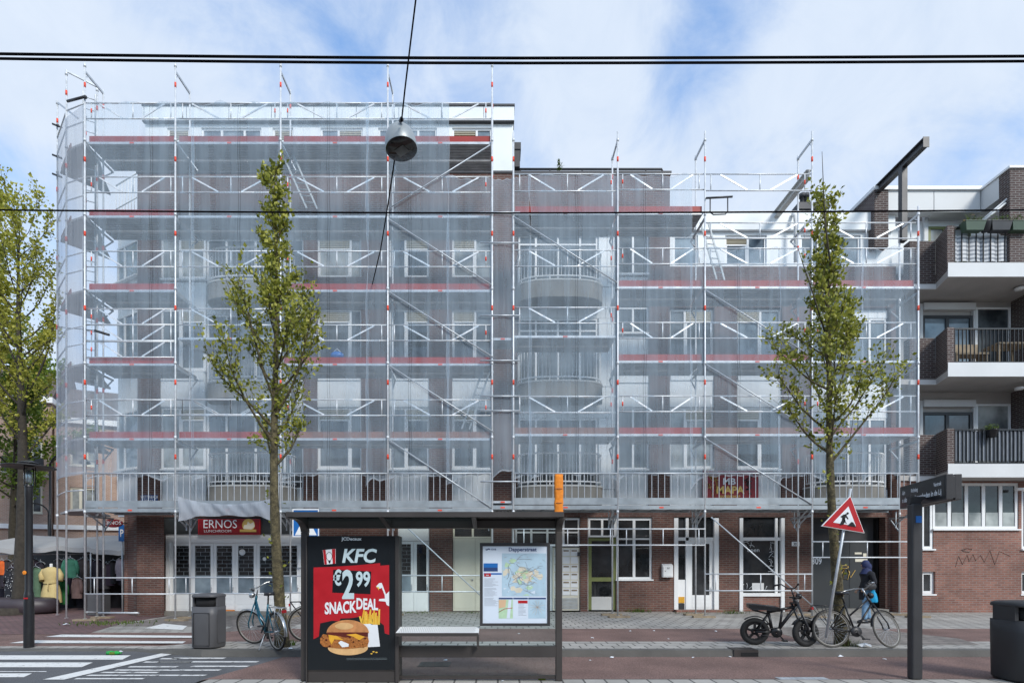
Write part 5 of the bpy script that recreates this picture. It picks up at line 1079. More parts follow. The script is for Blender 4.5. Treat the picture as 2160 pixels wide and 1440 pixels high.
# fries box
flat(ad, [(520, 990), (636, 988), (655, 1160), (560, 1165)], 0.012, 3)
q = random.Random(2)
for k in range(17):
    x = 505 + k * 8.5; t = q.uniform(-22, 26); h = q.uniform(60, 118); flat(ad, [(x, 995), (x + 13, 995), (x + 13 + t, 995 - h), (x + t, 995 - h + 3)], 0.008 + 0.0004 * k, 8 if k % 3 else 7)
# burger
def ell(cx, cy, rx, ry, a0, a1, n=22): return [(cx + rx * math.cos(R(lerp(a0, a1, k / n))), cy - ry * math.sin(R(lerp(a0, a1, k / n)))) for k in range(n + 1)]
flat(ad, ell(412, 1170, 152, 56, 180, 360) + [(562, 1130), (262, 1130)], 0.016, 5)
pc = [(200 + q.uniform(-6, 6), 1100), (225, 1065), (262, 1072), (300, 1060), (400, 1072), (500, 1058), (562, 1075), (572, 1120), (560, 1160), (480, 1172), (400, 1178), (310, 1172), (262, 1165), (225, 1160), (203, 1135)]
flat(ad, pc, 0.019, 6); flat(ad, [(255, 1052), (565, 1052), (566, 1085), (480, 1078), (400, 1092), (320, 1075), (258, 1090)], 0.021, 9)
flat(ad, [(265, 1070), (330, 1080), (380, 1110), (310, 1105), (290, 1145), (272, 1110)], 0.023, 7); flat(ad, [(400, 1070), (470, 1062), (540, 1085), (500, 1112), (455, 1085)], 0.023, 7)
flat(ad, [(340, 1130), (360, 1115), (420, 1140), (418, 1160), (370, 1165)], 0.024, 3)
for k in range(60): x, y = q.uniform(215, 555), q.uniform(1085, 1165); r_ = q.uniform(4, 11); flat(ad, ell(x, y, r_, r_ * .7, 0, 320, 6), 0.0225, 6 if k % 3 else 9) if not (335 < x < 425 and y > 1110) else None
flat(ad, ell(412, 1058, 160, 100, 0, 180), 0.020, 4)
flat(ad, ell(385, 1005, 70, 26, 0, 360), 0.0225, 5)
for k in range(3): flat(ad, [(400, 1250 + 5 * k), (705, 1248 + 5 * k), (705, 1248.6 + 5 * k), (400, 1250.6 + 5 * k)], 0.007, 0 if k == 1 else 2)
for x, y in ((590, 1215), (628, 1205), (605, 1200)): flat(ad, ell(x, y, 9, 5, 0, 300, 6), 0.007, 8)
ad.build('poster', P_, cs)
# map panel
YM = 7.6
def pm(zx, zy, lift=0.0): p = at(620 + zx / 3.6, 1040 + zy / 3.6, YM); p.y -= lift; return p
def fm_(mb, x0, y0, x1, y1, lift, mi=0): mb.prism([pm(x0, y1, lift), pm(x0, y0, lift), pm(x1, y0, lift), pm(x1, y1, lift)], (0, 0.001, 0), mi)
b = MB(); a, c = pm(1412, 1005), pm(1945, 375); b.box(a.x, c.x, YM + 0.002, YP - 0.01, a.z, c.z)
for q_ in ((1412, 375, 1945, 400), (1412, 985, 1945, 1005), (1412, 400, 1434, 985), (1924, 400, 1945, 985)): fm_(b, *q_, 0.012)
mc = b.build('map_case', M['char'], SH)
Mp = [mat('map_paper', (0.62, 0.70, 0.80), 0.3, var=0.04), mat('map_land', (0.40, 0.55, 0.66), 0.35, var=0.1, vs=9), M['navy'], M['blue'], M['red'], mat('map_line', (0.26, 0.30, 0.34), 0.5), mat('map_orange', (0.62, 0.42, 0.26), 0.5, var=0.1), mat('map_green', (0.42, 0.6, 0.40), 0.5, var=0.1, vs=20), mat('map_text', (0.36, 0.40, 0.46), 0.5), mat('map_beige', (0.62, 0.58, 0.47), 0.5, var=0.1, vs=12)]
mp = MB(); fm_(mp, 1434, 400, 1924, 985, 0.0, 0); fm_(mp, 1580, 455, 1915, 780, 0.002, 1)
mp.text('Dapperstraat', pm(1736, 438, 0.004), 0.052, mi=2, bold=0.02); mp.text('GVB', pm(1516, 430, 0.004), 0.022, mi=2, bold=0.012, sx=1.2)
for k in range(2): mp.tube([pm(1456 + j * 5.5, 422 + 5 * k + 4 * math.sin(j * 1.1), 0.004) for j in range(7)], 0.003, 4, 2)
fm_(mp, 1440, 530, 1548, 562, 0.002, 3); fm_(mp, 1440, 562, 1548, 592, 0.002, 2); fm_(mp, 1442, 604, 1578, 616, 0.002, 3); fm_(mp, 1445, 606, 1496, 630, 0.004, 4); mp.text('Info', pm(1470, 624, 0.006), 0.018, mi=0, bold=0.02)
q = random.Random(9)
for k in range(26):
    y = 645 + k * 8.2
    if k % 9 != 8: fm_(mp, 1446, y, 1446 + q.uniform(60, 112), y + 2.6, 0.002, 8)
for k in range(34): x, y = 1745 + q.gauss(0, 75), 610 + q.gauss(0, 70); (mp.prism([pm(min(1910, max(1584, x + q.uniform(12, 36) * math.cos(t_))), min(775, max(458, y + q.uniform(10, 30) * math.sin(t_))), 0.0025 + .00002 * k) for t_ in (0, 1, 2, 3, 4.2, 5.3)], (0, 0.0003, 0), 9 if k % 3 else 7))
for k in range(46):                                              # tangle of lines
    x, y = 1745 + q.gauss(0, 70), 610 + q.gauss(0, 62); pts = []
    ang = q.uniform(0, 6.28)
    for j in range(q.randint(3, 7)):
        if 1585 < x < 1910 and 460 < y < 775: pts.append(pm(x, y, 0.004))
        ang += q.uniform(-.6, .6); x += math.cos(ang) * 24; y += math.sin(ang) * 20
    if len(pts) > 1: mp.tube(pts, 0.0018 if k % 4 else 0.0032, 4, 6 if k % 7 == 0 else 5, cap=False)
for k in range(34): x, y = q.uniform(1590, 1895), q.uniform(462, 765); fm_(mp, x, y, x + q.uniform(6, 22), y + 3, 0.004, 8)
for k in range(7): x, y = q.uniform(1600, 1880), q.uniform(640, 765); mp.prism([pm(x + q.uniform(-22, 22), y + q.uniform(-14, 14), 0.003) for _ in range(3)], (0, 0.0005, 0), 0)
for x0, x1, m in ((1555, 1662, 7), (1666, 1776, 0), (1780, 1914, 1)): fm_(mp, x0, 806, x1, 948, 0.002, m); fm_(mp, x0, 791, x1, 803, 0.002, 2)
mp.tube([pm(1556, 900, .004), pm(1600, 875, .004), pm(1660, 868, .004)], 0.004, 4, 4); mp.prism([pm(1615, 947, .0035), pm(1630, 807, .0035), pm(1652, 807, .0035), pm(1640, 947, .0035)], (0, .0005, 0), 0); mp.prism([pm(1556, 872, .0033), pm(1556, 807, .0033), pm(1612, 807, .0033), pm(1606, 862, .0033)], (0, .0005, 0), 6)
fm_(mp, 1702, 812, 1774, 834, 0.004, 4)
for k in range(9): fm_(mp, 1704, 842 + k * 10, 1704 + q.uniform(30, 66), 845 + k * 10, 0.004, 8)
for k in range(14): a_ = k * .45; mp.tube([pm(1848, 862, .004), pm(1848 + 60 * math.cos(a_), 868 + 60 * math.sin(a_) * .9, .004)], 0.0012, 4, 6 if k % 3 else 5, cap=False)
mp.build('map_sheet', Mp, mc)
# orange wrapped sign over the shelter roof
o = thing('wrapped_sign', 'orange cloth sleeve wrapped over a post at the shelter roof end', 'sign', (XX(1179.5, YP), YP + 0.06, zr + 0.06))
b = MB(); vs = []; n = 14; x = XX(1179.5, YP); q = random.Random(4)
for j in range(13):
    z = lerp(zr + 0.062, ZZ(999, YP), j / 12); rr = 0.06 * (1.02 + 0.06 * math.sin(j * 2.1)) * (0.96 if j == 12 else 1)
    for k in range(n): t = 2 * math.pi * k / n; vs.append((x + rr * math.copysign(abs(math.cos(t)) ** .5, math.cos(t)) + q.uniform(-.003, .003), YP + 0.06 + 0.05 * math.copysign(abs(math.sin(t)) ** .5, math.sin(t)) + q.uniform(-.004, .004), z))
b.add(vs, [(j * n + k, j * n + (k + 1) % n, (j + 1) * n + (k + 1) % n, (j + 1) * n + k) for j in range(12) for k in range(n)] + [tuple(range(12 * n, 13 * n))], 0, True); b.build('cloth_sleeve', M['orange'], o)
b = MB(); 
for z in (ZZ(1030, YP), ZZ(1060, YP)): b.torus((x, YP + .06, z), 0.063, 0.004, 16, 5, 0, Matrix.Rotation(R(90), 3, 'X'))
b.build('tie_band', M['toe_wood'], o)
# crossing sign behind the shelter
YX = 10.5; t = signboard('crossing_sign', 'blue square pedestrian crossing sign behind the shelter roof', 617, 673, 1073, 1132, YX, 'blue', 0.02, 'white')
b = MB(); b.prism([at(x, y, YX - .006) for x, y in ((622, 1128), (645, 1083), (668, 1128))], (0, 0.003, 0), 0)
b.prism([at(x, y, YX - .010) for x, y in ((642, 1122), (646, 1106), (650, 1108), (653, 1122), (649, 1122), (647, 1114), (645, 1122))], (0, 0.003, 0), 1); b.ball(at(647, 1102, YX - .01), 0.022, 8, 6, 1); b.build('symbol', [M['white'], M['black']], t)
b = MB(); b.tube([(XX(644, YX + .05), YX + .05, 0.12), (XX(644, YX + .05), YX + .05, ZZ(1075, YX))], 0.03, 8); b.build('post', M['steel'], t)

# ------------------------------------------------------------------ litter bins
def litter_bin(label, px, Y, zb, wpx0, wpx1, top, m, yaw=0.0):
    x = XX(px, Y); w = (wpx1 - wpx0) * Y / F / 2; h = ZZ(top, Y) - zb; d = w * 0.95
    o = thing('litter_bin', label, 'litter bin', (x, Y, zb)); o.rotation_euler.z = yaw; org = Vector((0, 0, 0))
    def ring(sx, sy, z, n=32, p=0.56): return [(sx * math.copysign(abs(math.cos(2 * math.pi * k / n)) ** p, math.cos(2 * math.pi * k / n)), sy * math.copysign(abs(math.sin(2 * math.pi * k / n)) ** p, math.sin(2 * math.pi * k / n)), z) for k in range(n)]
    def loft(mb, rings, mi=0, cap=True):
        n = len(rings[0]); vs = [q for r_ in rings for q in r_]
        fs = [(j * n + k, j * n + (k + 1) % n, (j + 1) * n + (k + 1) % n, (j + 1) * n + k) for j in range(len(rings) - 1) for k in range(n)]
        if cap: fs += [tuple(range(n))[::-1], tuple(range((len(rings) - 1) * n, len(rings) * n))]
        return mb.add(vs, fs, mi, True)
    b = MB(); loft(b, [ring(w * .93, d * .93, 0.015), ring(w * .98, d * .98, 0.04), ring(w, d, h * .6), ring(w, d, h * .76)]); b.build('body', m, o, org=org).parent = o
    b = MB(); loft(b, [ring(w * .9, d * .9, 0), ring(w * .9, d * .9, 0.03)]); b.build('foot', M['black'], o, org=org)
    b = MB(); hw = h
    for sx in (-1, 1): b.prism([(sx * w * .985, -d * .5, h * .762), (sx * w * .985, d * .5, h * .762), (sx * w * .985, d * .5, h * .95), (sx * w * .985, -d * .5, h * .95)], (-sx * w * .14, 0, 0))
    b.prism([(-w * .82, d * .6, h * .762), (w * .82, d * .6, h * .762), (w * .82, d * .6, h * .95), (-w * .82, d * .6, h * .95)], (0, d * .06, 0)); b.build('hood_side', m, o, org=org)
    b = MB(); loft(b, [ring(w * .99, d * .99, h * .93), ring(w, d, h * .95), ring(w * .97, d * .97, h * .975), ring(w * .86, d * .86, h * .99), ring(w * .5, d * .5, h)]); b.build('lid', m, o, org=org, bevel=0)
    b = MB(); loft(b, [ring(w * .78, d * .78, h * .77), ring(w * .78, d * .58, h * .925)]); b.build('opening', M['void'], o, org=org)
    b = MB(); y = -d * 1.005
    for q in ((-w * .62, w * .62, h * .64, h * .655), (-w * .62, w * .62, h * .06, h * .07), (-w * .62, -w * .6, h * .07, h * .64), (w * .6, w * .62, h * .07, h * .64)): b.box(q[0], q[1], y, y + .02, q[2], q[3])
    b.build('door_frame', M['bindark'], o, org=org)
    b = MB(); b.box(w * 1.0, w * 1.03, -d * .5, d * .5, h * .1, h * .7); b.build('side_panel', m, o, org=org)
    return o
litter_bin('grey plastic litter bin on the pavement in front of the lunchroom doors', 441, 10.0, 0.12, 413, 470, 1250, M['binplastic'], R(-6))
litter_bin('black litter bin at the street edge beside the bus lane, half out of view', 2170, 7.7, PZ, 2116, 2224, 1266, M['bindark'], 0)

# ------------------------------------------------------------------ bus information display
o = thing('information_display', 'black departure display on a dark square column with a blue sticker', 'display', (XX(1931, 7.76), 7.76, PZ))
x0, x1 = XX(1918, 7.76), XX(1945, 7.76); b = MB(); x0 += .035; b.box(x0, x1, 7.74, 7.86, PZ, ZZ(1062, 7.76)); b.build('column', M['char'], o, bevel=0.02)
b = MB(); b.prism([(x0, 7.79, ZZ(1062, 7.76) + .002), (x1, 7.79, ZZ(1062, 7.76) + .002), (x1 + .03, 7.79, ZZ(1054, 7.76)), (x1 + .09, 7.79, ZZ(1050, 7.76)), (x1 + .09, 7.79, ZZ(1046, 7.76)), (x0, 7.79, ZZ(1046, 7.76))], (0, 0.06, 0)); b.build('column_head', M['char'], o)
pL, pR = at(1898, 1015, 8.55), at(1996, 999, 7.3); zt, zb = pR.z, ZZ(1053, 7.3)
pL.z = pR.z = 0; U = (pR - pL).normalized(); Nn = Vector((-U.y, U.x, 0)); Nn = Nn if Nn.x > 0 else -Nn; Ld = (pR - pL).length
def dp_(u, d, z): return pL + U * u + Nn * d + Vector((0, 0, z))
def dbox(mb, u0, u1, d0, d1, z0, z1, mi=0): mb.hexa([dp_(u0, d0, z0), dp_(u1, d0, z0), dp_(u1, d1, z0), dp_(u0, d1, z0), dp_(u0, d0, z1), dp_(u1, d0, z1), dp_(u1, d1, z1), dp_(u0, d1, z1)], mi)
b = MB(); dbox(b, 0, Ld, 0.0, 0.08, zb, zt); dbox(b, 0.03, Ld - 0.03, 0.08, 0.12, zb + .02, zt - .02); dbox(b, 0.0, Ld - .04, 0.12, 0.2, zb, zt); b.build('display_case', M['char'], o, bevel=0.006)
b = MB(); dbox(b, 0.03, Ld - 0.03, -0.004, -0.001, zb + 0.03, zt - 0.02); b.build('screen', M['poster_black'], o)
b = MB(); ltr = mat('display_letters', (0.75, 0.80, 0.85), 0.5)
for s_, u, z, h in (('Lijn', 0.14, zt - .13, .055), ('Richting', 0.46, zt - .13, .055), ('Vertrek', Ld - .2, zt - .13, .055), ('s door werkzaamheden in de Lij', Ld * .5, zb + .085, .075)): b.text(s_, dp_(u, -0.007, z), h, u=U, sx=.8, bold=.015)
b.build('lettering', ltr, o)
b = MB(); b.box(x0 + .04, x0 + .12, 7.732, 7.738, ZZ(1102, 7.76), ZZ(1088, 7.76)); b.build('sticker', M['blue'], o)

# ------------------------------------------------------------------ roadworks sign leaning on the tree
YG = 9.7; o = thing('roadworks_sign', 'red bordered triangular roadworks sign on a leaning pole against the street tree', 'sign', at(1743, 1345, YG))
T = [at(1794, 1045, YG), at(1733, 1109, YG), at(1824, 1124, YG)]; ct = sum(T, Vector()) / 3
def tri(s, dy): return [ct + (p - ct) * s + Vector((0, dy, 0)) for p in T]
b = MB(); b.prism(tri(1, 0), (0, 0.03, 0)); b.build('border', M['white'], o, bevel=0.004)
b = MB(); b.prism(tri(.95, -.004), (0, 0.003, 0)); b.build('red_field', M['red'], o); b = MB(); b.prism(tri(.53, -.008), (0, 0.003, 0)); b.build('white_field', M['poster_white'], o)
b = MB()
for pts in ([(1784, 1083), (1787, 1084), (1783, 1092), (1781, 1099), (1775, 1107), (1771, 1106), (1776, 1097), (1777, 1090)], [(1781, 1091), (1784, 1098), (1779, 1106), (1776, 1106), (1780, 1098)], [(1785, 1085), (1781, 1087), (1775, 1091), (1773, 1089), (1780, 1084)], [(1786, 1087), (1790, 1093), (1789, 1095), (1784, 1090)], [(1777, 1089), (1786, 1103), (1785, 1104), (1776, 1090)], [(1788, 1108), (1796, 1100), (1800, 1101), (1806, 1111)]): b.prism([at(x, y, YG - .012) for x, y in pts], (0, .003, 0))
b.ball(at(1788, 1082, YG - .011), .02, 8, 6); b.build('symbol', M['black'], o)
b = MB(); b.tube([at(1742, 1344, YG + .12), at(1794, 1030, YG + .05)], 0.024, 8); b.build('pole', M['steel'], o)

# ------------------------------------------------------------------ street lamps and wires
YL = 10.6; o = thing('street_lamp', 'black street lamp column with a flat hatted glass lantern by the crossing', 'street lamp', (XX(61, YL), YL, 0.03)); x = XX(61, YL)
b = MB(); b.lathe([(0.085, 0.03), (0.085, 0.75), (0.08, 1.0), (0.075, 1.06), (0.062, 1.12), (0.06, 2.9), (0.064, 2.92), (0.064, ZZ(1028, YL))], (x, YL, 0), 18); b.build('column', M['black'], o)
b = MB(); b.lathe([(0.064, 0), (0.075, 0.03), (0.05, 0.05), (0.05, 0.06)], (x, YL, ZZ(1028, YL)), 16); zc = ZZ(984, YL)
for k in range(3): t = k * 2.09 + .5; b.tube([(x + .1 * math.cos(t), YL + .1 * math.sin(t), ZZ(1025, YL)), (x + .1 * math.cos(t), YL + .1 * math.sin(t), zc)], 0.008, 5)
b.lathe([(0.0, .12), (0.05, .118), (0.09, .1), (0.17, .07), (0.18, .06), (0.1, .06)], (x, YL, zc), 20); b.build('lantern_frame', M['black'], o)
b = MB(); b.lathe([(0.09, 0.06), (0.2, 0.035), (0.42, 0.0), (0.425, -0.012), (0.2, 0.015), (0.09, 0.02)], (x, YL, zc), 28); b.build('lamp_hat', M['char'], o)
b = MB(); b.lathe([(0.08, 0), (0.085, .3), (0.06, .32)], (x, YL, ZZ(1022, YL)), 16); b.build('lamp_glass', M['clear'], o); b = MB(); b.lathe([(0.0, 0), (.04, 0), (.05, .1), (.05, .2), (0, .25)], (x, YL, ZZ(1018, YL)), 12); b.build('bulb', M['chrome'], o)
b = MB(); b.ball((x - .02, YL - .078, ZZ(1207, YL)), (.04, .012, .04), 12, 8); b.build('sticker', M['orange'], o); b = MB(); b.box(x - .03, x + .05, YL - .088, YL - .08, ZZ(1262, YL), ZZ(1259, YL)); b.build('sticker', M['red'], o)
def wall_lamp(label, px, Y, ytop, ax, ay):
    x = XX(px, Y); o = thing('street_lamp', label, 'street lamp', (x, Y, 0.03)); b = MB()
    zt = ZZ(ytop, Y); b.tube([(x, Y, 0.03), (x, Y, zt - .6)], 0.05, 8); b.tube([(x, Y, zt - .61)] + [(x + ax * .8 * (1 - math.cos(t * .2)), Y, zt - .6 + .55 * math.sin(t * .2)) for t in range(1, 9)] + [(x + ax * 1.5, Y, zt - .25)], 0.035, 8); b.build('column', M['black'], o)
    b = MB(); b.lathe([(0.03, .25), (0.1, .15), (0.22, 0.0), (0.2, -.02), (0, -.1)], (x + ax * 1.5, Y, zt - .5), 14); b.build('lamp_head', M['char'], o)
wall_lamp('tall black lamp column with a curved arm behind the scaffold corner', 106, 24, 952, 1, 0)
wall_lamp('black lamp with curved arm nearer the brick houses, lower than its neighbour', 103, 26, 1058, -1, 0)
def wire(label, pts, r, name='overhead_wire', grp='overhead tram wires', smooth=True):
    b = MB(); b.tube([Vector(p) for p in pts], r, 6); return tag(b.build(name, M['wire']), label, 'wire', grp)
def sag(y0, ym, y1, Y): return [at(lerp(-1400, 3600, k / 24), (y0 + (y1 - y0) * k / 24) if False else ym + (y0 - ym) * max(0, (1050 - lerp(-1400, 3600, k / 24)) / 1050) ** 1.6 + (y1 - ym) * max(0, (lerp(-1400, 3600, k / 24) - 1050) / 1110) ** 1.6, Y) for k in range(25)]
wire('upper one of the two thick parallel wires across the top of the sky', sag(114, 123, 119, 4.6), 0.0105)
wire('lower one of the two thick parallel wires across the top of the sky', sag(124, 133.5, 129.5, 4.75), 0.0105)
wire('thin single wire crossing the scaffold at the height of the upper decks', sag(443, 449.5, 443, 7.4), 0.0118)
pt = [at(877, 0, 7.2), at(866, 90, 7.5), at(854, 190, 7.9), at(847, 256, 8.4)]
wire('black cable running up from the hanging lamp out of the picture', [pt[0] + (pt[0] - pt[1]) * 4] + pt, 0.012, 'lamp_cable', None)
wire('black cable running from the hanging lamp down to the netting', [at(833, 332, 8.9), at(826, 380, 9.5), at(817, 440, 10.6), at(803, 525, 13), at(786, 597, 15.5), at(781, 612, 17.4)], 0.013, 'lamp_cable', None)
YH = 8.7; o = thing('hanging_lamp', 'grey dome shaped street lamp hanging from a cable in the sky', 'lamp', at(845, 300, YH))
ax = Vector((-0.14, 0.08, 1)).normalized(); Mr = ax.to_track_quat('Z', 'Y').to_matrix(); c = at(845, 300, YH); rd = 33 * YH / F
hm = mat('lamp_grey', (0.30, 0.33, 0.34), 0.42, 0.25, var=0.1, vs=8)
b = MB(); b.lathe([(rd * 1.0, -.12), (rd * 1.02, -.10), (rd * 1.0, -.02), (rd * .95, .06), (rd * .82, .15), (rd * .6, .215), (rd * .3, .25), (.035, .26), (.035, .33), (0, .33)], c, 32, 0, Mr); b.build('dome', hm, o)
b = MB(); b.lathe([(rd * 1.0, -.12), (rd * .9, -.135), (0, -.15)], c, 32, 0, Mr); gl = b.build('glass_cover', M['glass_dark'], o)
b = MB(); b.add([Mr @ Vector(v) + c for v in ((-.08, -.09, -.152), (.08, -.09, -.152), (.08, .09, -.152), (-.08, .09, -.152))], [(0, 1, 2, 3)]); b.build('lamp_panel', M['glass'], gl)
b = MB(); b.tube([Mr @ Vector((0, 0, .32)) + c, at(847, 252, 8.45)], 0.02, 8); b.ball(at(847, 252, 8.45), .035, 8, 6); b.build('hanger', M['char'], o)
# rod and wire fixed to the net corner
b = MB(); b.tube([at(120, 689, 16.4), at(200, 697, 15.45)], 0.012, 5); b.tube([at(200, 697, 15.45), at(230, 706, 15.4)], 0.035, 6); tag(b.build('anchor_rod', M['char']), 'dark anchor rod and wire pushed through the net near the street corner', 'rod')
# ------------------------------------------------------------------ bicycles
def spokes(mb, r, n=28, mi=0):
    for k in range(n):
        t = 2 * math.pi * k / n; s = 0.025 if k % 2 else -0.025; mb.tube([(0.02 * math.cos(t + .5), s, 0.02 * math.sin(t + .5)), (r * math.cos(t), 0, r * math.sin(t))], 0.0016, 3, mi, cap=False)
def bike(label, loc, yaw, lean, steer, style, wb=1.05, r=0.335, frame='black', tw=0.019, tyre='rubber'):
    o = thing('bicycle' if style != 'fat' else 'electric_bicycle', label, 'bicycle'); o.location = loc
    z0 = Vector((0, 0, 0)); hub = Vector((wb, 0, r)); ht = Vector((wb - 0.30 if style != 'fat' else wb - 0.2, 0, 0.93 if style != 'fat' else .90)); axis = (ht - hub).normalized()
    St = Matrix.Translation(hub) @ Matrix.Rotation(steer, 4, axis) @ Matrix.Translation(-hub)
    def part(mb, name, m, par=o, st=False):
        if st: mb.xf(St)
        return mb.build(name, m, par, org=z0)
    def wheel(c, st):
        b = MB(); b.torus(c, r - tw, tw, 36, 10); w = part(b, 'wheel', M[tyre], o, st)
        b = MB(); b.torus(c, r - tw * 2.1, tw * 0.55 if style != 'fat' else .02, 36, 6); 
        if style == 'fat':
            for k in range(5): t = 2 * math.pi * k / 5 + .3; e = c + Vector(((r - .08) * math.cos(t), 0, (r - .08) * math.sin(t))); b.bar(c + Vector((0.02 * math.cos(t), 0, .02 * math.sin(t))), e, .04, .05, up=(0, 1, 0))
            b.lathe([(.05, -.06), (.06, -.05), (.06, .05), (.05, .06)], c, 14, 0, Matrix.Rotation(R(90), 3, 'X'))
        part(b, 'rim', M['dull_rim' if style != 'fat' else 'black'], w, st)
        if style != 'fat':
            b = MB(); spokes(b, r - tw * 2.2); b.v = [v + c for v in b.v]; b.tube([c + Vector((0, -.04, 0)), c + Vector((0, .04, 0))], .018, 8); part(b, 'spoke', M['steel'], w, st)
        return w
    rh = Vector((0, 0, r)); wheel(rh, False); wheel(hub, True)
    bb = Vector((wb * 0.43, 0, 0.29 if style != 'fat' else .25)); stp = Vector((wb * 0.27, 0, 0.80 if style != 'fat' else .62)); hb = ht - axis * .16; f = MB()
    if style == 'fat':
        f.tube([bb, hb], .032, 8); f.tube([stp, hb + Vector((-.05, 0, -.02))], .026, 8); f.tube([bb + Vector((-.06, 0, .0)), stp], .026, 8); f.tube([stp + Vector((.02, 0, 0)), Vector((0.02, .07, r))], .018, 6); f.tube([stp + Vector((.02, 0, 0)), Vector((0.02, -.07, r))], .018, 6)
        f.tube([bb, Vector((0, .08, r))], .02, 6); f.tube([bb, Vector((0, -.08, r))], .02, 6); f.tube([hb, ht], .035, 8); f.tube([bb + Vector((.05, 0, .05)), stp.lerp(hb, .5)], .022, 6)
    else:
        f.tube([hb, ht], .022, 8)
        if style == 'step': f.tube([bb, bb.lerp(hb, .5) + Vector((.03, 0, -.03)), hb], .019, 8); f.tube([bb.lerp(stp, .35), bb.lerp(hb, .55) + Vector((.0, 0, .05)), hb + axis * .08], .016, 8)
        else: f.tube([bb, hb], .019, 8); f.tube([bb.lerp(stp, .55), hb + axis * .1], .017, 8)
        f.tube([bb, stp], .018, 8)
        for s in (-1, 1): f.tube([bb + Vector((0, .03 * s, 0)), Vector((0, .055 * s, r))], .011, 6); f.tube([stp + Vector((0, .02 * s, -.05)), Vector((0, .055 * s, r))], .01, 6)
    part(f, 'frame', M[frame])
    b = MB(); w = .055 if style != 'fat' else .085
    for s in (-1, 1): b.tube([hb + Vector((0, .03 * s, 0)) if style != 'fat' else ht + Vector((0, w * s, -.1)), hub + Vector((-.01, w * s, .1)), hub + Vector((0, w * s, 0))], .013 if style != 'fat' else .024, 6)
    if style == 'fat': b.bar(ht + Vector((0, -.1, -.1)), ht + Vector((0, .1, -.1)), .06, .03); b.bar(ht + Vector((0, -.1, -.0)), ht + Vector((0, .1, 0)), .06, .03)
    part(b, 'fork', M[frame if style != 'fat' else 'black'], o, True)
    b = MB(); top = ht + axis * (.16 if style != 'fat' else .15); b.tube([ht, top], .014, 6)
    if style == 'dutch': hp = [top + Vector((x, y, z)) for x, y, z in ((-.26, -.3, -.02), (-.1, -.31, .02), (.06, -.2, .05), (.08, 0, 0), (.06, .2, .05), (-.1, .31, .02), (-.26, .3, -.02))]
    elif style == 'fat': hp = [top + Vector((x, y, z)) for x, y, z in ((-.12, -.36, .08), (-.03, -.24, .1), (0, -.1, .02), (0, .1, .02), (-.03, .24, .1), (-.12, .36, .08))]
    else: hp = [top + Vector((x, y, z)) for x, y, z in ((-.16, -.28, .03), (-.03, -.22, .05), (.03, -.05, .01), (.03, .05, .01), (-.03, .22, .05), (-.16, .28, .03))]
    b.tube(hp, .012, 6); h = part(b, 'handlebar', M['chrome' if style != 'fat' else 'black'], o, True)
    b = MB()
    for e, d in ((hp[0], hp[1]), (hp[-1], hp[-2])): b.tube([e, e.lerp(d, .6)], .018, 6)
    part(b, 'grip', M['black'], h, True)
    b = MB(); sz = stp.z + (.16 if style != 'fat' else 0.0)
    if style == 'fat': b.prism([(stp.x - .36, -.12, .70), (stp.x - .36, -.12, .77), (stp.x - .2, -.12, .76), (stp.x + .15, -.10, .72), (stp.x + .2, -.08, .70), (stp.x + .1, -.10, .66), (stp.x - .25, -.12, .67)], (0, .24, 0)); b.tube([(stp.x, 0, .6), (stp.x, 0, .68)], .03, 6); b.tube([(stp.x - .3, .08, .67), (stp.x, .05, .58)], .014, 5); b.tube([(stp.x - .3, -.08, .67), (stp.x, -.05, .58)], .014, 5)
    else:
        b.tube([stp, Vector((stp.x - .03, 0, sz))], .014, 6)
        sv = []; n = 14
        for k in range(n): t = 2 * math.pi * k / n; cx = math.cos(t); wdt = .1 * (1 - .42 * (cx + 1)) + .02; sv.append((stp.x - .03 + .135 * cx, wdt * math.sin(t)))
        b.add([(x, y, sz) for x, y in sv] + [(x * .98 + .02 * (stp.x - .03), y * .92, sz + .045 + .012 * (x < stp.x - .06)) for x, y in sv], [tuple(range(n))[::-1], tuple(range(n, 2 * n))] + [(k, (k + 1) % n, n + (k + 1) % n, n + k) for k in range(n)], 0, True)
    part(b, 'saddle', M['black'])
    def guard(c, a0, a1, name, m, st):
        b = MB(); rg = r + .022 if style != 'fat' else r + .035; wd = .028 if style != 'fat' else .055; vs = []; n = 16
        for k in range(n + 1):
            t = R(lerp(a0, a1, k / n))
            for y, dr in ((-wd, -.012), (0, .004), (wd, -.012)): vs.append((c.x + (rg + dr) * math.cos(t), y, c.z + (rg + dr) * math.sin(t)))
        b.add(vs, [(k * 3 + j, k * 3 + j + 1, k * 3 + j + 4, k * 3 + j + 3) for k in range(n) for j in (0, 1)], 0, True); part(b, name, m, o, st)
    gm = M['chrome'] if style == 'step' else M['black']
    guard(rh, 10, 190 if style != 'fat' else 130, 'mudguard', gm, False); guard(hub, 40 if style != 'fat' else 60, 175 if style != 'fat' else 150, 'mudguard', gm, True)
    b = MB(); b.lathe([(.02, -.02), (.095, -.02), (.095, .0), (.02, 0)], bb + Vector((0, -.05, 0)), 20, 0, Matrix.Rotation(R(90), 3, 'X')); b.bar(bb + Vector((0, -.07, 0)), bb + Vector((.11, -.07, -.13)), .02, .025); b.bar(bb + Vector((0, .07, 0)), bb + Vector((-.11, .07, .13)), .02, .025)
    b.box(bb.x + .07, bb.x + .16, -.17, -.08, bb.z - .145, bb.z - .12); b.box(bb.x - .16, bb.x - .07, .08, .17, bb.z + .12, bb.z + .145); part(b, 'crank', M['char' if style != 'fat' else 'black'])
    b = MB(); b.tube([bb + Vector((0, -.055, .09)), Vector((0, -.055, r + .035))], .006, 4); b.tube([bb + Vector((0, -.055, -.09)), Vector((0, -.055, r - .035))], .006, 4); part(b, 'chain', M['char'])
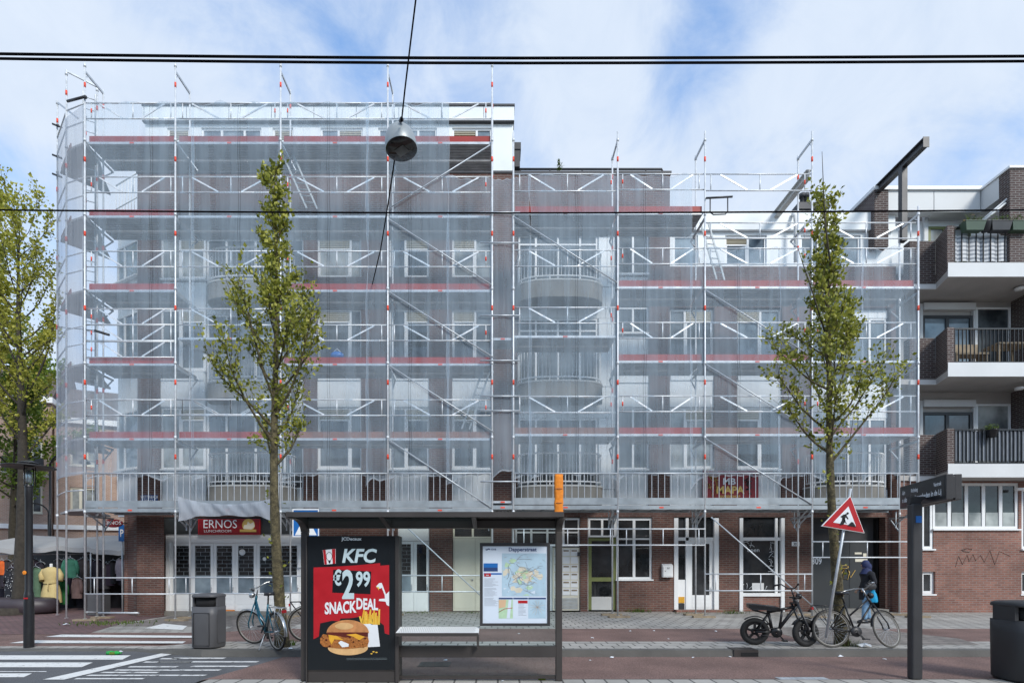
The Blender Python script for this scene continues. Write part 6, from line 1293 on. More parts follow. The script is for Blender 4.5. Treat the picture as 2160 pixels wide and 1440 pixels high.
    if False:
        b = MB(); b.prism([(bb.x + .12, -.06, bb.z), (bb.x + .06, -.06, bb.z + .12), (-.06, -.06, r + .06), (-.08, -.06, r), (-.04, -.06, r - .05), (bb.x + .05, -.06, bb.z - .11)], (0, .012, 0)); part(b, 'chain_case', M['black'])
    if style != 'fat':
        b = MB(); rz = r * 2 + .09
        for s in (-1, 1): b.tube([(.12, .06 * s, rz), (-.3, .06 * s, rz), (-.3, .06 * s, rz), (0, .06 * s, r)], .006, 5); b.tube([(-.12, .06 * s, rz), (0, .06 * s, r)], .006, 5)
        b.tube([(-.3, -.06, rz), (-.3, .06, rz)], .006, 5); b.tube([(-.1, -.06, rz), (-.1, .06, rz)], .006, 5); b.tube([(.12, -.06, rz), tuple(stp + Vector((0, -.02, -.02)))], .006, 5)
        for x in (-.22, -.02, .06): b.tube([(x, -.06, rz), (x, .06, rz)], .005, 4)
        part(b, 'luggage_rack', M['chrome' if style == 'step' else 'black'])
        b = MB(); b.box(-.33, -.305, -.04, .04, rz - .08, rz - .03); part(b, 'rear_light', M['red'])
    b = MB(); b.lathe([(.02, -.04), (.05, -.02), (.055, .03), (.05, .035), (0, .04)], ht + Vector((.09, 0, .02)), 12, 0, Matrix.Rotation(R(90), 3, 'Y')); part(b, 'headlight', M['black' if style != 'step' else 'chrome'], o, True)
    b = MB(); b.tube([bb + Vector((-.1, .06, -.02)), Vector((bb.x - .16, .2, .01))], .01, 6); part(b, 'kickstand', M['steel'])
    o.rotation_euler = (lean, 0, yaw); return o
M['dull_rim'] = mat('dull_rim', (0.30, 0.29, 0.27), 0.5, 0.4, var=0.3, vs=12); M['old_rubber'] = mat('dusty_tyre', (0.10, 0.095, 0.085), 0.85, var=0.3, vs=10)
M['turq'] = mat('turquoise_paint', (0.012, 0.10, 0.15), 0.3, 0.2, var=0.1)
bike('turquoise step through bicycle leaning at the tree beside the grey litter bin', (-3.84, 9.62, 0.12), R(137), R(-3), R(27), 'step', 1.03, 0.335, 'turq')
bike('black city bicycle half hidden between the tree and the shelter poster', (-3.72, 10.75, 0.12), R(18), R(2), R(8), 'dutch', 1.05, 0.345)
bike('matt black fat tyre electric bicycle on the kerb beside the drain', (4.80, 10.32, 0.12), R(-14), R(3), R(22), 'fat', 0.86, 0.255, 'black', 0.05)
bike('black dutch bicycle with bare chrome handlebar leaning at the tree with the roadworks sign', (6.05, 9.98, 0.12), R(-4), R(-7), R(26), 'dutch', 0.96, 0.335, tyre='old_rubber')

# ------------------------------------------------------------------ trees
def leaf_tree(name, label, base, H_, rad, prof, lm, bm, nlimb, ntwig, nleaf, lsize, seed, start=0.28, el=(48, 66), lean=(0, 0), grp=None, stems=0, curl=0.5, spread=1.0):
    q = random.Random(seed); base = Vector(base); o = thing(name, label, 'tree', base, grp); tb = MB(); lb = MB()
    def trunk_pt(f): return base + Vector((lean[0] * f + 0.05 * math.sin(f * 7 + seed), lean[1] * f + 0.05 * math.cos(f * 6 + seed), H_ * f))
    k = 22; tr = [trunk_pt(i / k) for i in range(k + 1)]
    tb.tube(tr, [max(.008, rad * (1.35 if i == 0 else 1) * (1 - (i / k) ** 0.9) + .01) + rad * .06 * math.sin(i * 2.3) * (1 - i / k) for i in range(k + 1)], 10)
    def leaves(c, d, n):
        for _ in range(n):
            p = c + Vector((q.gauss(0, .05), q.gauss(0, .05), q.gauss(0, .055))) * spread; a = (d * .5 + Vector((q.uniform(-1, 1), q.uniform(-1, 1), q.uniform(-.5, 1)))).normalized(); s = lsize * q.uniform(.6, 1.25)
            b_ = a.cross(Vector((q.uniform(-1, 1), q.uniform(-1, 1), q.uniform(-1, 1)))).normalized() * s * .36; n_ = a.cross(b_).normalized() * s * .12
            lb.add([p, p + a * s * .45 + b_ + n_, p + a * s, p + a * s * .45 - b_ + n_], [(0, 1, 2), (0, 2, 3)])
    def twig(p, d, L, r0, lev):
        pts = [p]; n = 4; dd = d.copy()
        for i in range(n):
            dd = (dd + Vector((q.uniform(-.16, .16), q.uniform(-.16, .16), q.uniform(-.02, .2) * curl))).normalized(); pts.append(pts[-1] + dd * L / n)
        tb.tube(pts, [max(.003, r0 * (1 - .75 * i / n)) for i in range(n + 1)], 5 if lev < 2 else 3, cap=False)
        return pts
    for i in range(nlimb):
        f = start + (1 - start) * ((i + q.uniform(.2, .8)) / nlimb) ** 0.92; f = min(f, .985); p = trunk_pt(f); az = i * 2.4 + q.uniform(-.4, .4)
        tgt = prof(f) * q.uniform(.6, 1.15); e = R(q.uniform(*el)); L = max(.2, tgt / math.cos(e)) * .92
        d = Vector((math.cos(az) * math.cos(e), math.sin(az) * math.cos(e), math.sin(e))); r0 = max(.008, rad * .34 * (1 - f) + .008)
        pts = twig(p, d, L, r0, 0)
        m = max(2, int(ntwig * (.35 + L / 2.2)))
        for j in range(m):
            u = .3 + .7 * ((j + q.random()) / m) ** .8; a = min(3, int(u * 4)); pp = pts[a].lerp(pts[a + 1], u * 4 - a if u < 1 else 1); dm = (pts[a + 1] - pts[a]).normalized()
            dv = (dm * .75 + Vector((q.uniform(-1, 1), q.uniform(-1, 1), q.uniform(-.2, .9))) * .65).normalized(); l2 = q.uniform(.2, .62) * min(1, .45 + L * .4)
            tp = twig(pp, dv, l2, .007, 2)
            for t_ in (1, 2, 3, 4, 4):
                if q.random() < .8: leaves(tp[t_], dv, nleaf)
        leaves(pts[-1], d, nleaf * 2)
    for j in range(20 if rad < .15 else 0):                      # sprouts low on the stem
        c = trunk_pt(q.uniform(.1, start)) ; az = q.uniform(0, 6.28); leaves(c + Vector((math.cos(az), math.sin(az), 0)) * rad, Vector((math.cos(az), math.sin(az), .6)), 2)
    for j in range(46 if rad < .15 else 30):                     # short inner shoots
        f = q.uniform(start, .9); az = q.uniform(0, 6.28); d = Vector((math.cos(az), math.sin(az), q.uniform(.2, 1.0))).normalized(); tp = twig(trunk_pt(f), d, q.uniform(.2, .55) * (1 if rad < .15 else 2), .007, 2)
        for t_ in (1, 2, 3, 4, 4): leaves(tp[t_], d, nleaf)
    for j in range(14): leaves(trunk_pt(q.uniform(.86, 1)), Vector((0, 0, 1)), max(1, nleaf // 2))
    tb.build('trunk', bm, o); lb.build('crown', lm, o); return o
PM = ((.30, .3), (.36, .4), (.40, 1.0), (.45, 1.25), (.55, 1.0), (.63, .74), (.70, .46), (.78, .30), (.88, .16), (.97, .08), (1.1, .05))
def prof_mid(f):
    for (a, x), (b_, y) in zip(PM, PM[1:]):
        if f <= b_: return x + (y - x) * max(0, (f - a) / (b_ - a))
    return .05
YT1 = 10.12
t1 = leaf_tree('street_tree', 'narrow young street tree with small olive leaves, between the grey litter bin and the shelter', (XX(592, YT1), YT1, 0.1), ZZ(362, YT1) - .1, 0.105, lambda f: prof_mid(f) * 1.22, M['leaf'], M['bark_moss'], 36, 14, 4, 0.080, 21, start=.37, el=(26, 50), curl=1.6, lean=(-.18, 0))
t2 = leaf_tree('street_tree', 'narrow young street tree carrying a leaning roadworks sign, beside the bicycles', (XX(1770, 10.3), 10.3, 0.1), ZZ(430, 10.3) - .1, 0.095, lambda f: prof_mid(f) * 1.3, M['leaf'], M['bark_moss'], 36, 13, 4, 0.080, 34, start=.40, el=(24, 48), curl=1.6, lean=(-.3, 0))
YT3 = 18.2
t3 = leaf_tree('street_tree', 'tall old street tree with yellow green foliage at the market corner', (XX(44, YT3), YT3, 0.04), ZZ(465, YT3), 0.22, lambda f: 1.9 * max(.3, min(1, (f - .3) / .25)) * max(.2, (1.12 - f) / .6) ** .5 * 1.1, M['leaf_y'], M['bark_dark'], 36, 8, 4, 0.115, 5, start=.38, el=(35, 62), spread=1.6, curl=1.2)
t4 = leaf_tree('street_tree', 'second yellow green tree mostly outside the frame beyond the street corner', (XX(-95, 21), 21, 0.04), ZZ(470, 21), 0.26, lambda f: 2.6 * max(.3, min(1, (f - .2) / .2)) * max(.2, (1.1 - f) / .6) ** .5, M['leaf_y'], M['bark_dark'], 44, 8, 7, 0.17, 8, start=.3, el=(35, 65), spread=2.0)
t5 = leaf_tree('street_tree', 'fresh green low tree in the side street in front of the brick houses', (XX(30, 25), 25, 0.04), ZZ(745, 25), 0.2, lambda f: 2.4 * max(.3, min(1, (f - .2) / .2)) * max(.2, (1.1 - f) / .6) ** .5, M['leaf_l'], M['bark'], 32, 8, 6, 0.17, 15, start=.35, el=(20, 60), spread=2.2)
# bare twig shoots out of the right tree
b = MB(); b.tube([at(1752, 560, 10.05), at(1742, 480, 10.05), at(1738, 420, 10.05), at(1734, 320, 10.05)], [.02, .014, .01, .004], 5); b.tube([at(1740, 700, 10.0), at(1712, 610, 9.95), at(1695, 560, 9.9), at(1682, 520, 9.9)], [.016, .012, .008, .004], 5); b.build('bare_branch', M['bark'], t2)
# moss collars and weeds
def tuft(mb, c, n, r, h, q):
    for _ in range(n):
        p = Vector(c) + Vector((q.gauss(0, r), q.gauss(0, r * .5), 0)); t = Vector((q.uniform(-.5, .5), q.uniform(-.5, .3), 1)).normalized() * h * q.uniform(.4, 1.2); s = t.orthogonal().normalized() * .012
        mb.add([p - s, p + s, p + t * .6 + s * .8, p + t], [(0, 1, 2, 3)])
q = random.Random(77); b = MB()
for px, py, n, r, h in ((605, 1360, 70, .07, .12), (1795, 1362, 90, .12, .16), (240, 1308, 160, .5, .1), (880, 1292, 90, .5, .06), (1010, 1292, 60, .4, .07), (1345, 1290, 130, .22, .15), (1545, 1293, 90, .2, .14), (1215, 1288, 60, .3, .06), (435, 1300, 25, .1, .1), (1440, 1293, 30, .2, .07), (1990, 1298, 40, .6, .05)):
    c = gp(px, py, 0.12); c.z = zp(c.x); tuft(b, c, n, r, h, q)
struct(b.build('weeds', M['grass']), 'stuff')
# ------------------------------------------------------------------ ring seat round the big tree
YQ = 17.9; o = thing('ring_seat', 'dark rounded ring seat around the foot of the big tree', 'seat', (XX(30, YQ), YQ, 0.04)); b = MB(); c = Vector((XX(30, YQ), YQ, 0.29)); vs = []; n = 40
rm = mat('dark_composite', (0.045, 0.035, 0.042), 0.45, var=0.2, vs=2)
for k in range(n):
    t = 2 * math.pi * k / n
    for j in range(10): u = 2 * math.pi * j / 10; rr = 1.05 + .33 * math.copysign(abs(math.cos(u)) ** .7, math.cos(u)); vs.append(c + Vector((rr * math.cos(t), rr * .55 * math.sin(t), .25 * math.copysign(abs(math.sin(u)) ** .7, math.sin(u)))))
b.add(vs, [(k * 10 + j, k * 10 + (j + 1) % 10, ((k + 1) % n) * 10 + (j + 1) % 10, ((k + 1) % n) * 10 + j) for k in range(n) for j in range(10)], 0, True); b.build('seat', rm, o)
b = MB(); b.lathe([(.95, -.25), (.95, -.03), (0, -.02)], c, 24); b.build('soil', M['bark_dark'], o)
# ------------------------------------------------------------------ brick houses down the side street
def far_house(label, p0, p1, h, rows, roof=True):
    p0, p1 = Vector(p0), Vector(p1); U = p1 - p0; L = U.length; fr = Fr(p0, U); o = thing('brick_house', label, 'house', (p0 + p1) / 2)
    ops = []; zs = [(4.4, 5.9), (7.1, 8.6), (9.7, 10.8)]
    n = max(2, int(L / 2.05)); us = [(L * (k + .5) / n) for k in range(n)]
    for z0, z1 in zs[:rows]: ops += [(u - .62, u + .62, z0, z1) for u in us]
    w = MB(); wall_grid(w, fr, 0, L, 0.03, h, ops, .3); fbox(w, fr, 0.01, L - .01, .3, 6, 0.03, h - .02, 0); w.build('wall', M['brick_far'], o)
    for i, (a, b_, c, d) in enumerate(ops): window(o, fr, a, b_, c, d, (0.62, 0.38) if i % 2 else (.38, .62), d=.06, gm='glass' if i % 3 else 'glass_curtain', fm='cream', fw=.1)
    r_ = MB(); fbox(r_, fr, -.1, L + .1, -.25, 6.1, h + .002, h + .3); r_.build('roof_edge', M['white'], o)
    r_ = MB(); P = fr.P; r_.hexa([P(0, 0, h + .31), P(L, 0, h + .31), P(L, 6, h + .31), P(0, 6, h + .31), P(0, 2.6, h + 2.6), P(L, 2.6, h + 2.6), P(L, 3.4, h + 2.6), P(0, 3.4, h + 2.6)]); r_.build('roof', M['brick_dark'], o)
    s = MB(); fbox(s, fr, 0, L, -.15, -.002, 3.55, 3.8); s.build('shop_canopy', M['white'], o)
    for u in us[1::2]:
        bl = MB(); fbox(bl, fr, u - .9, u + .9, -.7, -.003, 6.35, 6.5); bb_ = bl.build('balcony', M['concrete'], o); rl = MB(); fbox(rl, fr, u - .9, u + .9, -.7, -.68, 6.51, 7.3); rl.build('balcony_railing', M['char'], bb_)
    return o
far_house('pale red brick house with cream window frames behind the street lamp', (-36, 25.5, 0), (-24.4, 30.2, 0), 10.4, 3)
far_house('lower brick house with balconies seen through the scaffold corner', (-24.3, 30.25, 0), (-17, 33.2, 0), 9.4, 2)
# ------------------------------------------------------------------ market stalls
def stall(label, x0, x1, y0, y1, zf, zb, seed):
    q = random.Random(seed); o = thing('market_stall', label, 'market stall', ((x0 + x1) / 2, y0, 0.04)); b = MB(); nx, ny = 14, 5; vs = []
    for j in range(ny + 1):
        for i in range(nx + 1): u, v = i / nx, j / ny; vs.append((lerp(x0, x1, u), lerp(y0, y1, v), lerp(zf, zb, v) - .07 * math.sin(math.pi * ((u * 4) % 1)) * (1 - v * .5) + .05 * math.sin(u * 9 + seed)))
    b.add(vs, [(j * (nx + 1) + i, j * (nx + 1) + i + 1, (j + 1) * (nx + 1) + i + 1, (j + 1) * (nx + 1) + i) for j in range(ny) for i in range(nx)], 0, True)
    for i in range(nx): a, c = vs[i], vs[i + 1]; b.add([(a[0], a[1] - .005, a[2] - .16), (c[0], c[1] - .005, c[2] - .16), c, a], [(0, 1, 2, 3)], 0, True)
    b.build('canopy', M['tarp'], o)
    for x in (x0 + .1, (x0 + x1) / 2, x1 - .1):
        for y, z in ((y0 + .05, zf - .1), (y1 - .05, zb - .1)): p = MB(); p.tube([(x, y, .04), (x, y, z)], .025, 6); p.build('pole', M['steel'], o)
    b = MB()
    for y in (y0 + .4, y0 + 1.2): b.tube([(x0, y, 2.0), (x1, y, 2.0)], .02, 6)
    b.tube([(x0, y0 + .42, 1.1), (x1, y0 + .42, 1.1)], .02, 6); b.build('hanging_rail', M['steel'], o)
    b = MB(); b.box(x0, x1, y1 - .1, y1 - .08, .04, zb - .1); b.build('back_cloth', M['char'], o)
    return o
stall('white canopied clothes stall behind the big tree and the ring seat', -18.6, -14.4, 19.4, 22, 2.25, 2.75, 1)
stall('white canopied clothes stall behind the scaffold foot, next to the brick pillar', -14.3, -11.2, 19.2, 22, 2.2, 2.7, 2)
def garment(label, x, y, ztop, ln, w, col, grp=None, sleeves=True, pat=None, name='garment'):
    o = thing(name, label, 'clothing', (x, y, ztop - ln), grp); n = 12; vs = []; b = MB(); rows = 9; m = col if not isinstance(col, tuple) else mat('cloth', col, .85, var=.25, vs=6)
    for j in range(rows + 1):
        f = j / rows; z = ztop - ln * f; ww = w * (.55 + .45 * min(1, f * 5)) * (1 + .25 * f) if f < .25 else w * (.82 if f < .45 else .95) * (1 + .22 * f)
        for k in range(n): t = 2 * math.pi * k / n; vs.append((x + ww / 2 * math.cos(t) * (1 + .10 * math.sin(5 * t + j * .3 + x * 7)), y + .09 * math.sin(t) * (1 + .3 * math.sin(4 * t)), z))
    b.add(vs, [(j * n + k, j * n + (k + 1) % n, (j + 1) * n + (k + 1) % n, (j + 1) * n + k) for j in range(rows) for k in range(n)] + [tuple(range(n))], 0, True); b.build('cloth', m, o)
    if sleeves:
        for s in (-1, 1): b = MB(); b.tube([(x + s * w * .36, y, ztop - .06), (x + s * w * .5, y, ztop - .28), (x + s * w * .52, y, ztop - .52)], [.055, .06, .055], 8); b.build('sleeve', m, o)
    b = MB(); b.tube([(x - .18, y, ztop - .04), (x, y, ztop + .06), (x, y, ztop + .12)], .008, 5); b.tube([(x + .18, y, ztop - .04), (x, y, ztop + .06)], .008, 5); b.build('hanger', M['steel'], o); return o
ylw = mat('yellow_cloth', (0.56, 0.44, 0.20), .8, var=.12, vs=5); YD = 18.7
dm = thing('mannequin', 'mannequin in a belted pale yellow dress in front of the clothes stall', 'mannequin', at(108, 1278, YD)); x = XX(108, YD); b = MB()
rowsd = [(1195, 12), (1199, 30), (1206, 36), (1220, 28), (1228, 26), (1234, 30), (1250, 38), (1270, 41)]; vs = []; n = 20
for py, wpx in rowsd:
    for k in range(n): t = 2 * math.pi * k / n; vs.append((x + wpx * YD / F / 2 * math.cos(t) * (1 + (.05 * math.sin(7 * t) if py > 1230 else 0)), YD + wpx * YD / F / 3 * math.sin(t) * (1 + (.1 * math.sin(6 * t) if py > 1230 else 0)), ZZ(py, YD)))
b.add(vs, [(j * n + k, j * n + (k + 1) % n, (j + 1) * n + (k + 1) % n, (j + 1) * n + k) for j in range(len(rowsd) - 1) for k in range(n)], 0, True); dr = b.build('dress', ylw, dm)
b = MB(); b.lathe([(27 * YD / F / 2, -.025), (27.5 * YD / F / 2, .03)], (x, YD, ZZ(1228, YD)), 20); b.tube([(x + .05, YD - .2, ZZ(1228, YD)), (x + .07, YD - .22, ZZ(1245, YD))], .015, 5); b.build('belt', ylw, dr)
for s in (-1, 1): b = MB(); b.tube([at(108 + s * 14, 1201, YD), at(108 + s * 20, 1212, YD - .05), at(108 + s * 18, 1224, YD - .1)], [.08, .09, .10], 10); b.build('sleeve', ylw, dr)
b = MB(); b.lathe([(.05, 0), (.045, .1), (.05, .12), (0, .13)], (x, YD, ZZ(1196, YD)), 12); b.tube([(x, YD, .04), (x, YD, ZZ(1262, YD))], .02, 6); b.lathe([(.2, .04), (.2, .06), (0, .07)], (x, YD, 0), 14); b.build('stand', M['white'], dm)
q = random.Random(31); dk = [mat('dark_cloth', c, .85, var=.4, vs=5) for c in ((.012, .012, .016), (.02, .016, .026), (.035, .028, .03), (.10, .085, .08), (.05, .03, .045))]
garment('long green robe hung beside the yellow dress at the market', XX(75, 19), 19.0, ZZ(1196, 19), 1.05, .36, (0.09, 0.16, 0.10)); garment('bright green blouse hung above the scaffold low rail at the clothes stall', XX(148, 19), 19.0, ZZ(1178, 19), .65, .5, (0.04, 0.17, 0.11)); garment('emerald green dress with white bands hung low beside the yellow dress', XX(130, 19.2), 19.2, ZZ(1222, 19.2), .85, .38, (0.02, 0.16, 0.04))
garment('orange top hung at the edge of the clothes stall', XX(4, 19.6), 19.6, ZZ(1182, 19.6), .5, .3, (0.62, 0.12, 0.02))
def dots(px): 
    m, n_, l_, bs = nodes_of('polka_dot_cloth'); g = n_.new('ShaderNodeNewGeometry'); v = n_.new('ShaderNodeTexVoronoi'); v.inputs['Scale'].default_value = 14; l_.new(g.outputs['Position'], v.inputs['Vector']); cr = n_.new('ShaderNodeValToRGB'); l_.new(v.outputs['Distance'], cr.inputs[0]); e = cr.color_ramp.elements; e[0].color = (.6, .6, .6, 1); e[1].color = (.01, .01, .014, 1); e[0].position = .2; e[1].position = .26; l_.new(cr.outputs[0], bs.inputs['Base Color']); return m
garment('black dress with white dots hung near the big tree trunk', XX(24, 18.9), 18.9, ZZ(1198, 18.9), 1.15, .4, dots(0))
garment('white and red floral top hung under the scaffold at the market stall', XX(163, 18.9), 18.9, ZZ(1218, 18.9), .7, .28, (0.16, 0.10, 0.09)); garment('pale grey coat hung last beside the brick pillar', XX(256, 19.3), 19.3, ZZ(1178, 19.3), .75, .3, (0.25, 0.22, 0.25))
for k in range(32):
    px = 2 + k * 8
    if 92 < px < 122: continue
    garment('dark garment in the crowded row on the market stall rail', XX(px, 19.7), 19.7 + q.uniform(-.1, .1), ZZ(1184, 19.7) + q.uniform(-.1, .1), q.uniform(.7, 1.15), q.uniform(.2, .36), dk[k % 5], 'dark garments hanging in rows on the market stall', sleeves=(k % 2 == 0))
for k in range(14):
    px = 8 + k * 18; garment('dark garment in the low back row of the market stall', XX(px, 20.3), 20.3, ZZ(1230, 20.3), .95, .5, dk[(k + 1) % 3], 'dark garments low in the market stall', sleeves=False)
b = MB(); c = gp(199, 1297, .05); b.box(c.x - .22, c.x + .22, c.y, c.y + .4, .05, .72); b.box(c.x - .2, c.x + .2, c.y - .01, c.y - .001, .1, .66); tag(b.build('storage_crate', M['binplastic'], bevel=.015), 'dark grey storage crate between the scaffold feet at the market', 'crate')
# ------------------------------------------------------------------ person
def skin(verts, edges, radii, sub=2):
    me = bpy.data.meshes.new('s'); me.from_pydata([Vector(v) for v in verts], edges, []); ob = bpy.data.objects.new('s', me); COL.objects.link(ob)
    sm = ob.modifiers.new('skin', 'SKIN'); sm.use_smooth_shade = True
    for i, r_ in enumerate(radii):
        r_ = r_ if isinstance(r_, tuple) else (r_, r_); me.skin_vertices[0].data[i].radius = r_
    me.skin_vertices[0].data[0].use_root = True
    ob.modifiers.new('sub', 'SUBSURF').levels = sub
    dg = bpy.context.evaluated_depsgraph_get(); dg.update(); m2 = bpy.data.meshes.new_from_object(ob.evaluated_get(dg))
    b = MB(); b.add([v.co.copy() for v in m2.vertices], [tuple(p.vertices) for p in m2.polygons], 0, True)
    bpy.data.objects.remove(ob); bpy.data.meshes.remove(me); bpy.data.meshes.remove(m2); return b
YH2 = 14.2; PX = XX(1828, YH2); pr = thing('person', 'person in a dark coat and blue headscarf walking past the steel door', 'person', (PX, YH2, 0.12)); O = Vector((PX, YH2, 0.12))
def pv(*v): return O + Vector(v)
# faces -X; lengths in metres, standing 1.57
body = [(0, 0, .80), (0.01, 0, .98), (0.02, 0, 1.15), (0.01, 0, 1.28), (-.01, 0, 1.36), (-.03, 0, 1.42), (-.05, 0, 1.50), (-.045, 0, 1.555),
        (.01, -.16, 1.26), (.06, -.2, 1.03), (-.1, -.16, .88), (-.16, -.13, .86), (.01, .16, 1.26), (.08, .2, 1.03), (-.06, .2, .86), (-.12, .18, .82),
        (-.01, -.085, .76), (-.09, -.09, .44), (-.12, -.09, .08), (-.20, -.09, .05), (0.02, .085, .76), (.05, .09, .44), (.12, .09, .09), (.06, .09, .05)]
be = [(0, 1), (1, 2), (2, 3), (3, 4), (4, 5), (5, 6), (6, 7), (3, 8), (8, 9), (9, 10), (10, 11), (3, 12), (12, 13), (13, 14), (14, 15), (0, 16), (16, 17), (17, 18), (18, 19), (0, 20), (20, 21), (21, 22), (22, 23)]
br = [.12, .11, .115, .11, .055, .06, .085, .06, .05, .04, .03, .025, .05, .04, .03, .025, .085, .06, .035, .02, .085, .06, .035, .02]
sk = mat('skin', (0.36, 0.2, 0.13), .5)
b = skin([pv(*v) for v in body], be, br); b.ball(pv(-.135, 0, 1.485), (.014, .012, .018), 8, 6); b.build('body', sk, pr)
b = MB()
for s in (-1, 1): b.ball(pv(-.125, .03 * s, 1.515), .009, 8, 6, 1)
b.ball(pv(-.122, 0, 1.45), (.008, .022, .006), 8, 6, 0); b.build('face', [M['deep_red'], M['black']], pr)
jean = mat('pale_jeans', (0.17, 0.30, 0.45), .8, var=.3, vs=14)
b = skin([pv(*body[i]) for i in (0, 16, 17, 18, 20, 21, 22)], [(0, 1), (1, 2), (2, 3), (0, 4), (4, 5), (5, 6)], [.13, .1, .083, .066, .1, .083, .066]); b.build('trousers', jean, pr)
coat = mat('dark_coat', (0.012, 0.013, 0.018), .9, var=.3, vs=8)
cv = [(0.02, 0, .62), (0.01, 0, .85), (0.02, 0, 1.0), (0.02, 0, 1.15), (0.015, 0, 1.29), (.0, 0, 1.37), (.01, -.17, 1.26), (.07, -.215, 1.03), (-.09, -.17, .89), (.01, .17, 1.26), (.09, .215, 1.03), (-.05, .2, .87)]
b = skin([pv(*v) for v in cv], [(0, 1), (1, 2), (2, 3), (3, 4), (4, 5), (4, 6), (6, 7), (7, 8), (4, 9), (9, 10), (10, 11)], [(.2, .15), .16, .145, .15, .14, .07, .075, .065, .05, .075, .065, .05]); b.build('coat', coat, pr)
b = MB(); n = 18; vs = []
for z, rx, ry, ox in ((.60, .185, .165, .02), (.75, .18, .165, .015), (.92, .165, .16, .015), (1.05, .15, .155, .02)):
    for k in range(n): t = 2 * math.pi * k / n; vs.append(pv(ox + rx * math.cos(t) * (1 + .05 * math.sin(5 * t)), ry * math.sin(t), z))
b.add(vs, [(j * n + k, j * n + (k + 1) % n, (j + 1) * n + (k + 1) % n, (j + 1) * n + k) for j in range(3) for k in range(n)], 0, True); b.build('coat_skirt', coat, pr)
scarf = mat('blue_headscarf', (0.022, 0.032, 0.10), .8, var=.25, vs=14)
b = MB(); b.ball(pv(-.025, 0, 1.505), (.1, .098, .115), 18, 12); b.ball(pv(.03, 0, 1.44), (.09, .1, .11), 14, 10); b.lathe([(.15, -.1), (.12, -.03), (.088, .04), (.08, .08)], pv(0, 0, 1.36), 18); b.build('headscarf', scarf, pr)
for v in ((-.16, -.09, .04), (.09, .09, .05)): b = MB(); b.ball(pv(*v), (.145, .062, .062), 14, 8); b.box(O.x + v[0] - .12, O.x + v[0] + .12, O.y + v[1] - .045, O.y + v[1] + .045, O.z + v[2] - .045, O.z + v[2] - .015); b.build('shoe', M['black'], pr)
for px, py, pzz, sd in ((-.16, -.13, .86, 1), (-.12, .18, .82, -1)):
    for k in range(4): b = MB(); y = py - .03 + k * .02; b.tube([pv(px, y, pzz + .01), pv(px - .035, y, pzz - .01), pv(px - .045, y, pzz - .04 - .004 * (k % 2)), pv(px - .03, y, pzz - .058)], [.011, .010, .009, .007], 6); b.build('finger', sk, pr)
    b = MB(); b.tube([pv(px + .01, py - .035 * sd, pzz + .01), pv(px - .02, py - .05 * sd, pzz - .015), pv(px - .035, py - .045 * sd, pzz - .035)], [.012, .011, .008], 6); b.build('thumb', sk, pr)
bag = thing('plastic_bag', 'blue plastic bag hanging from the hand of the walking person', 'bag', pv(-.13, -.2, .55)); b = MB(); c = pv(.04, -.24, 0); vs = []; n = 14
for z, w in ((.54, .07), (.57, .095), (.66, .095), (.76, .07), (.82, .04), (.86, .02)):
    for k in range(n): t = 2 * math.pi * k / n; vs.append(c + Vector((w * math.cos(t) * (1 + .1 * math.sin(3 * t + z * 20)) - .14 * (z - .5), .05 * math.sin(t) + .01 * math.sin(5 * t), z)))
b.add(vs, [(j * n + k, j * n + (k + 1) % n, (j + 1) * n + (k + 1) % n, (j + 1) * n + k) for j in range(5) for k in range(n)] + [tuple(range(n))[::-1]], 0, True); b.build('bag', mat('blue_plastic', (0.01, 0.30, 0.55), .35, var=.15, vs=15), bag)
hbg = thing('handbag', 'dark shiny handbag tucked under the arm of the walking person', 'bag', pv(-.1, -.25, .88)); b = MB(); b.ball(pv(-.08, -.27, .95), (.15, .06, .1), 14, 10); b.build('bag', M['char'], hbg); b = MB(); b.tube([pv(-.2, -.27, 1.0), pv(-.08, -.25, 1.1), pv(.05, -.25, 1.0)], .01, 6); b.build('strap', M['black'], hbg)
# ------------------------------------------------------------------ ground details
dg_ = thing('storm_drain', 'cast iron kerb drain with three slots beside the fat tyre bicycle', 'drain', gp(1578, 1378, .0)); a, c = gp(1545, 1384, 0), gp(1596, 1384, 0)
b = MB(); b.box(a.x, c.x, 9.655, 9.664, .0, .124); b.box(a.x, c.x, 9.655, 9.95, .124, .131); b.build('frame', M['char_brown'], dg_)
for k in range(3): b = MB(); x = lerp(a.x + .12, c.x, k / 3); b.box(x, x + .1, 9.650, 9.654, .02, .085); b.build('slot', M['void'], dg_)
def plate(label, px, py, w, d, m, z=.007): c = gp(px, py); b = MB(); b.box(c.x - w / 2, c.x + w / 2, c.y - d / 2, c.y + d / 2, z, z + .004); [b.box(c.x - w / 2 + .03 + k * (w - .06) / 8, c.x - w / 2 + .06 + k * (w - .06) / 8, c.y - d / 2 + .03, c.y + d / 2 - .03, z + .0045, z + .007) for k in range(8)]; tag(b.build('manhole_cover', M[m]), label, 'manhole cover')
plate('dark manhole cover in the red bus lane seen through the shelter glass', 917, 1401, .5, .45, 'char_brown'); plate('light steel access plate in the near paving below the storm drain', 1692, 1431, .7, .16, 'steel')
bt = thing('plastic_bottle', 'crushed green plastic bottle lying on the crossing', 'bottle', gp(240, 1376, .01)); c = gp(240, 1376, .035); b = MB(); b.lathe([(0, -.13), (.035, -.12), (.04, -.03), (.026, .0), (.038, .05), (.03, .09), (.012, .12), (.012, .14), (0, .14)], c, 12, 0, Matrix.Rotation(R(90), 3, 'Y')); b.build('bottle', mat('green_plastic', (0.02, 0.32, 0.06), .2), bt); b = MB(); b.box(c.x - .05, c.x + .04, c.y - .042, c.y - .036, c.z - .02, c.z + .02); b.build('label', M['leaf_l'], bt)
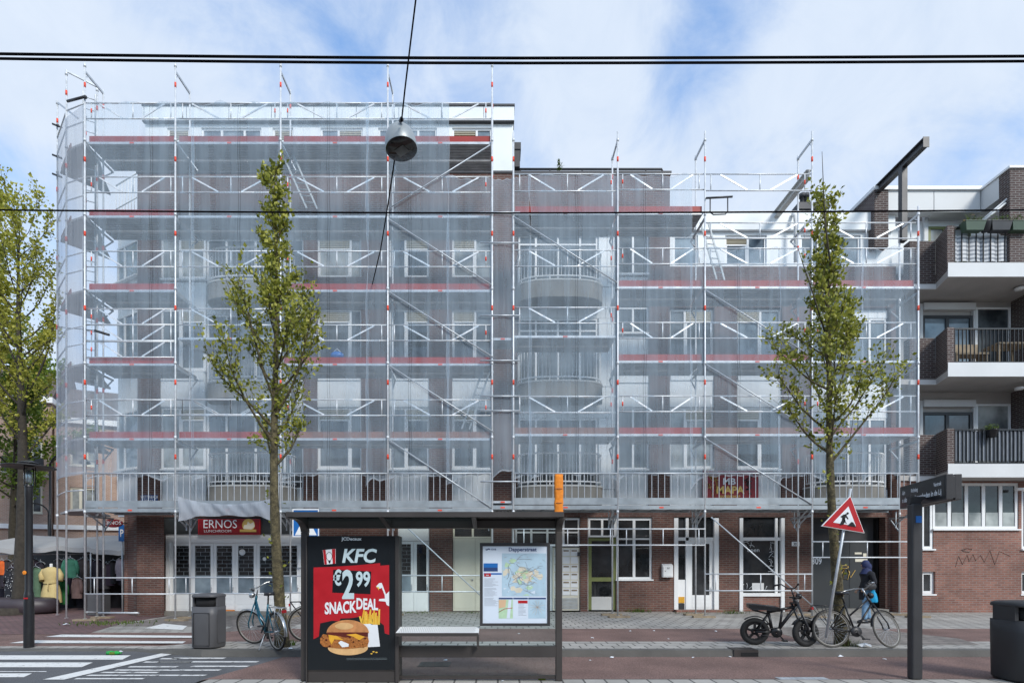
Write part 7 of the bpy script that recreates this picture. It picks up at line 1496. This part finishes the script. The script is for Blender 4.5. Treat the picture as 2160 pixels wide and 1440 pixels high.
c = gp(1143, 1432, .012); b = MB(); b.lathe([(0, -.05), (.02, -.05), (.024, 0), (.02, .05), (0, .05)], c + Vector((0, 0, .012)), 8, 0, Matrix.Rotation(R(90), 3, 'Y')); tag(b.build('crumpled_can', M['leaf_l']), 'crumpled yellow green can beside the shelter post', 'litter')
q = random.Random(12)
def scrap(px, py, s, label, grp='white paper scraps on the pavement and road', m='poster_white'):
    c = gp(px, py, 0.0); z = (.125 if 1300 < py < 1369 else .008) if c.x > -5 else .05; c = gp(px, py, z); b = MB(); n = 7; pts = [Vector((c.x + s * q.uniform(.5, 1) * math.cos(k * .9), c.y + s * q.uniform(.5, 1) * math.sin(k * .9), z + q.uniform(.0, .4) * s)) for k in range(n)]
    b.add(pts + [Vector((c.x, c.y, z + s * .5))], [(k, (k + 1) % n, n) for k in range(n)]); tag(b.build('paper_scrap', M[m]), label, 'litter', grp)
scrap(1824, 1364, .16, 'torn white paper beside the moss at the foot of the tree with the roadworks sign'); scrap(1772, 1384, .07, 'white paper ball at the kerb below the dutch bicycle'); scrap(612, 1368, .06, 'small white scrap beside the weeds under the turquoise bicycle'); scrap(140, 1318, .12, 'crumpled white paper at the scaffold foot on the red paving')
for px, py in ((1245, 1392), (1060, 1436), (690, 1436), (1290, 1386), (1462, 1386), (1540, 1385), (1330, 1331), (1380, 1330), (1410, 1347), (1250, 1345), (1330, 1329), (1865, 1390), (2040, 1369), (430, 1374), (255, 1374), (1510, 1331), (1095, 1336), (940, 1392)): scrap(px, py, q.uniform(.025, .05), 'tiny white scrap of litter lying on the red lane or paving', 'tiny white scraps of litter')
# small plant on the roof
o = thing('roof_plant', 'small green weed growing on the roof edge above the round balconies', 'plant', at(1181, 362, 17.9)); b = MB(); q = random.Random(3)
for k in range(40): c = at(1180 + q.gauss(0, 4), 350 + q.uniform(-12, 10), 17.9); a = Vector((q.uniform(-1, 1), q.uniform(-1, 1), q.uniform(-.3, 1))).normalized() * .07; s = a.orthogonal().normalized() * .03; b.add([c - a, c + s, c + a, c - s], [(0, 1, 2, 3)])
b.build('foliage', M['grass'], o); b = MB(); b.tube([at(1181, 366, 17.9), at(1180, 340, 17.9)], .008, 4); b.build('stem', M['bark'], o)

# ------------------------------------------------------------------ houses across the street behind the viewer (seen as reflections in the windows, and shading the street)
OP = thing('brick_house', 'long brick house row facing the scaffold from across the street', 'house', (0, -19, 0)); fo = Fr((42, -19, 0), (-1, 0, 0)); ops = [(u, u + 1.5, z, z + 1.7) for u in [2 + 3.1 * k for k in range(26)] for z in (1.0, 4.3, 7.4)]
w = MB(); wall_grid(w, fo, 0, 84, 0.01, 10.6, ops, .3); fbox(w, fo, 0, 84, .6, 9, 0.01, 10.4); w.build('wall', M['brick_far'], OP)
w = MB(); fbox(w, fo, 0, 84, .2, .25, 0.9, 9.3); w.build('pane', M['glass'], OP); w = MB(); fbox(w, fo, -.1, 84.1, -.2, .5, 10.61, 10.9); w.build('roof_edge', M['white'], OP)
